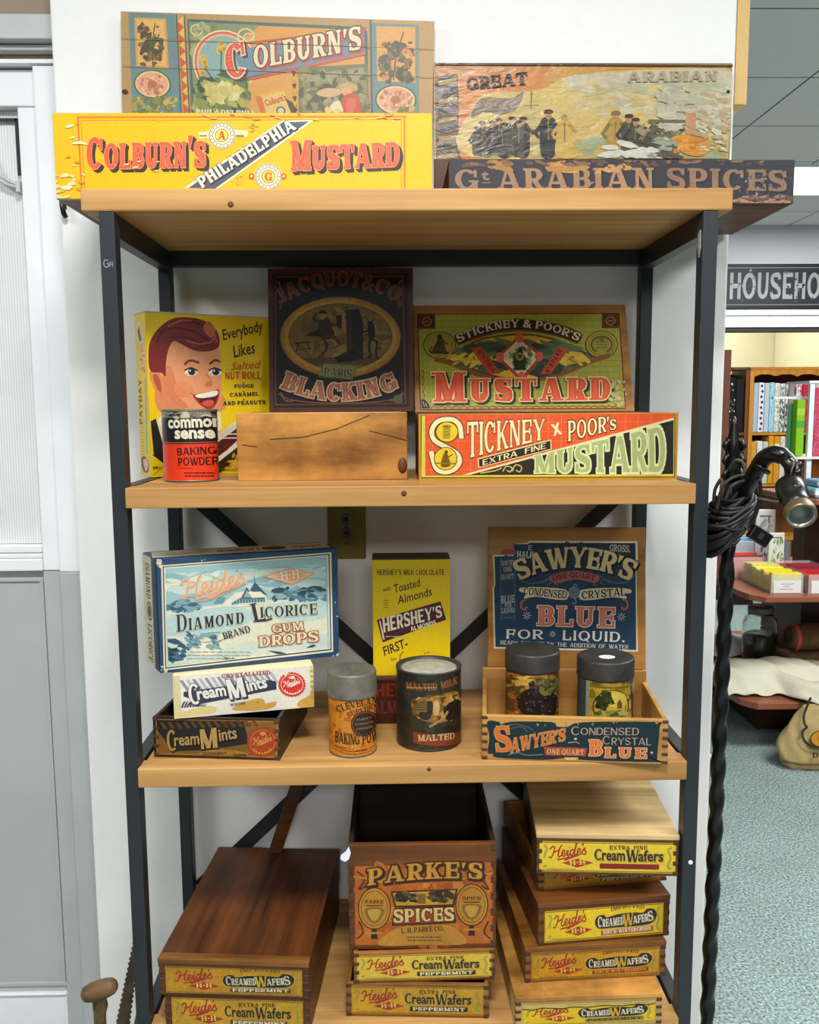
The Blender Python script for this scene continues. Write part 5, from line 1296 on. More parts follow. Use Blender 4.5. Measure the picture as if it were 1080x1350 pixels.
a.text('BAKING POWDER', (84, 1112), (372, 1108), 66, BK, T=.22, t=.14, ser=.02, up=(0, -1), word=.5, arc=-16, fan=False)
a.line([(50, 1118), (110, 1150), (171, 1164), (250, 1158), (298, 1140)], 3, '#8a3a18', 5); a.line([(50, 1136), (110, 1168), (171, 1182), (250, 1176), (298, 1158)], 3, '#8a3a18', 5); a.text('FULL WEIGHT', (80, 1138), (145, 1150), 8, BK, style='sans', bold=.02); a.text('NEW YORK', (190, 1170), (250, 1164), 10, BK, style='sans', bold=.02)
a.build('printed_wrap', 'rust_print', t, (0, 0, 0.0022), R=0.0361)

# --- brown carton with yellow carton on it
t, o = carton('brown_carton', 'low dark brown carton with red lettering under the tall yellow carton', 'box', (-0.0655, 0.1625, Z3), 0.0, 0.134, 0.08, 0.0815, 'brown_card')
a = Art([(0, 0), (100, 0), (100, 61), (0, 61)], 0.133, 0.080, bg='#4a2012')
a.rect(0, 0, 100, 4, '#7a4a2c'); a.text('HERSHEY', (4, 26), (96, 26), 17, '#8a3420', T=.26, t=.14, ser=0); a.text('ALMOND MILK', (0, 48), (100, 48), 16, '#7a3a20', T=.24, t=.14, ser=0); a.line([(0, 32), (100, 32)], 1, '#7a3a20')
a.build('printed_front', 'dark_print', t, (0.0005, 0, 0.0005))
t, o = carton('almond_chocolate_carton', 'tall yellow chocolate carton with a brown slanted band, standing behind the tins', 'box', (-0.0620, 0.1650, Z3 + .0818), 0.0, 0.1265, 0.055, 0.1930, 'yellow_card')
a = Art([(489.5, 736.7), (593, 734.6), (594, 882), (492.6, 884.4)], 0.1265, 0.193, bg='#f0cc0c')
a.org, a.sc = (420, 690), 3.857
BR = '#4a1826'
a.text("HERSHEY'S MILK CHOCOLATE", (294, 254), (638, 250), 28, '#3c1c14', T=.22, t=.15, ser=0, gap=.13, word=.45)
SA = dict(style='sans', bold=.012, slant=.22)
a.text('with', (324, 338), (364, 328), 22, '#3c1c14', **SA); a.text('Toasted', (382, 342), (516, 306), 40, '#3c1c14', **SA); a.text('Almonds', (402, 398), (576, 350), 40, '#3c1c14', **SA)
a.poly([(294, 476), (620, 380), (650, 470), (326, 586)], BR); a.poly([(306, 480), (312, 478), (336, 570), (328, 574)], '#e8dcc0')
a.text("HERSHEY'S", (330, 538), (630, 456), 74, '#f2e6c8', T=.24, t=.15, ser=0, gap=.1, up=(-.1, -1), h1=58); a.text('ALMONDS', (470, 530), (600, 494), 22, '#f2e6c8', T=.24, t=.15, ser=0); a.greek(340, 552, 450, 562, 1, '#d8c8a8', 5); a.line([(338, 566), (470, 530)], 2, BR)
a.greek(328, 372, 352, 418, 4, '#7a6a18', 4)
a.text('FIRST-', (336, 652), (456, 606), 44, '#2c1814', style='sans', bold=.015, slant=.15); a.line([(414, 672), (416, 646), (432, 630)], 4, '#2c1814'); a.line([(540, 640), (546, 632)], 4, '#2c1814'); a.line([(556, 636), (562, 628)], 4, '#2c1814'); a.text('in', (372, 678), (396, 672), 18, '#2c1814', style='sans')
a.build('printed_front', 'card_print', t, (0, 0, 0))
b = MB(); b.box(-0.0005, 0.1270, -0.0003, 0.0555, 0.1931, 0.1955); b.build('carton_top', 'brown_card', t, bevel=0.001, label='dark worn carton top')

# --- wide dark malt tin
t = can('malt_tin', 'wide dark green pictorial tin with a flat pale lid, in front of the yellow carton', 'tin', (0.0260, 0.0900, Z3), 0.0506, 0.1225, 'tin_dark')
b = MB(); b.lathe([(0.0455, 0.1180), (0.040, 0.1195), (0.030, 0.1190), (0.029, 0.1205), (0.020, 0.1205), (0.001, 0.1210)], 48); M['tin_pale'] = flat('pale_worn_tin', '#a8a596', 0.45, 0.2, 0.25, 60, 0.15); b.build('can_lid', 'tin_pale', t, label='pale worn lid')
a = Art(None, pi * .0508, 0.1165, org=(420, 690), sc=3.857, can=(565, 178, 722, 1120, 45, 46))
a.rect(300, 600, 900, 1240, '#252a20'); a.specks(390, 730, 740, 1160, 140, ['#2c3226', '#1c201a', '#3c3a26', '#20261e', '#34301e'], 22, 4, elong=2)
a.text('MALTED MILK', (440, 836), (716, 812), 36, '#a85c28', T=.24, t=.12, ser=.06, arc=-20, fan=False, word=.6); a.greek(440, 824, 600, 838, 1, '#c8a060', 6)
a.smooth([(470, 900), (600, 872), (716, 860), (724, 960), (690, 1000), (600, 1020), (500, 990)], '#9a6a28'); a.specks(480, 880, 720, 1000, 70, ['#b8863a', '#7c5420', '#c89a4a', '#5c4018'], 14, 6, elong=1.8)
a.smooth([(586, 910), (604, 900), (616, 930), (610, 970), (588, 980), (580, 950)], '#d8a868'); a.ell(596, 920, 15, 20, '#e0b478'); a.smooth([(520, 920), (570, 900), (580, 940), (560, 1000), (510, 990)], '#2c2418'); a.smooth([(640, 940), (720, 900), (730, 980), (660, 1010)], '#1c1a14'); a.line([(560, 1040), (630, 1000), (660, 960)], 12, '#b88a44', 4)
a.rect(496, 900, 548, 960, '#8a6a34'); a.greek(500, 905, 545, 955, 4, '#3c2c14', 6); a.line([(600, 880), (720, 862)], 4, '#c89a4a')
a.poly([(474, 1064), (560, 1078), (740, 1068), (740, 1130), (560, 1142), (478, 1128)], '#8a3c22'); a.text('MALTED', (500, 1118), (700, 1112), 34, '#d8bc88', T=.24, t=.13, ser=.05)
a.build('printed_wrap', 'rust_print', t, (0, 0, 0.0032), R=0.0505)

# --- blueing tray with raised lid and two tins in it
c = crate('blueing_tray', 'open wooden tray with a dark blue front label, its blue labelled lid raised behind', 'tray', (0.1015, 0.0095, Z3), radians(-6.2), 0.2700, 0.188, 0.0675, mats=('crate_gold_rim', 'crate_gold_rim'), nj=11, t=0.008, back_h=0.0855)
a = Art([(635.5, 938), (883.6, 947), (882, 1007.5), (635.5, 1002)], 0.270, 0.0675)
a.org, a.sc = (610, 670), 3.6
a.smooth([(118, 996), (180, 1000), (190, 1014), (240, 998), (440, 1002), (466, 1024), (520, 1026), (590, 1004), (930, 1006), (946, 1030), (934, 1190), (950, 1204), (600, 1196), (570, 1184), (500, 1186), (400, 1196), (170, 1186), (150, 1166), (122, 1160), (130, 1080)], '#1d3138', 3)
OR = '#d2702c'
a.line([(200, 1030), (260, 1012), (330, 1030), (360, 1060)], 3, '#5c6a58', 5); a.line([(230, 1036), (290, 1026), (330, 1056)], 3, '#5c6a58', 5)
a.text('S', (166, 1158), (244, 1150), 134, OR, T=.26, t=.12, ser=.03, outline=(3, '#e0a468')); a.text("AWYER'S", (240, 1162), (508, 1096), 76, OR, T=.24, t=.12, ser=.06, gap=.06, up=(0, -1), h1=62, outline=(2.5, '#e0a468'))
a.line([(225, 1172), (270, 1160), (320, 1172), (400, 1168)], 4, '#7a8a7c', 5)
CRM = '#cbb9a0'
a.text('C', (536, 1070), (580, 1068), 44, '#b89a86', T=.12, t=.08, ser=0); a.text('ONDENSED', (580, 1068), (852, 1070), 36, '#b89a86', T=.14, t=.1, ser=0); a.text('C', (684, 1116), (722, 1116), 42, '#b89a86', T=.12, t=.08, ser=0); a.text('RYSTAL', (726, 1118), (908, 1120), 36, '#b89a86', T=.14, t=.1, ser=0)
a.text('B', (620, 1174), (684, 1174), 82, '#e07434', T=.28, t=.13, ser=.06, outline=(2.5, '#ecc49c')); a.text('LUE', (694, 1182), (886, 1186), 52, '#d8743c', T=.28, t=.13, ser=.06, gap=.22, outline=(2.5, '#e8b890')); a.ell(910, 1156, 6, 6, CRM, 8)
a.poly([(402, 1128), (612, 1134), (604, 1176), (410, 1172)], '#b04a2c'); a.text('ONE QUART', (418, 1166), (596, 1170), 28, '#d8a878', T=.24, t=.13, ser=.05); a.line([(520, 1108), (560, 1104), (574, 1114)], 3, CRM, 4); a.ell(556, 1088, 8, 6, CRM, 8)
a.poly([(500, 1182), (570, 1182), (556, 1196), (512, 1196)], '#e0c078'); a.specks(120, 1000, 950, 1020, 16, ['#b88a48', '#8a6a3c'], 4, 5)
a.build('printed_label', 'blue_print', c['front'])
L = up_lid(c['root'], 0.2620, 0.236, 0.010, 'crate_golden', (0.008, 0.1865, 0.0860), radians(9))
a = Art([(631.7, 691.7), (833, 696), (834.5, 876), (630.5, 874)], 0.2620, 0.236)
a.org, a.sc = (610, 670), 3.6
BLU, CR = '#2b4a68', '#e9dcb4'
a.poly([(100, 212), (212, 206), (212, 160), (266, 156), (268, 148), (766, 156), (770, 240), (762, 240), (772, 660), (104, 650), (98, 360), (106, 354)], CR)
a.poly([(108, 218), (266, 214), (268, 156), (758, 164), (764, 652), (112, 642), (106, 366), (112, 350)], '#22405e'); a.poly([(268, 156), (758, 164), (760, 300), (268, 300)], '#1c2a3c'); a.specks(300, 160, 750, 340, 50, ['#20344a', '#26405a'], 16, 4)
a.rect(200, 162, 268, 222, '#1e3450')
a.smooth([(136, 208), (160, 186), (206, 190), (204, 210)], '#a8484a', 3)
a.smooth([(138, 226), (200, 222), (206, 240), (206, 490), (196, 508), (148, 508), (136, 494), (134, 240)], '#4d6478', 3); a.smooth([(142, 232), (196, 228), (200, 244), (200, 484), (190, 500), (152, 500), (142, 488)], '#2c425a', 3)
for s, y, x0, x1 in (('SAWYERS', 262, 140, 202), ('ONE', 292, 152, 190), ('QUART', 326, 140, 200), ('BLUE', 438, 140, 204), ('FOR', 458, 158, 190), ('LIQUID', 484, 142, 202)): a.text(s, (x0, y), (x1, y - 4), 36 if s == 'BLUE' else 24, '#b8bcb4', T=.2, t=.12, ser=.03)
a.text('HALF', (214, 224), (290, 228), 30, '#d8d8cc', T=.22, t=.14, ser=.02); a.text('GROSS.', (640, 200), (734, 206), 32, '#b8b4a8', T=.22, t=.14, ser=.02); a.text('E', (268, 190), (286, 190), 22, '#b8a890', style='sans')
a.text("SAWYER'S", (228, 332), (732, 338), 96, '#e0c890', T=.26, t=.14, ser=.05, gap=.05, arc=62, outline=(3, '#14181e'), shadow=(6, 6, '#0e1014'))
for s in (1, -1):
    X = lambda x: x if s > 0 else 972 - x
    a.line([(X(216), 306), (X(240), 334), (X(290), 346), (X(340), 332), (X(390), 306)], 4, '#5f7c92', 5); a.line([(X(330), 346), (X(360), 330), (X(372), 344), (X(352), 352)], 3, '#5f7c92', 5)
a.smooth([(362, 320), (400, 300), (484, 288), (560, 300), (596, 322), (570, 344), (484, 326), (400, 346)], '#b9625e', 3); a.text('ONE-QUART', (384, 336), (572, 336), 26, '#3c2028', T=.22, t=.12, ser=.05, arc=16); a.poly([(384, 346), (410, 340), (404, 358)], '#8a4444'); a.poly([(564, 346), (590, 342), (570, 362)], '#8a4444')
for pts in ([(226, 362), (300, 358), (440, 372), (448, 420), (400, 424), (300, 408), (244, 418), (250, 392), (222, 380)], [(738, 372), (660, 364), (512, 374), (508, 422), (560, 426), (660, 412), (722, 420), (716, 396), (742, 390)]): a.smooth(pts, '#20242a', 3); a.smooth([(480 + (x - 480) * .985, 392 + (y - 392) * .9) for x, y in pts], CR, 3)
a.text('CONDENSED', (244, 396), (444, 416), 36, '#2a2a2c', T=.2, t=.12, ser=.02); a.text('CRYSTAL', (516, 418), (716, 402), 36, '#2a2a2c', T=.2, t=.12, ser=.02)
for r in (26, 17, 9): a.ell(480, 388, r, r, '#9ab0ba'); a.ell(480, 388, r - 4, r - 4, '#22405e')
a.line([(470, 372), (484, 348), (492, 360)], 3, '#9ab0ba', 4); a.line([(480, 414), (490, 430), (478, 442), (472, 430)], 3, '#9ab0ba', 4)
for x, s in ((236, 1), (720, -1)): a.line([(x + 20 * s, 420), (x, 430), (x - 2 * s, 456), (x + 16 * s, 466), (x + 24 * s, 452)], 9, '#b9625e', 5)
a.text('BLUE', (308, 540), (664, 550), 92, '#e0705c', T=.26, t=.12, ser=.09, gap=.12, outline=(4, '#f0e0c4'), inner=(6, '#e88a74'))
for x, y, r in ((260, 494, 20), (696, 500, 20), (380, 580, 15)):
    for k in range(4): a.line([(x - r * cos(k * pi / 4), y - r * sin(k * pi / 4)), (x + r * cos(k * pi / 4), y + r * sin(k * pi / 4))], 3, '#c8d0d0')
    a.ell(x, y, 5, 5, '#22405e', 8)
a.text('FOR', (162, 602), (334, 604), 44, '#f0ecdc', T=.17, t=.12, ser=.03, gap=.16); a.text('LIQUID.', (426, 608), (710, 616), 46, '#f0ecdc', T=.17, t=.12, ser=.03, gap=.16)
a.text('READY FOR USE BY THE ADDITION OF WATER', (136, 630), (728, 648), 19, '#d0ccc0', T=.18, t=.12, ser=0, word=.6)
a.build('printed_label', 'blue_print', L, (0, 0, 0))

def tray_at(x, y, z=0.0062):
    q = radians(-6.2); return (0.1015 + x * cos(q) - y * sin(q), 0.0095 + x * sin(q) + y * cos(q), Z3 + z)
t = can('berry_tin', 'dark tin painted with black berries, left of the two tins in the blue labelled tray', 'tin', tray_at(0.0790, 0.112), 0.0422, 0.1330, 'tin_dark', lid_h=0.030, lid_mat='tin_dark', lid_r=0.0434)
a = Art(None, pi * .0424, 0.0995, org=(610, 670), sc=3.6, can=(319, 126, 725, 1060, 36, 40))
a.rect(100, 600, 600, 1200, '#6a4418'); a.specks(190, 740, 450, 1000, 120, ['#a8702a', '#7c4c1a', '#5c3a14', '#c08a3c', '#8a4a20', '#4a4a20'], 15, 4)
a.smooth([(250, 860), (300, 830), (380, 830), (420, 900), (410, 980), (300, 990), (240, 940)], '#201a14'); a.specks(330, 780, 430, 860, 40, ['#5c6430', '#3c4820', '#7a7a3c'], 14, 7)
a.specks(230, 770, 290, 810, 20, ['#d8a84a', '#e8bc5c'], 9, 8, elong=2.6, ang=0)
r_ = random.Random(8)
for k in range(46):
    x, y = r_.gauss(330, 44), r_.gauss(915, 40); a.ell(x, y, 15, 15, r_.choice(['#1a181a', '#26222a', '#2e2a34', '#141214']), 12); a.ell(x - 4, y - 5, 4, 3, '#7c7480', 8)
a.build('printed_wrap', 'rust_print', t, (0, 0, 0.0028), R=0.0421)
t = can('landscape_tin', 'tin painted with a yellow landscape, round price sticker on its lid, in tray', 'tin', tray_at(0.1920, 0.100), 0.0432, 0.1275, 'tin_dark', lid_h=0.030, lid_mat='tin_dark', lid_r=0.0444)
a = Art(None, pi * .0434, 0.094, org=(610, 670), sc=3.6, can=(727, 128, 755, 1070, 38, 42))
a.rect(400, 600, 1000, 1200, '#b8952c'); a.specks(600, 760, 860, 1010, 90, ['#c8a838', '#a08428', '#8a7020', '#d8bc50', '#6a5a20'], 15, 4)
a.rect(598, 760, 622, 1100, '#3c4a44'); a.rect(622, 760, 634, 1100, '#9a9a8a'); a.smooth([(820, 780), (856, 760), (866, 1000), (838, 1000), (826, 880)], '#3c3a3c', 3); a.smooth([(834, 800), (858, 790), (860, 850), (842, 860)], '#8aa04c', 3)
a.ell(730, 920, 84, 92, '#4a3a18'); a.ell(730, 920, 78, 86, '#d2b23a'); a.smooth([(700, 850), (780, 850), (800, 900), (760, 930), (700, 900)], '#e8cc54'); a.specks(664, 850, 730, 940, 50, ['#1e2814', '#2e3c1c', '#3c4c24'], 12, 6, lambda x, y: ((x - 690) / 36) ** 2 + ((y - 890) / 46) ** 2 < 1); a.line([(690, 990), (700, 930), (688, 890)], 8, '#2a2410', 4)
a.smooth([(656, 970), (700, 940), (790, 950), (804, 980), (770, 1010), (690, 1010)], '#8a963c'); a.specks(670, 950, 790, 1006, 30, ['#5c6c2c', '#a8a848', '#4c5424', '#b8b080'], 11, 9, elong=2.4, ang=-.3); a.poly([(752, 900), (764, 880), (776, 904), (776, 930), (752, 930)], '#6a5a34'); a.rect(640, 800, 830, 812, '#8a6a20')
a.build('printed_wrap', 'rust_print', t, (0, 0, 0.0028), R=0.0431)
b = MB(); b.lathe([(0.0125, 0), (0.0125, 0.0003)], 28, c=(0, 0, 0), mat=Matrix.Translation((0.0, -0.008, 0.1272)) @ Matrix.Diagonal((1, .8, 1, 1)))
s_ = b.build('price_sticker', 'white_tag', t, label='lavender white round sticker')
a = Art([(0, 0), (40, 0), (40, 20), (0, 20)], 0.016, 0.008); a.text('8500', (4, 14), (36, 14), 9, '#3a3f7a', style='sans'); a.build('price_writing', 'card_print', s_, (-0.008, -0.012, 0.1276), (radians(-90), 0, 0))
# ------------------------------------------------------------------ bottom shelf in view: confectioner's boxes
Z4 = ZS[3] + .0002
M['wafer_bright'] = print_mat('bright_wafer_label', 0.22, '#6a4a10', 0.02, '#a87030', 0.40, 0.06, 15, 40)
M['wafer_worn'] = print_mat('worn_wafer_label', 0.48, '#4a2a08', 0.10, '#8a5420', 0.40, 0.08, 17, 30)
M['spice_print'] = print_mat('varnished_orange_label', 0.38, '#3a1a06', 0.06, '#5c2e10', 0.34, 0.10, 16, 36)
YB, YO, RDW = '#efd23a', '#d8a42c', '#b02a24'

def wafer(a, kind, flavour, yel, strip, torn=0, flc='#f0e6c0'):
    """confectioner's label laid out on a 400 x 90 sheet"""
    a.rect(0, 0, 400, 90, yel)
    a.frame(3, 3, 397, 87, 2.4, '#8a7424'); a.rect(10, 8, 390, 82, yel)
    for x, s in ((12, 1), (388, -1)):
        a.line([(x, 12), (x + 10 * s, 22), (x + 3 * s, 45), (x + 10 * s, 68), (x, 78)], 6, '#8a8a38', 5); a.line([(x, 12), (x + 10 * s, 22), (x + 3 * s, 45), (x + 10 * s, 68), (x, 78)], 2.4, '#c9bc4c', 5)
    a.smooth([(16, 50), (60, 42), (140, 44), (180, 40), (180, 66), (120, 74), (30, 76)], yel)
    heides(a, (28, 50), (140, 36), 34, RDW, 4.2)
    a.poly([(66, 64), (112, 50), (160, 62), (112, 77)], '#b8342a'); a.text('H-H', (90, 70), (136, 67), 14, '#f0d860', T=.2, t=.13, ser=.06)
    if kind == 'cream':
        a.text('EXTRA FINE', (206, 22), (316, 20), 12, '#4a3418', T=.24, t=.13, ser=.06, word=.7)
        k = dict(outline=(1.2, '#d8b848'), shadow=(1.5, 2, '#c89a40'))
        a.text('C', (162, 54), (186, 54), 34, '#26201a', T=.2, t=.12, ser=0, **k); a.text('ream', (184, 53), (252, 53), 31, '#26201a', style='sans', bold=.03, **k)
        a.text('W', (254, 57), (292, 57), 36, '#26201a', T=.22, t=.12, ser=.04, **k); a.text('afers', (290, 54), (364, 53), 31, '#26201a', style='sans', bold=.03, **k)
        a.rect(178, 63, 352, 78, strip); a.text(flavour, (186, 76), (344, 76), 11, flc, T=.26, t=.16, ser=.05, word=.6)
    else:
        a.text('IMPROVED', (222, 14), (334, 14), 13, '#7a5a1c', T=.22, t=.12, ser=.05, arc=6)
        bl = [(168, 40), (176, 26), (196, 22), (208, 30), (240, 24), (270, 22), (300, 22), (330, 24), (344, 14), (366, 16), (378, 30), (372, 48), (356, 58), (320, 62), (280, 62), (230, 62), (186, 62), (172, 54)]
        a.smooth([(x + (x - 272) * .02, y + (y - 41) * .09) for x, y in bl], '#e0c24a', 4); a.smooth(bl, '#211e1a', 4)
        k = dict(outline=(1.0, '#14110e'))
        a.text('Creamed', (178, 58), (266, 55), 31, '#e6dcc0', T=.24, t=.11, ser=.05, small=.74, gap=.08, **k); a.text('W', (262, 61), (300, 58), 35, '#d8a838', T=.24, t=.11, ser=.05, **k); a.text('afer', (298, 55), (350, 50), 31, '#e6dcc0', T=.24, t=.11, ser=.05, small=.74, gap=.06, **k); a.text('S', (352, 52), (368, 48), 30, '#e6dcc0', T=.24, t=.11, ser=.05, **k)
        a.poly([(190, 68), (366, 64), (366, 79), (190, 81)], strip); a.text(flavour, (196, 79), (360, 76), 11, flc, T=.26, t=.15, ser=.05)
    a.greek(20, 79, 110, 84, 1, '#a89040', 2, 4)
    if torn:
        r = random.Random(torn)
        a.poly([(0, 0), (400, 0), (400, 8), (380, 14), (350, 9), (300, 15), (240, 10), (200, 16), (150, 12), (120, 18), (60, 12), (30, 20), (0, 14)], '#d9bc6a'); a.line([(0, 16), (30, 22), (60, 14), (120, 20), (150, 14), (200, 18), (240, 12), (300, 17), (350, 11), (380, 16), (400, 10)], 4, '#2a2014'); a.greek(120, 3, 380, 8, 1, '#8a7a4a', 2, torn)

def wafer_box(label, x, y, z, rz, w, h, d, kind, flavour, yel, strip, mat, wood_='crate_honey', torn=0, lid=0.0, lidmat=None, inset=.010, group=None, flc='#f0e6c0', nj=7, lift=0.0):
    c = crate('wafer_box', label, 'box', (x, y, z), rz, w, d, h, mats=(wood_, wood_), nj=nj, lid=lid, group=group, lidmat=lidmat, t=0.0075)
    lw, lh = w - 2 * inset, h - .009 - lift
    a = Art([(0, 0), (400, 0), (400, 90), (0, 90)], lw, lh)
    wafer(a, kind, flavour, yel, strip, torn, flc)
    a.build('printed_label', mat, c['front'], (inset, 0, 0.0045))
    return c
G4 = "confectioner's boxes on the bottom shelf"
# middle stack
wafer_box('low yellow labelled wooden box at the bottom of the middle stack', -0.1058, 0.0116, Z4, radians(-3.1), 0.2185, 0.0545, 0.27, 'cream', 'PEPPERMINT', '#d9a42a', '#2a241c', 'wafer_worn', inset=.008, group=G4)
wafer_box('low yellow labelled wooden box directly under the orange spice box', -0.0935, 0.0096, Z4 + .0548, radians(1.0), 0.2165, 0.0495, 0.275, 'cream', 'PEPPERMINT', '#e6c040', '#26221c', 'wafer_bright', inset=.005, group=G4)
c = crate('orange_spice_box', 'tall open wooden box with an ornate orange spice label, on the middle stack', 'box', (-0.0998, 0.0182, Z4 + .1046), radians(-0.2), 0.2245, 0.255, 0.170, mats=('crate_brown', 'crate_dark'), nj=13, t=0.009)
a = Art([(458.7, 1115), (654.5, 1112.6), (654.5, 1249), (461.5, 1252)], 0.2245, 0.170)
a.org, a.sc = (430, 1020), 2.16
OG, DKB, GD = '#c0661c', '#3a1e0c', '#c98a2e'
a.poly([(76, 262), (480, 250), (482, 486), (78, 492)], '#7a3a14'); a.poly([(82, 266), (474, 254), (476, 482), (84, 487)], OG)
a.specks(84, 262, 474, 484, 120, ['#b85a18', '#ca7426', '#a84e14', '#d08430'], 12, 4)
for x0, s in ((84, 1), (474, -1)):
    a.line([(x0 + 4 * s, 280), (x0 + 26 * s, 300), (x0 + 10 * s, 330), (x0 + 30 * s, 320)], 4, DKB, 5); a.line([(x0 + 4 * s, 470), (x0 + 22 * s, 450), (x0 + 10 * s, 420)], 4, DKB, 5)
for s in (1, -1):
    cx = 138 if s > 0 else 416; cy = 384 if s > 0 else 374
    a.line([(cx - 60 * s, cy - 90), (cx - 20 * s, cy - 84), (cx + 40 * s, cy - 70)], 5, GD, 5)
    a.ell(cx, cy, 47, 60, DKB); a.ell(cx, cy, 44, 57, GD); a.ell(cx, cy, 39, 51, '#6a4a1c'); a.ell(cx, cy, 37, 49, '#bf8428')
    a.text('PARKE' if s > 0 else "SPICE", (cx - 26, cy - 14), (cx + 26, cy - 14), 10, DKB, T=.24, t=.14, ser=.05); a.smooth([(cx - 26, cy), (cx + 26, cy), (cx + 18, cy + 30), (cx, cy + 42), (cx - 18, cy + 30)], '#8a6424', 4); a.smooth([(cx - 18, cy + 4), (cx + 18, cy + 4), (cx + 12, cy + 26), (cx, cy + 36), (cx - 12, cy + 26)], '#c99a3c', 4); a.line([(cx - 24, cy - 8), (cx + 24, cy - 8)], 3, DKB)
    a.poly([(cx - 6, cy + 56), (cx + 6, cy + 56), (cx + 10, cy + 86), (cx - 10, cy + 86)], DKB); a.line([(cx - 22, cy + 70), (cx + 22, cy + 68)], 5, GD)
a.poly([(184, 336), (376, 328), (366, 376), (196, 380)], DKB); a.poly([(190, 340), (370, 332), (360, 372), (200, 376)], '#c99428')
a.specks(196, 340, 260, 366, 30, ['#2a2010', '#5a4a20', '#8a6a2c'], 7, 6, elong=2, ang=0); a.specks(296, 336, 360, 362, 30, ['#2a2010', '#5a4a20', '#3a3014'], 7, 7, elong=2, ang=0); a.rect(262, 342, 284, 370, '#7a5c20')
a.text("PARKE'S", (116, 320), (446, 302), 46, GD, T=.26, t=.12, ser=.1, gap=.12, outline=(3.5, DKB), shadow=(4, 4, DKB), arc=10, fan=False, up=(0, -1), inner=(4, '#d8a23c'))
a.poly([(196, 382), (364, 376), (372, 424), (188, 432)], DKB); a.poly([(200, 386), (360, 380), (366, 420), (194, 428)], '#a04416')
a.text('SPICES', (194, 424), (366, 418), 38, '#e8c27c', T=.26, t=.15, ser=.03, outline=(2, DKB))
a.smooth([(150, 486), (200, 440), (280, 430), (360, 434), (400, 482), (280, 486)], GD, 4); a.text('L. H. PARKE CO.', (216, 454), (336, 446), 15, DKB, T=.22, t=.13, ser=.04); a.greek(230, 460, 330, 478, 2, '#7a5a1c', 5)
a.build('printed_label', 'spice_print', c['front'])
b = MB(); b.prism([(-0.004, 0.160), (0.001, 0.168), (0.004, 0.158), (0.001, 0.148), (-0.005, 0.144), (-0.012, 0.148), (-0.011, 0.155)], -0.0018, -0.0008, 'xz')
b.build('price_tag', 'white_tag', c['root'], label='small lavender paper tag')

# left stack with long dark lid
wafer_box('yellow labelled wooden box under the long brown lidded box, left stack', -0.3775, -0.0085, Z4, radians(-4.4), 0.2195, 0.0560, 0.32, 'cream', 'PEPPERMINT', '#dba628', '#6a4a1a', 'wafer_worn', 'crate_brown', group=G4, nj=9)
c = wafer_box('long wooden box with a dark brown wooden lid, top of the left stack', -0.3845, -0.0100, Z4 + .0563, radians(-4.4), 0.2265, 0.0510, 0.335, 'creamed', 'PEPPERMINT', '#cf9420', '#5a4a1c', 'wafer_worn', 'crate_brown', lid=0.0085, lidmat='crate_brown_y', group=G4, nj=9)
b = MB(); b.box(-0.001, 0.2275, -0.0012, 0.014, 0.0513, 0.0600); b.build('lid_batten', 'crate_honey', c['root'], bevel=0.001, label='pale worn front batten of the lid')

# right stack, bottom to top
wafer_box('wooden box with a torn yellow label, bottom of the right stack', 0.1502, -0.0245, Z4, radians(1.4), 0.2225, 0.0430, 0.27, 'creamed', 'PEPPERMINT', '#f0c81c', '#8a7a5a', 'wafer_bright', 'crate_pale', torn=5, lid=0.0078, lidmat='crate_old', group=G4, flc='#4a3a20')
wafer_box('yellow labelled box on the torn-labelled box, second from the bottom, right stack', 0.1695, 0.0089, Z4 + .0512, radians(3.0), 0.2200, 0.0505, 0.26, 'creamed', 'BIRCH-WINTERGREEN', '#e0a424', '#8a3a1c', 'wafer_worn', 'crate_honey', lid=0.0072, lidmat='crate_honey', group=G4, flc='#e0a05c')
wafer_box('bright yellow labelled box with red flavour strip, middle of the right stack', 0.1895, 0.0126, Z4 + .1093, radians(5.6), 0.2090, 0.0600, 0.25, 'creamed', 'BIRCH-WINTERGREEN', '#f2cc1e', '#a83a3a', 'wafer_bright', 'crate_brown', lid=0.0085, lidmat='crate_brown', group=G4, flc='#f4dcc4')
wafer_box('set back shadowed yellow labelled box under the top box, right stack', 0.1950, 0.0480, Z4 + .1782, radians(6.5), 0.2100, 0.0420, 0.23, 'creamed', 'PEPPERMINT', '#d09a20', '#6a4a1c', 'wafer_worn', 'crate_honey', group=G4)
wafer_box('top box of the right stack, yellow label with blank red strip, pale lid', 0.1876, 0.0235, Z4 + .2205, radians(-3.9), 0.2135, 0.0575, 0.25, 'cream', ' ', '#f2d038', '#8a1a1e', 'wafer_bright', 'crate_brown', lid=0.0085, lidmat='crate_pale_y', inset=.004, group=G4)
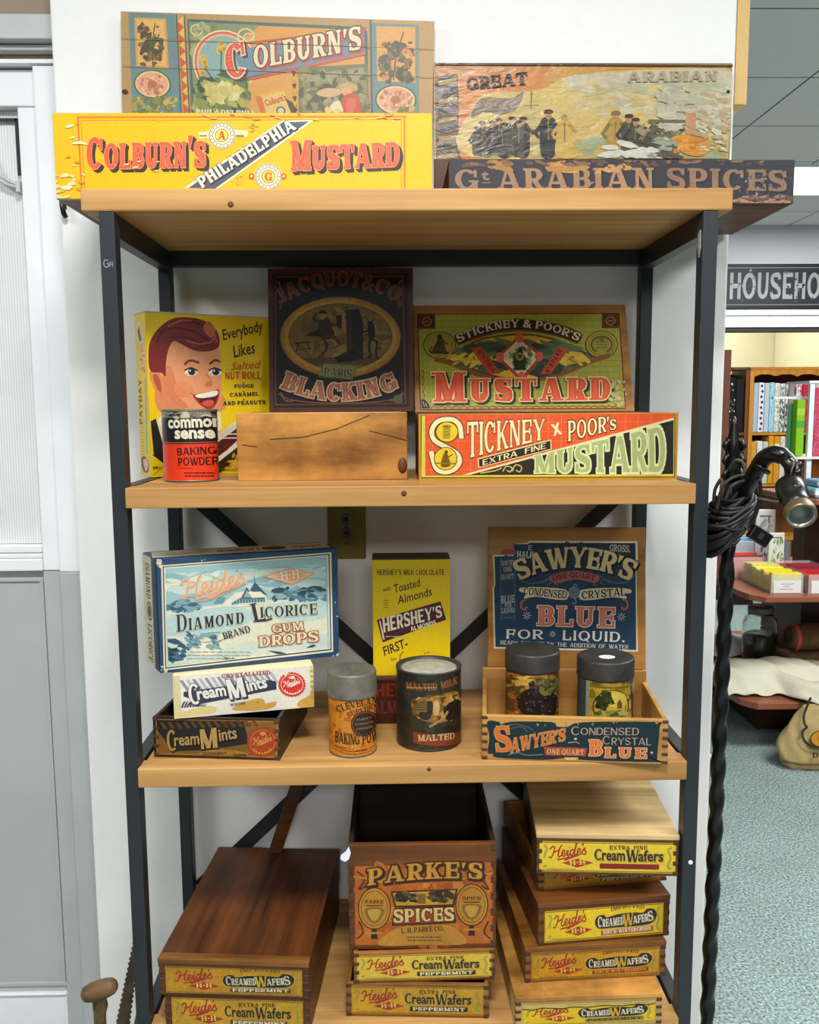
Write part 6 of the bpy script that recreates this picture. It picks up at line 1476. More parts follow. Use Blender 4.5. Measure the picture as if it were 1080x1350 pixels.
# ------------------------------------------------------------------ wrought iron bridge lamp right of the shelves
M['cord'] = flat('dark_cloth_lamp_cord', '#0f0e0d', 0.5, var=0.3, scale=300)
M['cord_brown'] = flat('faded_brown_lamp_cord', '#332c24', 0.55, var=0.3, scale=300)
M['socket_black'] = flat('blackened_brass_socket', '#2b2a29', 0.32, 0.6, 0.25, 50)
M['socket_ring'] = flat('worn_brass_ring', '#7a6a4a', 0.38, 0.6, 0.2, 50)
M['socket_thread'] = flat('bright_aluminium_thread', '#c9c9c6', 0.25, 0.7, 0.05)
M['copper'] = flat('bare_copper_wire', '#a87a58', 0.4, 0.3, 0.1)
lamp = thing('floor_lamp', 'black twisted iron bridge lamp with bare socket and coiled cord, right of the shelves', 'lamp', (0.468, 0.05, 0.0))
LO = (-0.468, -0.05, 0.0)
b = MB()
def rope(b, z0, z1, x0, x1, y, r, pitch, n=12):
    K = int((z1 - z0) / 0.006); rings = []
    for i in range(K + 1):
        z = z0 + (z1 - z0) * i / K; cx = x0 + (x1 - x0) * i / K; ph = 2 * pi * z / pitch
        ring = []
        for k in range(n):
            q = 2 * pi * k / n
            rr = r * (0.78 + 0.30 * abs(cos(q - ph)) ** 1.5)
            ring.append(b.bm.verts.new((cx + rr * cos(q), y + rr * sin(q), z)))
        rings.append(ring)
    for u, v in zip(rings, rings[1:]):
        for k in range(n):
            f = b.bm.faces.new((u[k], u[(k + 1) % n], v[(k + 1) % n], v[k])); f.smooth = True
    b.bm.faces.new(rings[0][::-1]); b.bm.faces.new(rings[-1])
rope(b, 0.03, 1.345, 0.466, 0.4745, 0.05, 0.0112, 0.100, 14)
b.build('pole', 'iron', lamp, LO)
b = MB(); b.lathe([(0.13, 0.0), (0.13, 0.008), (0.12, 0.014), (0.05, 0.022), (0.02, 0.035), (0.012, 0.05)], 40, c=(0.466, 0.05, 0)); b.build('base', 'iron', lamp, LO)
b = MB()
b.tube([(0.4745, 0.05, 1.34), (0.4755, 0.05, 1.37), (0.476, 0.05, 1.385)], [0.012, 0.011, 0.008], 12)
b.lathe([(0.004, 0), (0.011, 0.012), (0.0125, 0.026), (0.009, 0.036), (0.0115, 0.046), (0.010, 0.062), (0.0065, 0.078), (0.006, 0.086), (0.0045, 0.094), (0.001, 0.100)], 14, c=(0.4765, 0.05, 1.384), mat=None)
for s in (-1, 1):
    for z in (1.398, 1.420, 1.442): b.tube([(0.4765, 0.05, z), (0.4765 + s * .010, 0.047, z + .006), (0.4765 + s * .0145, 0.045, z - .003), (0.4765 + s * .011, 0.044, z - .010)], [0.004, 0.005, 0.004, 0.002], 8)
b.build('finial', 'iron', lamp, LO, label='leafy cast finial')
ARM = [(0.4838, 0.0460, 1.3700), (0.4873, 0.0300, 1.3760), (0.4886, 0.0100, 1.3910), (0.4883, -0.0100, 1.4089), (0.4889, -0.0300, 1.4251), (0.4926, -0.0500, 1.4325), (0.5009, -0.0620, 1.4310), (0.5072, -0.0720, 1.4213), (0.5091, -0.0780, 1.4105), (0.5067, -0.0800, 1.3984)]
b = MB(); b.tube(catmull(ARM, 5), [0.0122] * 15 + [0.0118] * 16 + [0.0105] * 15, 14)
b.lathe([(0.008, -0.003), (0.0135, -0.002), (0.0135, 0.002), (0.008, 0.003)], 18, mat=Matrix.Translation((0.4888, -0.0240, 1.4109)) @ Matrix.Rotation(radians(32), 4, 'Y'))
b.tube([(0.4967, -0.0580, 1.4256), (0.4995, -0.0700, 1.4284), (0.5036, -0.0800, 1.4198), (0.5066, -0.0840, 1.4049)], [0.006, 0.008, 0.009, 0.005], 10)
b.build('arm', 'iron', lamp, LO)
SO = Vector((0.5029, -0.0820, 1.3925)); SE = Vector((0.4938, -0.1400, 1.3579))
ax = (SE - SO).normalized(); L_ = (SE - SO).length
rotm = Matrix.Translation(SO) @ ax.to_track_quat('Z', 'Y').to_matrix().to_4x4()
b = MB(); b.lathe([(0.006, -0.010), (0.012, -0.006), (0.0185, 0.000), (0.0195, 0.010), (0.0188, L_ * .42), (0.0172, L_ * .46), (0.0178, L_ * .62), (0.0182, L_ * .80), (0.0165, L_ * .80)], 32, mat=rotm, close=False)
sk = b.build('socket', 'socket_black', lamp, LO)
b = MB(); b.lathe([(0.0182, L_ * .78), (0.0198, L_ * .80), (0.0198, L_ * .95), (0.0190, L_), (0.0172, L_), (0.0172, L_ * .78)], 32, mat=rotm, close=False); b.build('socket_ring', 'socket_ring', sk, label='worn brass ring')
b = MB(); b.lathe([(0.0170, L_ * .98), (0.0140, L_ * .95), (0.0170, L_ * .91), (0.0138, L_ * .87), (0.0170, L_ * .83), (0.0138, L_ * .79), (0.0168, L_ * .74), (0.0138, L_ * .70), (0.015, L_ * .45), (0.001, L_ * .45)], 32, mat=rotm, close=False); b.build('socket_thread', 'socket_thread', sk, label='bright screw thread')
kd = Vector((-0.15, -1, 0.25)).normalized()
b = MB(); km = Matrix.Translation(SO + ax * .010 + kd * .0200) @ kd.to_track_quat('Z', 'Y').to_matrix().to_4x4(); b.lathe([(0.006, -0.006), (0.0062, 0.004), (0.0045, 0.0065), (0.001, 0.007)], 20, mat=km); b.build('switch_knob', 'socket_black', sk)
for p in ((0.5149, -0.0800, 1.4197), (0.5105, -0.0860, 1.4101)):
    b = MB(); b.lathe([(0.001, -0.0050), (0.0038, -0.0035), (0.0052, 0), (0.0038, 0.0035), (0.001, 0.0050)], 14, c=p); b.build('arm_ball', 'iron', lamp, LO)
b = MB(); b.tube([(0.4994, -0.0600, 1.4381), (0.5040, -0.0780, 1.4319), (0.5149, -0.0800, 1.4197)], 0.0016, 8); b.build('arm_rod', 'iron', lamp, LO)
b = MB()
for d in (0, 1.6, 3.2): b.tube([(0.5022, -0.0940, 1.4227), (0.4986, -0.0960, 1.4149), (0.4979, -0.0940, 1.4047)], 0.0011, 6); b.bm.verts.ensure_lookup_table()
b.build('wire', 'copper', lamp, LO)
# cord coiled round the pole
r_ = random.Random(12)
b = MB()
for k in range(26):
    f = k / 25
    cx, cz = 0.4715 + 0.012 * (f - .4) + r_.uniform(-.003, .003), 1.300 + 0.076 * f
    rx = 0.020 + 0.013 * sin(pi * f) + r_.uniform(-.002, .003); ry = 0.020 + 0.012 * sin(pi * f) + r_.uniform(-.002, .003)
    tilt = 0.5 + r_.uniform(-.45, .45)
    pts = []
    for i in range(29):
        q = 2 * pi * i / 28
        x, y = rx * cos(q), ry * sin(q)
        pts.append((cx + x, 0.05 + y, cz + x * tilt * 1.4 - abs(y) * .3 + r_.uniform(-.0006, .0006)))
    b.tube(pts, 0.0036, 8)
b.build('cord_coil', 'cord', lamp, LO)
b = MB()
b.tube(catmull([(0.4443, 0.0200, 1.3484), (0.4471, 0.0100, 1.3804), (0.4604, 0.0060, 1.3960), (0.4817, 0.0100, 1.3977), (0.4930, 0.0200, 1.3835)], 6), 0.0026, 8)
b.tube(catmull([(0.4529, 0.0120, 1.3625), (0.4600, 0.0040, 1.3852), (0.4781, 0.0060, 1.3925), (0.4902, 0.0120, 1.3996)], 6), 0.0024, 8)
b.tube(catmull([(0.4649, 0.0300, 1.4051), (0.4694, 0.0200, 1.4201), (0.4798, 0.0180, 1.4147), (0.4822, 0.0140, 1.3973)], 6), 0.0028, 8)
b.tube(catmull([(0.4431, 0.0300, 1.3585), (0.4432, 0.0260, 1.3778), (0.4482, 0.0200, 1.3927)], 6), 0.0026, 8)
b.build('cord_loop', 'cord_brown', lamp, LO, label='faded brown loop of cord')
b = MB()
b.tube(catmull([(0.4476, 0.0300, 1.3270), (0.4575, 0.0200, 1.3215), (0.4721, 0.0060, 1.3200), (0.4849, 0.0000, 1.3262), (0.4905, -0.0060, 1.3423), (0.4935, -0.0100, 1.3624), (0.4942, -0.0120, 1.3777), (0.4916, -0.0140, 1.3930)], 6), 0.0026, 8)
b.tube(catmull([(0.4892, -0.0120, 1.3680), (0.4998, -0.0180, 1.3653), (0.5136, -0.0260, 1.3629)], 6), 0.0026, 8)
b.tube(catmull([(0.4783, 0.0000, 1.3263), (0.4835, -0.0040, 1.3213), (0.4893, -0.0060, 1.3182)], 5), 0.0018, 8)
b.build('cord_tail', 'cord', lamp, LO)
pc = Vector((0.4969, -0.0080, 1.3135))
pm = Matrix.Translation(pc) @ Matrix.Rotation(radians(33), 4, 'Y')
b = MB(); b.box(-.0155, .0155, -.006, .006, -.0105, .0105, mat=pm); pl = b.build('plug', 'iron', lamp, LO, bevel=0.0015)
b = MB()
for s in (-1, 1): b.box(s * .006 - .0022, s * .006 + .0022, -.0008, .0008, .0106, .024, mat=pm)
b.build('prong', 'socket_thread', pl)
b = MB(); b.box(-.004, .003, -.0066, -.0061, -.004, .005, mat=pm); b.build('plug_mark', 'tin_dark', pl, bevel=0.0003)

# ------------------------------------------------------------------ tools on the floor left of the shelves, slat behind a box
M['old_handle'] = wood('worn_wooden_handle', '#8a6a42', '#4a3018', 'X', 60, 0.1, 0.5, 0.4, '#1c1008')
M['rust'] = flat('rusty_brown_iron', '#4a3a2a', 0.6, 0.3, 0.4, 50, 0.3)
M['rust_bright'] = flat('worn_bronze_shaft', '#6a5236', 0.4, 0.5, 0.4, 60, 0.2)
kc = Vector((-0.4557, -0.0600, 0.6696))
t = thing('hand_crank', 'oval worn wooden knob on a bronze shaft, left of the shelves in the bottom corner', 'tool', (kc.x - .004, kc.y + .010, 0.0))
TO = (-(kc.x - .004), -(kc.y + .010), 0.0)
km = Matrix.Translation(kc) @ Matrix.Rotation(radians(72), 4, 'Y')
b = MB(); b.lathe([(0.001, -.0265), (.006, -.0262), (.0105, -.0225), (.0132, -.013), (.0138, 0), (.0132, .011), (.0112, .020), (.0075, .0245), (.001, .0255)], 28, mat=km); b.build('handle', 'old_handle', t, TO)
S0 = Vector((-0.4573, -0.0580, 0.6600))
b = MB(); b.tube([S0, S0 + Vector((0, .002, -.006)), S0 + Vector((-.001, .003, -.012)), S0 + Vector((-.001, .004, -.020)), S0 + Vector((-.002, .005, -.027)), S0 + Vector((-.003, .006, -.034)), S0 + Vector((-.004, .008, -.060)), S0 + Vector((-.004, .010, -.12)), Vector((kc.x - .004, kc.y + .010, 0.002))], [.0065, .0085, .0100, .0108, .0095, .0088, .0085, .0085, .0085], 16)
b.build('shaft', 'rust_bright', t, TO)
b = MB(); b.lathe([(.05, 0), (.05, .004), (.012, .010), (.009, .03)], 28, c=(kc.x - .004, kc.y + .010, 0)); b.build('foot', 'rust', t, TO)
# toothed blade leaning behind the left front post
A0 = Vector((-0.4727, 0.1600, 0.6092)); A1 = Vector((-0.5034, 0.1300, 0.4598))
dv = (A1 - A0) / (A0.z - A1.z)
Bz = A0 + dv * A0.z
t = thing('saw_blade', 'rusty toothed iron blade leaning behind the left front post of the shelves', 'blade', (Bz.x, Bz.y, 0.0))
b = MB(); L_ = (Bz - A0).length; nrm = Vector((1, 0, 0))
pts = []
K = 74
for i in range(K * 2 + 1):
    f = i / (K * 2); p = A0 + (Bz - A0) * f; pts.append((p.x + (0.0022 if i % 2 else -0.0012) + .0, p.z, p.y))
left = pts; right = [(p[0] + min(.040, .010 + .05 * i / len(pts)), p[1], p[2]) for i, p in enumerate(pts)]
va = [b.bm.verts.new((p[0], p[2] - .002, p[1])) for p in left]; vb = [b.bm.verts.new((p[0], p[2] - .002, p[1])) for p in right]
vc = [b.bm.verts.new((p[0], p[2] + .002, p[1])) for p in left]; vd = [b.bm.verts.new((p[0], p[2] + .002, p[1])) for p in right]
for i in range(len(left) - 1):
    for q in ((va[i], vb[i], vb[i + 1], va[i + 1]), (vc[i], vc[i + 1], vd[i + 1], vd[i]), (va[i], va[i + 1], vc[i + 1], vc[i]), (vb[i], vd[i], vd[i + 1], vb[i + 1])): b.bm.faces.new(q)
b.bm.faces.new((va[0], vc[0], vd[0], vb[0])); b.bm.faces.new((va[-1], vb[-1], vd[-1], vc[-1]))
b.build('blade', 'rust', t, (-Bz.x, -Bz.y, 0))
b = MB(); g0 = A0 + Vector((.012, -.006, -.10)); b.tube([g0, g0 + (Bz - A0) * .55], 0.0045, 10); b.build('rod', 'rust_bright', t, (-Bz.x, -Bz.y, 0))

b = MB(); p0 = Vector((-0.2500, 0, 0.6875)); p1 = Vector((-0.1640, 0, 0.9440)); w = Vector((.0125, 0, 0))
b.prism([(p0.x - .0125, p0.z), (p0.x + .0125, p0.z), (p1.x + .0125, p1.z), (p1.x - .0125, p1.z)], 0.290, 0.299, 'xz')
tag(b.build('wooden_slat', 'crate_brown', bevel=0.001), 'thin brown wooden slat leaning up behind the long brown lidded box', 'slat')
# ------------------------------------------------------------------ shop beyond the pillar
M['laminate'] = wood('brown_laminate', '#7a4a34', '#5a3020', 'Z', 20, 0.04, 0.4, 0.1, '#3a2014')
M['laminate_dark'] = wood('dark_brown_laminate', '#4a3026', '#332018', 'X', 20, 0.04, 0.45, 0.1, '#1c120c')
M['laminate_top'] = wood('reddish_laminate', '#a8664a', '#8a4e36', 'X', 16, 0.05, 0.35, 0.05, '#3a2014')
M['oak'] = wood('honey_oak', '#c98a34', '#9c6420', 'Z', 24, 0.05, 0.4, 0.15, '#5a3a14')
M['walnut_case'] = wood('walnut_bookcase', '#7a4a28', '#4a2814', 'Z', 24, 0.05, 0.4, 0.2, '#2a160a')
M['plastic'] = flat('milky_plastic', '#dcdcda', 0.3, var=0.03)
M['white_rack'] = flat('white_wire_rack', '#f0eff2', 0.35, var=0.02)
M['canvas'] = flat('cream_canvas_cloth', '#d9d3bd', 0.9, var=0.06, scale=14, bmp=0.1)
M['newsprint'] = flat('grey_printed_cloth', '#c4c2c0', 0.85, var=0.18, scale=30)
M['burlap'] = flat('tan_burlap', '#b39a66', 0.95, var=0.14, scale=22, bmp=0.3)
M['burlap_dark'] = flat('brown_burlap', '#6a5232', 0.95, var=0.25, scale=40, bmp=0.3)
M['felt_yellow'] = flat('yellow_felt', '#e6cf2a', 0.9, var=0.05)
M['felt_red'] = flat('red_felt', '#c0161c', 0.9, var=0.1)
M['felt_maroon'] = flat('maroon_felt', '#8a2038', 0.9, var=0.1)
M['felt_coral'] = flat('coral_felt', '#d8593c', 0.9, var=0.1)
M['felt_blue'] = flat('pale_blue_felt', '#9cc0d8', 0.8, var=0.15, scale=40)
M['black_beans'] = flat('black_buttons', '#121212', 0.35, var=0.5, scale=120, bmp=0.8)
M['sack_print'] = print_mat('faded_sack_print', 0.25, '#8a7444', 0.0, '#b39a66', 0.9, 0.1, 20, 40, 0.1)
M['fabric_print'] = print_mat('printed_cotton', 0.04, '#777777', 0.0, '#ffffff', 0.8, 0.0, 20, 40, 0.2)
M['sign_print'] = print_mat('chipped_street_sign', 0.22, '#15181c', 0.07, '#8f9290', 0.5, 0.05, 18, 50, 0.3)
def glass_mat():
    m, nt, b_ = new_mat('clear_jar_glass')
    b_.inputs['Base Color'].default_value = (0.9, 0.95, 0.94, 1); b_.inputs['Roughness'].default_value = 0.03
    b_.inputs['Transmission Weight'].default_value = 1.0; b_.inputs['IOR'].default_value = 1.45
    return m
M['glass'] = glass_mat()

# sign above the opening
t = thing('shop_sign', 'long dark weathered sign with pale lettering over the opening at the back', 'sign', (3.3, 5.298, 2.19))
b = MB(); b.box(-1.3, 1.3, -0.03, -0.001, 0.006, 0.33); b.build('sign_board', 'steel', t, bevel=0.004)
a = Art([(0, 0), (2600, 0), (2600, 324), (0, 324)], 2.60, 0.322, bg='#232c36')
a.rect(0, 0, 2600, 16, '#15191d'); a.rect(0, 306, 2600, 324, '#15191d'); a.rect(0, 24, 2600, 30, '#8b908e'); a.rect(0, 290, 2600, 296, '#7d8482')
a.text('HOUSEHOLD GOODS', (452, 252), (1900, 252), 190, '#a9aeac', T=.21, t=.17, ser=0, gap=.13, word=.7)
a.specks(300, 40, 2400, 290, 120, ['#3a434c', '#5c6468', '#9ea3a2', '#1d232a'], 7, 5)
a.text("'", (356, 150), (376, 150), 110, '#8b908e', T=.2, t=.1, ser=0); a.text('C', (280, 240), (330, 240), 60, '#8b908e', T=.2, t=.15, ser=0)
a.build('sign_face', 'sign_print', t, (-1.3, -0.0302, 0.007))

# bookcases in the cream room
def bookcase(label, x0, x1, y, mat, zs, scallop=False):
    t = thing('bookcase', label, 'bookcase', ((x0 + x1) / 2, y, 0))
    w = (x1 - x0) / 2
    b = MB(); b.box(-w, -w + .03, -.15, .15, 0, 1.77); b.build('side_panel', mat, t)
    b = MB(); b.box(w - .03, w, -.15, .15, 0, 1.77); b.build('side_panel', mat, t)
    b = MB(); b.box(-w + .0305, w - .0305, .135, .15, 0.02, 1.745); b.build('back_panel', 'walnut_case', t)
    for z in zs:
        b = MB(); b.box(-w + .0305, w - .0305, -.145, .134, z - .022, z); b.build('shelf', mat, t)
    b = MB(); b.box(-w, w, -.155, .15, 1.7705, 1.79); b.build('top_panel', mat, t)
    if scallop:
        pts = [(-w + .031, 1.769), (w - .031, 1.769)]
        n = 30
        for i in range(n + 1):
            x = (w - .031) - (2 * w - .062) * i / n
            pts.append((x, 1.715 + .022 * abs(sin(i / n * pi * 4)) ** .7))
        b = MB(); b.prism(pts, -.152, -.140, 'xz'); b.build('scalloped_valance', mat, t)
    return t
bookcase('narrow walnut bookcase with black and white fabric bolts, next to the brown upright', 2.40, 2.762, 5.75, 'walnut_case', (0.05, 0.45, 0.88, 1.285))
bookcase('honey oak bookcase with a scalloped top edge full of fabric bolts', 2.765, 3.50, 5.75, 'oak', (0.05, 0.45, 0.88, 1.285), True)

def bolt(label, x, y, z, w, h, cols, kind='plain', d=0.16, seed=1, group=None, name='fabric_bolt'):
    """a folded bolt of cloth standing on its end: board wrapped in cloth, rounded edges, printed front"""
    t = thing(name, label, 'fabric', (x, y, z), 0, group)
    m = 'cloth_' + cols[0].lstrip('#')
    if m not in M: M[m] = flat(m, cols[0], 0.85, var=0.08, scale=80)
    b = MB(); b.box(-w / 2, w / 2, -d / 2, d / 2, 0, h); b.build('cloth', m, t, bevel=min(.006, w * .3))
    a = Art([(0, 0), (100, 0), (100, 400), (0, 400)], w * .92, h * .985, bg=cols[0]); a.clip_px(0, 0, 100, 400)
    r = random.Random(seed)
    if kind == 'dots': a.specks(0, 0, 100, 400, 26, cols[1:], 9, seed, elong=1.0)
    elif kind == 'speck': a.specks(0, 0, 100, 400, 160, cols[1:], 5, seed)
    elif kind == 'check':
        for k in range(9): a.ell(50 + 14 * (k % 2), 24 + k * 44, 26, 13, cols[1], 10)
    elif kind == 'bands':
        for k, c_ in enumerate(cols[1:]): a.rect(0, 60 + k * 90, 100, 110 + k * 90, c_)
    elif kind == 'floral': a.specks(0, 0, 100, 400, 70, cols[1:], 13, seed)
    a.line([(50, 0), (50, 400)], 2, cols[-1] if kind == 'plain' and len(cols) > 1 else cols[0])
    a.build('cloth_front', 'fabric_print', t, (-w * .46, -d / 2 - .0004, h * .006))
    return t
y5 = 5.68
W_ = '#ececea'
for (lb, x, z, w, h, cols, kind) in (
    ('white dotted fabric bolt beside the black bolts in the narrow walnut bookcase', 2.562, 1.286, 0.040, 0.42, [W_, '#3a3a3a', '#9a9a9a'], 'dots'),
    ('black fabric bolt with white flecks in the narrow walnut bookcase', 2.620, 1.286, 0.066, 0.425, ['#131315', '#e8e8e8', '#5a5a5a'], 'dots'),
    ('plain black fabric bolt at the right of the narrow walnut bookcase', 2.688, 1.286, 0.060, 0.41, ['#1a1314', '#241a1a'], 'plain'),
    ('white fabric bolt on the second shelf of the narrow walnut bookcase', 2.590, 0.881, 0.06, 0.345, ['#e4e4e0', '#bdbdb8'], 'plain'),
    ('pale cream fabric bolt on the second shelf of the narrow walnut bookcase', 2.67, 0.881, 0.07, 0.335, ['#e2dcc8', '#bdb8a8'], 'speck'),
    ('plain grey-blue fabric bolt at the left end of the oak bookcase', 2.815, 1.286, 0.035, 0.38, ['#b4bccb', '#98a2b6'], 'plain'),
    ('white fabric bolt with black bow shapes in the oak bookcase', 2.858, 1.286, 0.042, 0.385, ['#e6e8ee', '#17171a'], 'check'),
    ('grey fabric bolt right of the black and white bow print in the oak bookcase', 2.902, 1.286, 0.036, 0.38, ['#c2cad8', '#aab2c4'], 'plain'),
    ('light blue fabric bolt in the oak bookcase', 2.942, 1.286, 0.036, 0.385, ['#9fd0e2', '#d8ecf2', '#6fa8c0'], 'speck'),
    ('white fabric bolt with green flecks in the oak bookcase', 2.983, 1.286, 0.036, 0.38, ['#e8ebe4', '#8fa08a', '#4a4a48'], 'speck'),
    ('white fabric bolt with black scribbles in the oak bookcase', 3.024, 1.286, 0.036, 0.375, ['#e4e2de', '#2a2a2a', '#7a7a7a'], 'floral'),
    ('grey and black patterned fabric bolt in the oak bookcase', 3.066, 1.286, 0.038, 0.38, ['#a8a6a2', '#1e1e1e', '#e8e8e8'], 'floral'),
    ('black and white leafy fabric bolt in the oak bookcase', 3.110, 1.286, 0.038, 0.385, ['#d8d8d4', '#202020', '#4a4a4a'], 'floral'),
    ('white and pink flowered fabric bolt in the oak bookcase', 3.155, 1.286, 0.040, 0.37, ['#ece6e6', '#c8305a', '#d88aa0'], 'floral'),
    ('crimson topped fabric bolt in the oak bookcase', 3.203, 1.286, 0.042, 0.385, ['#b81c3c', '#d84a6a'], 'speck'),
    ('cream flowered fabric bolt in the oak bookcase', 3.255, 1.286, 0.045, 0.37, ['#e4dcd0', '#a86a6a', '#7a8a5a'], 'floral'),
    ('brown and white striped fabric bolt in the oak bookcase', 3.312, 1.286, 0.050, 0.38, ['#d8d0c4', '#5a3a28', '#7a5a40', '#3a2418'], 'bands'),
    ('dark flowered fabric bolt at the right of the oak bookcase', 3.375, 1.286, 0.055, 0.36, ['#3a2a28', '#d8b0a0', '#8a5a50'], 'floral'),
    ('gold fabric bolt at the left end of the oak bookcase second shelf', 2.815, 0.881, 0.038, 0.33, ['#d8921c', '#f0c864'], 'speck'),
    ('white fabric bolt with grey spots on the oak bookcase second shelf', 2.862, 0.881, 0.042, 0.335, ['#e6e6e0', '#4a4a48', '#9a9a90'], 'dots'),
    ('pale grey fabric bolt on the oak bookcase second shelf', 2.908, 0.881, 0.038, 0.33, ['#d0d0c8', '#b4b4aa'], 'plain'),
    ('amber fabric bolt left of its twin on the oak bookcase second shelf', 2.952, 0.881, 0.038, 0.375, ['#e09a1c', '#e8b23c'], 'bands'),
    ('amber fabric bolt right of its twin on the oak bookcase second shelf', 2.998, 0.881, 0.042, 0.372, ['#dc961a', '#f0ead8'], 'bands'),
    ('cream fabric bolt right of the amber ones on the oak bookcase', 3.044, 0.881, 0.036, 0.37, ['#e8e2d0', '#c8a878'], 'speck'),
    ('dark grey fabric bolt on the oak bookcase second shelf', 3.090, 0.881, 0.040, 0.36, ['#6a6e70', '#4a4e50'], 'plain'),
):
    bolt(lb, x, y5, z, w, h, cols, kind, 0.16, seed=int(x * 1000), group='fabric bolts in the bookcases')

# display gondola
g = thing('display_gondola', 'brown laminate display unit with chamfered shelves standing on the carpet at right', 'shelf', (2.1, 2.9, 0))
GO = (-2.1, -2.9, 0)
def gb(mb, n, m, **k): return mb.build(n, m, g, GO, **k)
def tier(x0, y0, x1, y1, z, th, ch=.07, mat='laminate_top'):
    b = MB(); b.prism([(x0, y0 + ch * 2.2), (x0 + ch * .25, y0 + ch * .9), (x0 + ch, y0), (x1, y0), (x1, y1), (x0, y1)], z - th, z, 'xy'); gb(b, 'shelf_tier', mat, bevel=.004)
tier(1.455, 2.345, 2.75, 3.55, 0.235, 0.030)
tier(1.470, 2.335, 2.75, 3.30, 0.700, 0.026, .065)
tier(1.800, 2.560, 2.75, 3.10, 1.085, 0.026, .04)
b = MB(); b.box(1.990, 2.70, 2.97, 3.43, 0.2355, 0.6735); gb(b, 'core_panel', 'laminate_dark')
b = MB(); b.box(1.990, 2.70, 2.97, 3.09, 0.7005, 1.0585); gb(b, 'core_panel', 'laminate_dark')
b = MB(); b.box(1.440, 1.492, 2.70, 2.72, 0.7005, 1.745); gb(b, 'upright', 'laminate', bevel=.002)
b = MB(); b.box(1.66, 2.70, 2.66, 3.40, 0.0, 0.2045); gb(b, 'plinth', 'laminate_dark')
b = MB(); b.box(1.475, 1.60, 2.62, 2.80, 0.60, 0.6735); gb(b, 'bracket', 'laminate_dark')

def bin_box(label, x0, x1, y0, y1, z, h, felts, tag_=True, group=None, n=7, seed=1):
    w, d = x1 - x0, y1 - y0
    t = thing('storage_bin', label, 'bin', ((x0 + x1) / 2, (y0 + y1) / 2, z), 0, group)
    hx, hy, th = w / 2, d / 2, .003
    b = MB(); b.box(-hx, hx, -hy, -hy + th, 0, h); b.box(-hx, hx, hy - th, hy, 0, h); b.box(-hx, -hx + th, -hy + th, hy - th, 0, h); b.box(hx - th, hx, -hy + th, hy - th, 0, h); b.box(-hx + th, hx - th, -hy + th, hy - th, 0, th)
    b.build('bin_body', M['clear_bin'], t)
    if tag_:
        a = Art([(0, 0), (100, 0), (100, 60), (0, 60)], w * .86, h * .66, bg='#f2f0ee'); a.greek(26, 14, 74, 22, 1, '#4a4a4a', 3, 2); a.greek(36, 26, 58, 32, 1, '#4a4a4a', 3, 3); a.greek(22, 38, 72, 46, 1, '#4a4a4a', 3, 4)
        a.build('price_card', 'fabric_print', t, (-hx + w * .07, -hy - .0006, h * .04), label='white handwritten price card')
    r = random.Random(seed)
    for k in range(n):
        f0 = -hy + th + .002 + (d - 2 * th - .004) * k / n; f1 = f0 + (d - 2 * th) / n * .86
        hh = h * r.uniform(.86, 1.06)
        b = MB(); b.box(-hx + .006, hx - .006, f0, f1, .0035, hh)
        b.build('felt_sheet', r.choice(felts), t, bevel=.003)
    return t
def clear_mat():
    m, nt, b_ = new_mat('clear_plastic_bin')
    b_.inputs['Base Color'].default_value = lin('#f0f0ec'); b_.inputs['Roughness'].default_value = 0.25; b_.inputs['Alpha'].default_value = 0.22
    return m
M['clear_bin'] = clear_mat()
M['felt_yellow_b'] = flat('lemon_felt', '#f0e24a', 0.9, var=0.05); M['felt_cream'] = flat('straw_felt', '#d8d080', 0.9, var=0.05)
bin_box('clear plastic bin of yellow felt with a white price card', 1.578, 1.716, 2.390, 2.70, .7003, .084, ['felt_yellow', 'felt_yellow_b', 'felt_yellow', 'felt_cream'], seed=2)
bin_box('clear plastic bin of red felt with a white price card, beside the yellow one', 1.732, 1.90, 2.375, 2.72, .7003, .084, ['felt_red', 'felt_maroon', 'felt_red'], seed=3)
bin_box('clear plastic bin of coral and maroon felt behind the yellow bin', 1.525, 1.705, 2.735, 2.90, .7003, .100, ['felt_coral', 'felt_maroon', 'felt_coral'], False, seed=4)
bin_box('white plastic bin of pale blue felt at the back of the middle shelf', 1.53, 1.90, 2.915, 3.13, .7003, .145, ['felt_blue', 'white_rack', 'felt_blue'], False, seed=5)

M['paper_white'] = flat('white_paper', '#f0efec', 0.7, var=0.02)
def packet(label, x, y, z, w, h, tilt, marks, seed):
    t = thing('paper_packet', label, 'packet', (x, y, z), tilt)
    b = MB(); b.box(-w / 2, w / 2, -.006, .006, 0, h); b.build('packet_body', 'paper_white', t, bevel=.003)
    a = Art([(0, 0), (100, 0), (100, 130), (0, 130)], w * .96, h * .97, bg='#efefec')
    a.specks(10, 20, 90, 120, 30, marks, 7, seed); a.greek(15, 8, 80, 16, 1, '#3a3a3a', 4, seed)
    a.build('packet_print', 'fabric_print', t, (-w * .48, -.0064, .004))
packet('white packet with green leaf print behind the lamp plug', 1.735, 2.712, .7006, .075, .215, 0.1, ['#9cc070', '#6a9a50', '#d0e0b8'], 3)
packet('white packet with grey print, behind the packet with green leaves', 1.765, 2.905, .7006, .09, .30, -.1, ['#8a9088', '#c8ccc4', '#5a6058'], 4)

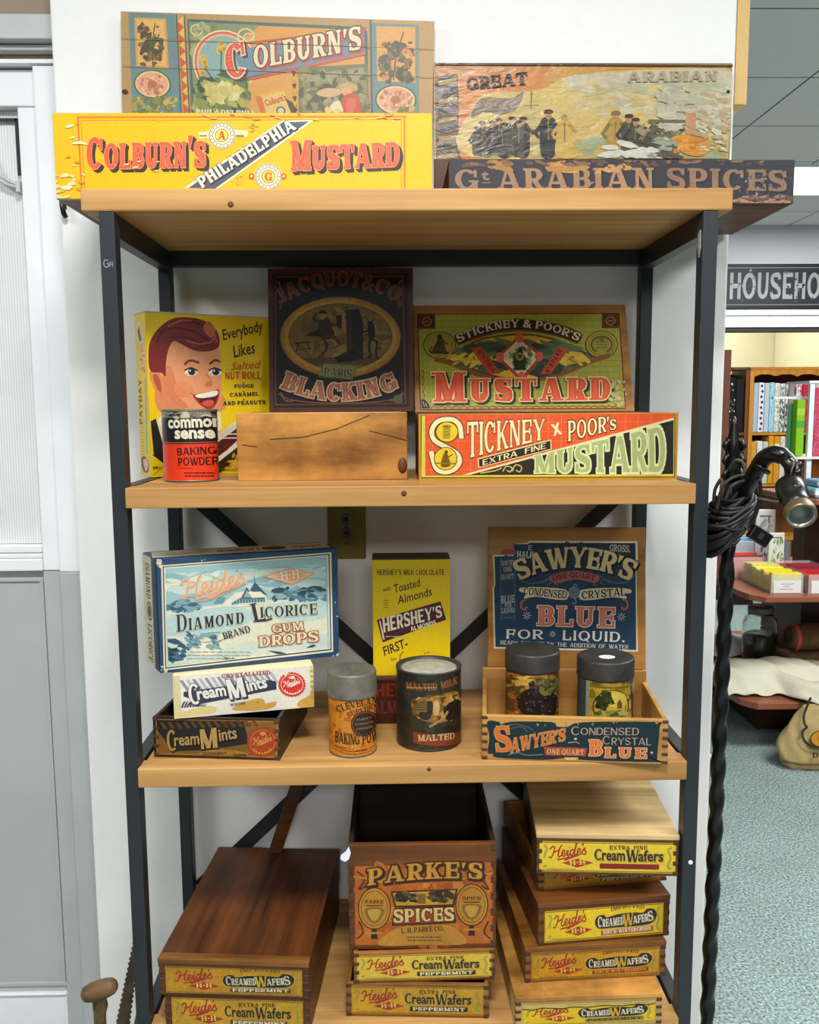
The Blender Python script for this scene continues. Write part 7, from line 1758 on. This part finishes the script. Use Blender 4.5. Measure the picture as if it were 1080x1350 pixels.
# white rack with cloth on the upper shelf
t = thing('white_rack', 'white stepped rack holding pink and red cloth on the upper shelf at right', 'rack', (2.15, 2.85, 1.0853))
for x in (-.265, .30):
    for y0, y1 in ((-.085, -.065), (.121, .140)):
        b = MB(); b.box(x, x + .022, y0, y1, 0, .510); b.build('rack_post', 'white_rack', t)
b = MB(); b.box(-.242, .299, -.10, .12, .165, .176); b.box(-.33, -.2425, -.10, -.0855, .165, .176); b.box(-.33, -.2425, -.0645, .12, .165, .176); b.build('rack_tier', 'white_rack', t)
b = MB(); b.box(-.272, .40, -.09, .145, .5105, .522); b.build('rack_top', 'white_rack', t)
b = MB(); b.box(-.265, -.243, -.0645, .1205, .440, .452); b.box(-.40, -.2655, -.012, .01, .440, .452); b.build('rack_arm', 'white_rack', t)
zt = 1.0853 + .1763
for (lb, x, w, h, cols, kind) in (
    ('lime green cloth panel left on the white rack', 1.852, .038, .262, ['#8fd02c', '#b8e04a', '#5ab84a'], 'bands'),
    ('pink flecked cloth panel on the white rack', 1.938, .050, .315, ['#d8506c', '#e87a90', '#c03a58'], 'speck'),
    ('deep red cloth panel right of the pink one on the white rack', 1.994, .056, .315, ['#b8142e', '#c82a40'], 'speck')):
    bolt(lb, x, 2.80, zt, w, h, cols, kind, .05, seed=int(w * 999), group='cloth panels on the white rack', name='cloth_bolt')
b = MB(); b.box(1.822, 1.880, 2.83, 2.842, 1.2616, 1.505); tag(b.build('cloth_bolt', flat('green_cloth', '#4aa860', .85), bevel=.005), 'mid green cloth panel behind the lime green one', 'fabric', 'cloth panels on the white rack')
for lb, x, y, z, w, d, h, c_ in (('pale blue folded packet on the upper shelf under the white rack', 1.93, 2.672, 1.0853, .16, .15, .045, '#a8d4e8'), ('light blue packet on top of another under the white rack', 1.94, 2.672, 1.1306, .15, .14, .035, '#8fc0e0')):
    t = thing('cloth_packet', lb, 'packet', (x, y, z)); m = flat('pk_' + c_[1:], c_, .5, var=.1); b = MB(); b.box(-w / 2, w / 2, -d / 2, d / 2, 0, h); b.build('packet_body', m, t, bevel=.012)
    b = MB(); b.box(-w / 2 - .001, w / 2 + .001, -d / 2 - .001, -d / 2 + .02, h * .3, h * .7); b.build('packet_band', 'paper_white', t, bevel=.001)
t = thing('punch_tool', 'small black punch standing on the blue packets under the white rack', 'tool', (1.955, 2.655, 1.1658)); b = MB(); b.box(-.035, .035, -.03, .03, 0, .035); b.build('tool_body', 'iron', t, bevel=.008)
b = MB(); b.box(-.02, .03, -.02, .02, .0352, .055); b.build('tool_handle', 'iron', t, bevel=.006)

# lower shelf: jar, cloths, sacks
t = thing('glass_jar', 'big glass jar of black buttons on the lower shelf', 'jar', (1.757, 2.90, .2353))
R = .082
b = MB(); b.lathe([(.001, .001), (R * .9, 0), (R, .008), (R, .205), (R * .93, .232), (R * .70, .250), (R * .68, .268), (R * .64, .268), (R * .66, .248), (R * .88, .228), (R * .955, .203), (R * .955, .012), (R * .86, .005), (.001, .005)], 40, close=False); b.build('jar_body', 'glass', t)
b = MB(); b.lathe([(.001, .0055), (R * .85, .0056), (R * .945, .0125), (R * .945, .150), (R * .6, .166), (.001, .158)], 36); b.build('buttons', 'black_beans', t)
b = MB(); b.lathe([(R * .70, .262), (R * .72, .264), (R * .72, .290), (R * .66, .295), (.001, .293)], 36, close=False); b.build('jar_lid', 'tin', t)

def sheet(name, label, fn, nu, nv, mat, th=.004, cat='cloth'):
    b = MB(); b.grid(fn, nu, nv); o = b.build(name, mat, label=label, cat=cat)
    md = o.modifiers.new('thick', 'SOLIDIFY'); md.thickness = th; md.offset = 1
    return o
def nz(x, y): return .012 * sin(x * 31 + 2 * sin(y * 17)) * sin(y * 23 + 1.3) + .006 * sin(x * 67 + y * 41)
def canvas_fn(u, v):
    # v runs from the back of the shelf to its front edge and over it on the right; x by u
    x = 1.40 + .62 * u + .05 * v * u
    y = 2.76 - .34 * v - .10 * max(0, u - .5) * v
    z = .246 + .105 * sin(pi * min(1, v * 1.02)) ** .8 * (.55 + .45 * sin(pi * (u * .8 + .15))) + nz(x, y) * (.4 + v * .6)
    z = max(z, .240)
    if u > .40 and v > .66:
        k = (v - .66) / .34; q = min(1, (u - .40) / .16)
        y -= .25 * k * q
        z = z * (1 - q) + q * max(.262, (.258 + .052 * sin(pi * min(1, k * 1.1)) + nz(x, y) * .5 - .10 * max(0, k - .72) / .28) if k < .72 else .285 - .13 * (k - .72) / .28 * (.4 + .6 * min(1, (u - .4) / .5)) - .02)
        if q > .9 and k > .86: z -= .05 * (k - .86) / .14
    return Vector((x, y, z))
sheet('canvas_cloth', 'crumpled cream canvas draped along the front of the lower shelf', canvas_fn, 48, 34, 'canvas')
def news_fn(u, v):
    x = 1.47 + .36 * u; y = 3.32 - .31 * v
    z = .246 + .075 * sin(pi * v) ** .7 * (.6 + .4 * sin(pi * u)) + .4 * nz(x * 1.3, y)
    return Vector((x, y, max(z, .240)))
sheet('printed_cloth', 'folded white and grey printed cloth behind the canvas on the lower shelf', news_fn, 28, 22, 'newsprint')
t = thing('rolled_sack', 'rolled brown burlap sack lying on the lower shelf under the red bin', 'sack', (2.010, 2.830, .2353), radians(2))
b = MB(); b.lathe([(.02, -.13), (.05, -.135), (.060, -.12), (.066, -.05), (.063, .05), (.067, .13), (.055, .15), (.02, .15)], 26, mat=Matrix.Translation((0, .02, .150)) @ Matrix.Rotation(pi / 2, 4, 'Y')); b.build('sack_roll', 'burlap_dark', t)
b = MB(); b.lathe([(.062, -.118), (.0685, -.112), (.0685, -.102), (.062, -.098)], 26, mat=Matrix.Translation((0, .02, .150)) @ Matrix.Rotation(pi / 2, 4, 'Y'), close=False); b.build('sack_hem', 'felt_coral', t, label='reddish hem band')
b = MB(); b.box(-.16, .16, -.05, .09, .0, .083); b.build('sack_fold', 'burlap_dark', t, bevel=.02)

# printed sack leaning against the front of the unit
def sack():
    t = thing('printed_sack', 'tan burlap sack with dark outline and orange print, standing on the carpet', 'sack', (1.835, 2.235, 0))
    b = MB()
    W, H, D = .27, .255, .115
    n, m = 36, 22
    rings = []
    for j in range(m + 1):
        f = j / m; z = H * f
        wl = W * (1 - .04 * (1 - f) ** 6 * 3) - (.0 if f < .35 else .11 * ((f - .35) / .65) ** 1.25); wd = D / 2 * (1 - .6 * f ** 1.6) * (.8 + .2 * min(1, f * 8))
        ring = []
        for i in range(n):
            q = 2 * pi * i / n
            cx = abs(cos(q)) ** .55 * (1 if cos(q) > 0 else -1); sy = abs(sin(q)) ** .75 * (1 if sin(q) > 0 else -1)
            ring.append(b.bm.verts.new((wl * cx + .004 * sin(z * 60 + i), wd * sy + .02 * f + .004 * sin(i * 1.7 + z * 40), z)))
        rings.append(ring)
    for u, v in zip(rings, rings[1:]):
        for i in range(n):
            fc = b.bm.faces.new((u[i], u[(i + 1) % n], v[(i + 1) % n], v[i])); fc.smooth = True
    b.bm.faces.new(rings[0][::-1]); b.bm.faces.new(rings[-1])
    b.build('sack_body', 'burlap', t)
    b = MB(); b.tube([(-.262, -.03, .038), (-.20, -.060, .034), (0, -.0640, .030), (.2, -.060, .034), (.262, -.03, .038)], .0045, 8); b.build('sack_seam', 'burlap_dark', t)
    a = Art([(0, 0), (400, 0), (400, 340), (0, 340)], .40, .28)
    a.line([(46, 20), (30, 60), (14, 110), (16, 150), (24, 168), (8, 186), (6, 214), (26, 250), (70, 270), (160, 280), (300, 276)], 11, '#2a333c', 5)
    for cx, cy, r in ((92, 226, 44), (150, 196, 34)): a.ell(cx, cy, r * 1.25, r, '#3a2a1c'); a.ell(cx, cy, r * 1.16, r * .9, '#d8942c'); a.ell(cx + 4, cy - 2, r * .7, r * .5, '#c07a24')
    a.ell(98, 224, 16, 22, '#3a4048'); a.ell(100, 224, 8, 14, '#e0d8c0')
    a.text('DARC', (44, 318), (150, 322), 26, '#33291c', T=.24, t=.15, ser=.05)
    a.build('sack_print', 'sack_print', t, (-.196, -.0672, .045), (radians(-10), 0, 0))
sack()
# folded scrap on the carpet
t = thing('paper_scrap', 'small red and white paper scrap on the carpet behind the right post', 'paper', (1.295, 2.33, 0.0))
b = MB(); b.prism([(-.03, 0), (.05, .004), (.04, .05), (-.02, .05)], .0005, .003, 'xy'); b.build('scrap_sheet', 'paper_white', t)
b = MB(); b.prism([(-.03, .002), (.03, .002), (-.03, .05)], .012, .014, 'xz'); b.build('scrap_flap', 'felt_maroon', t, (0, .012, .0015))
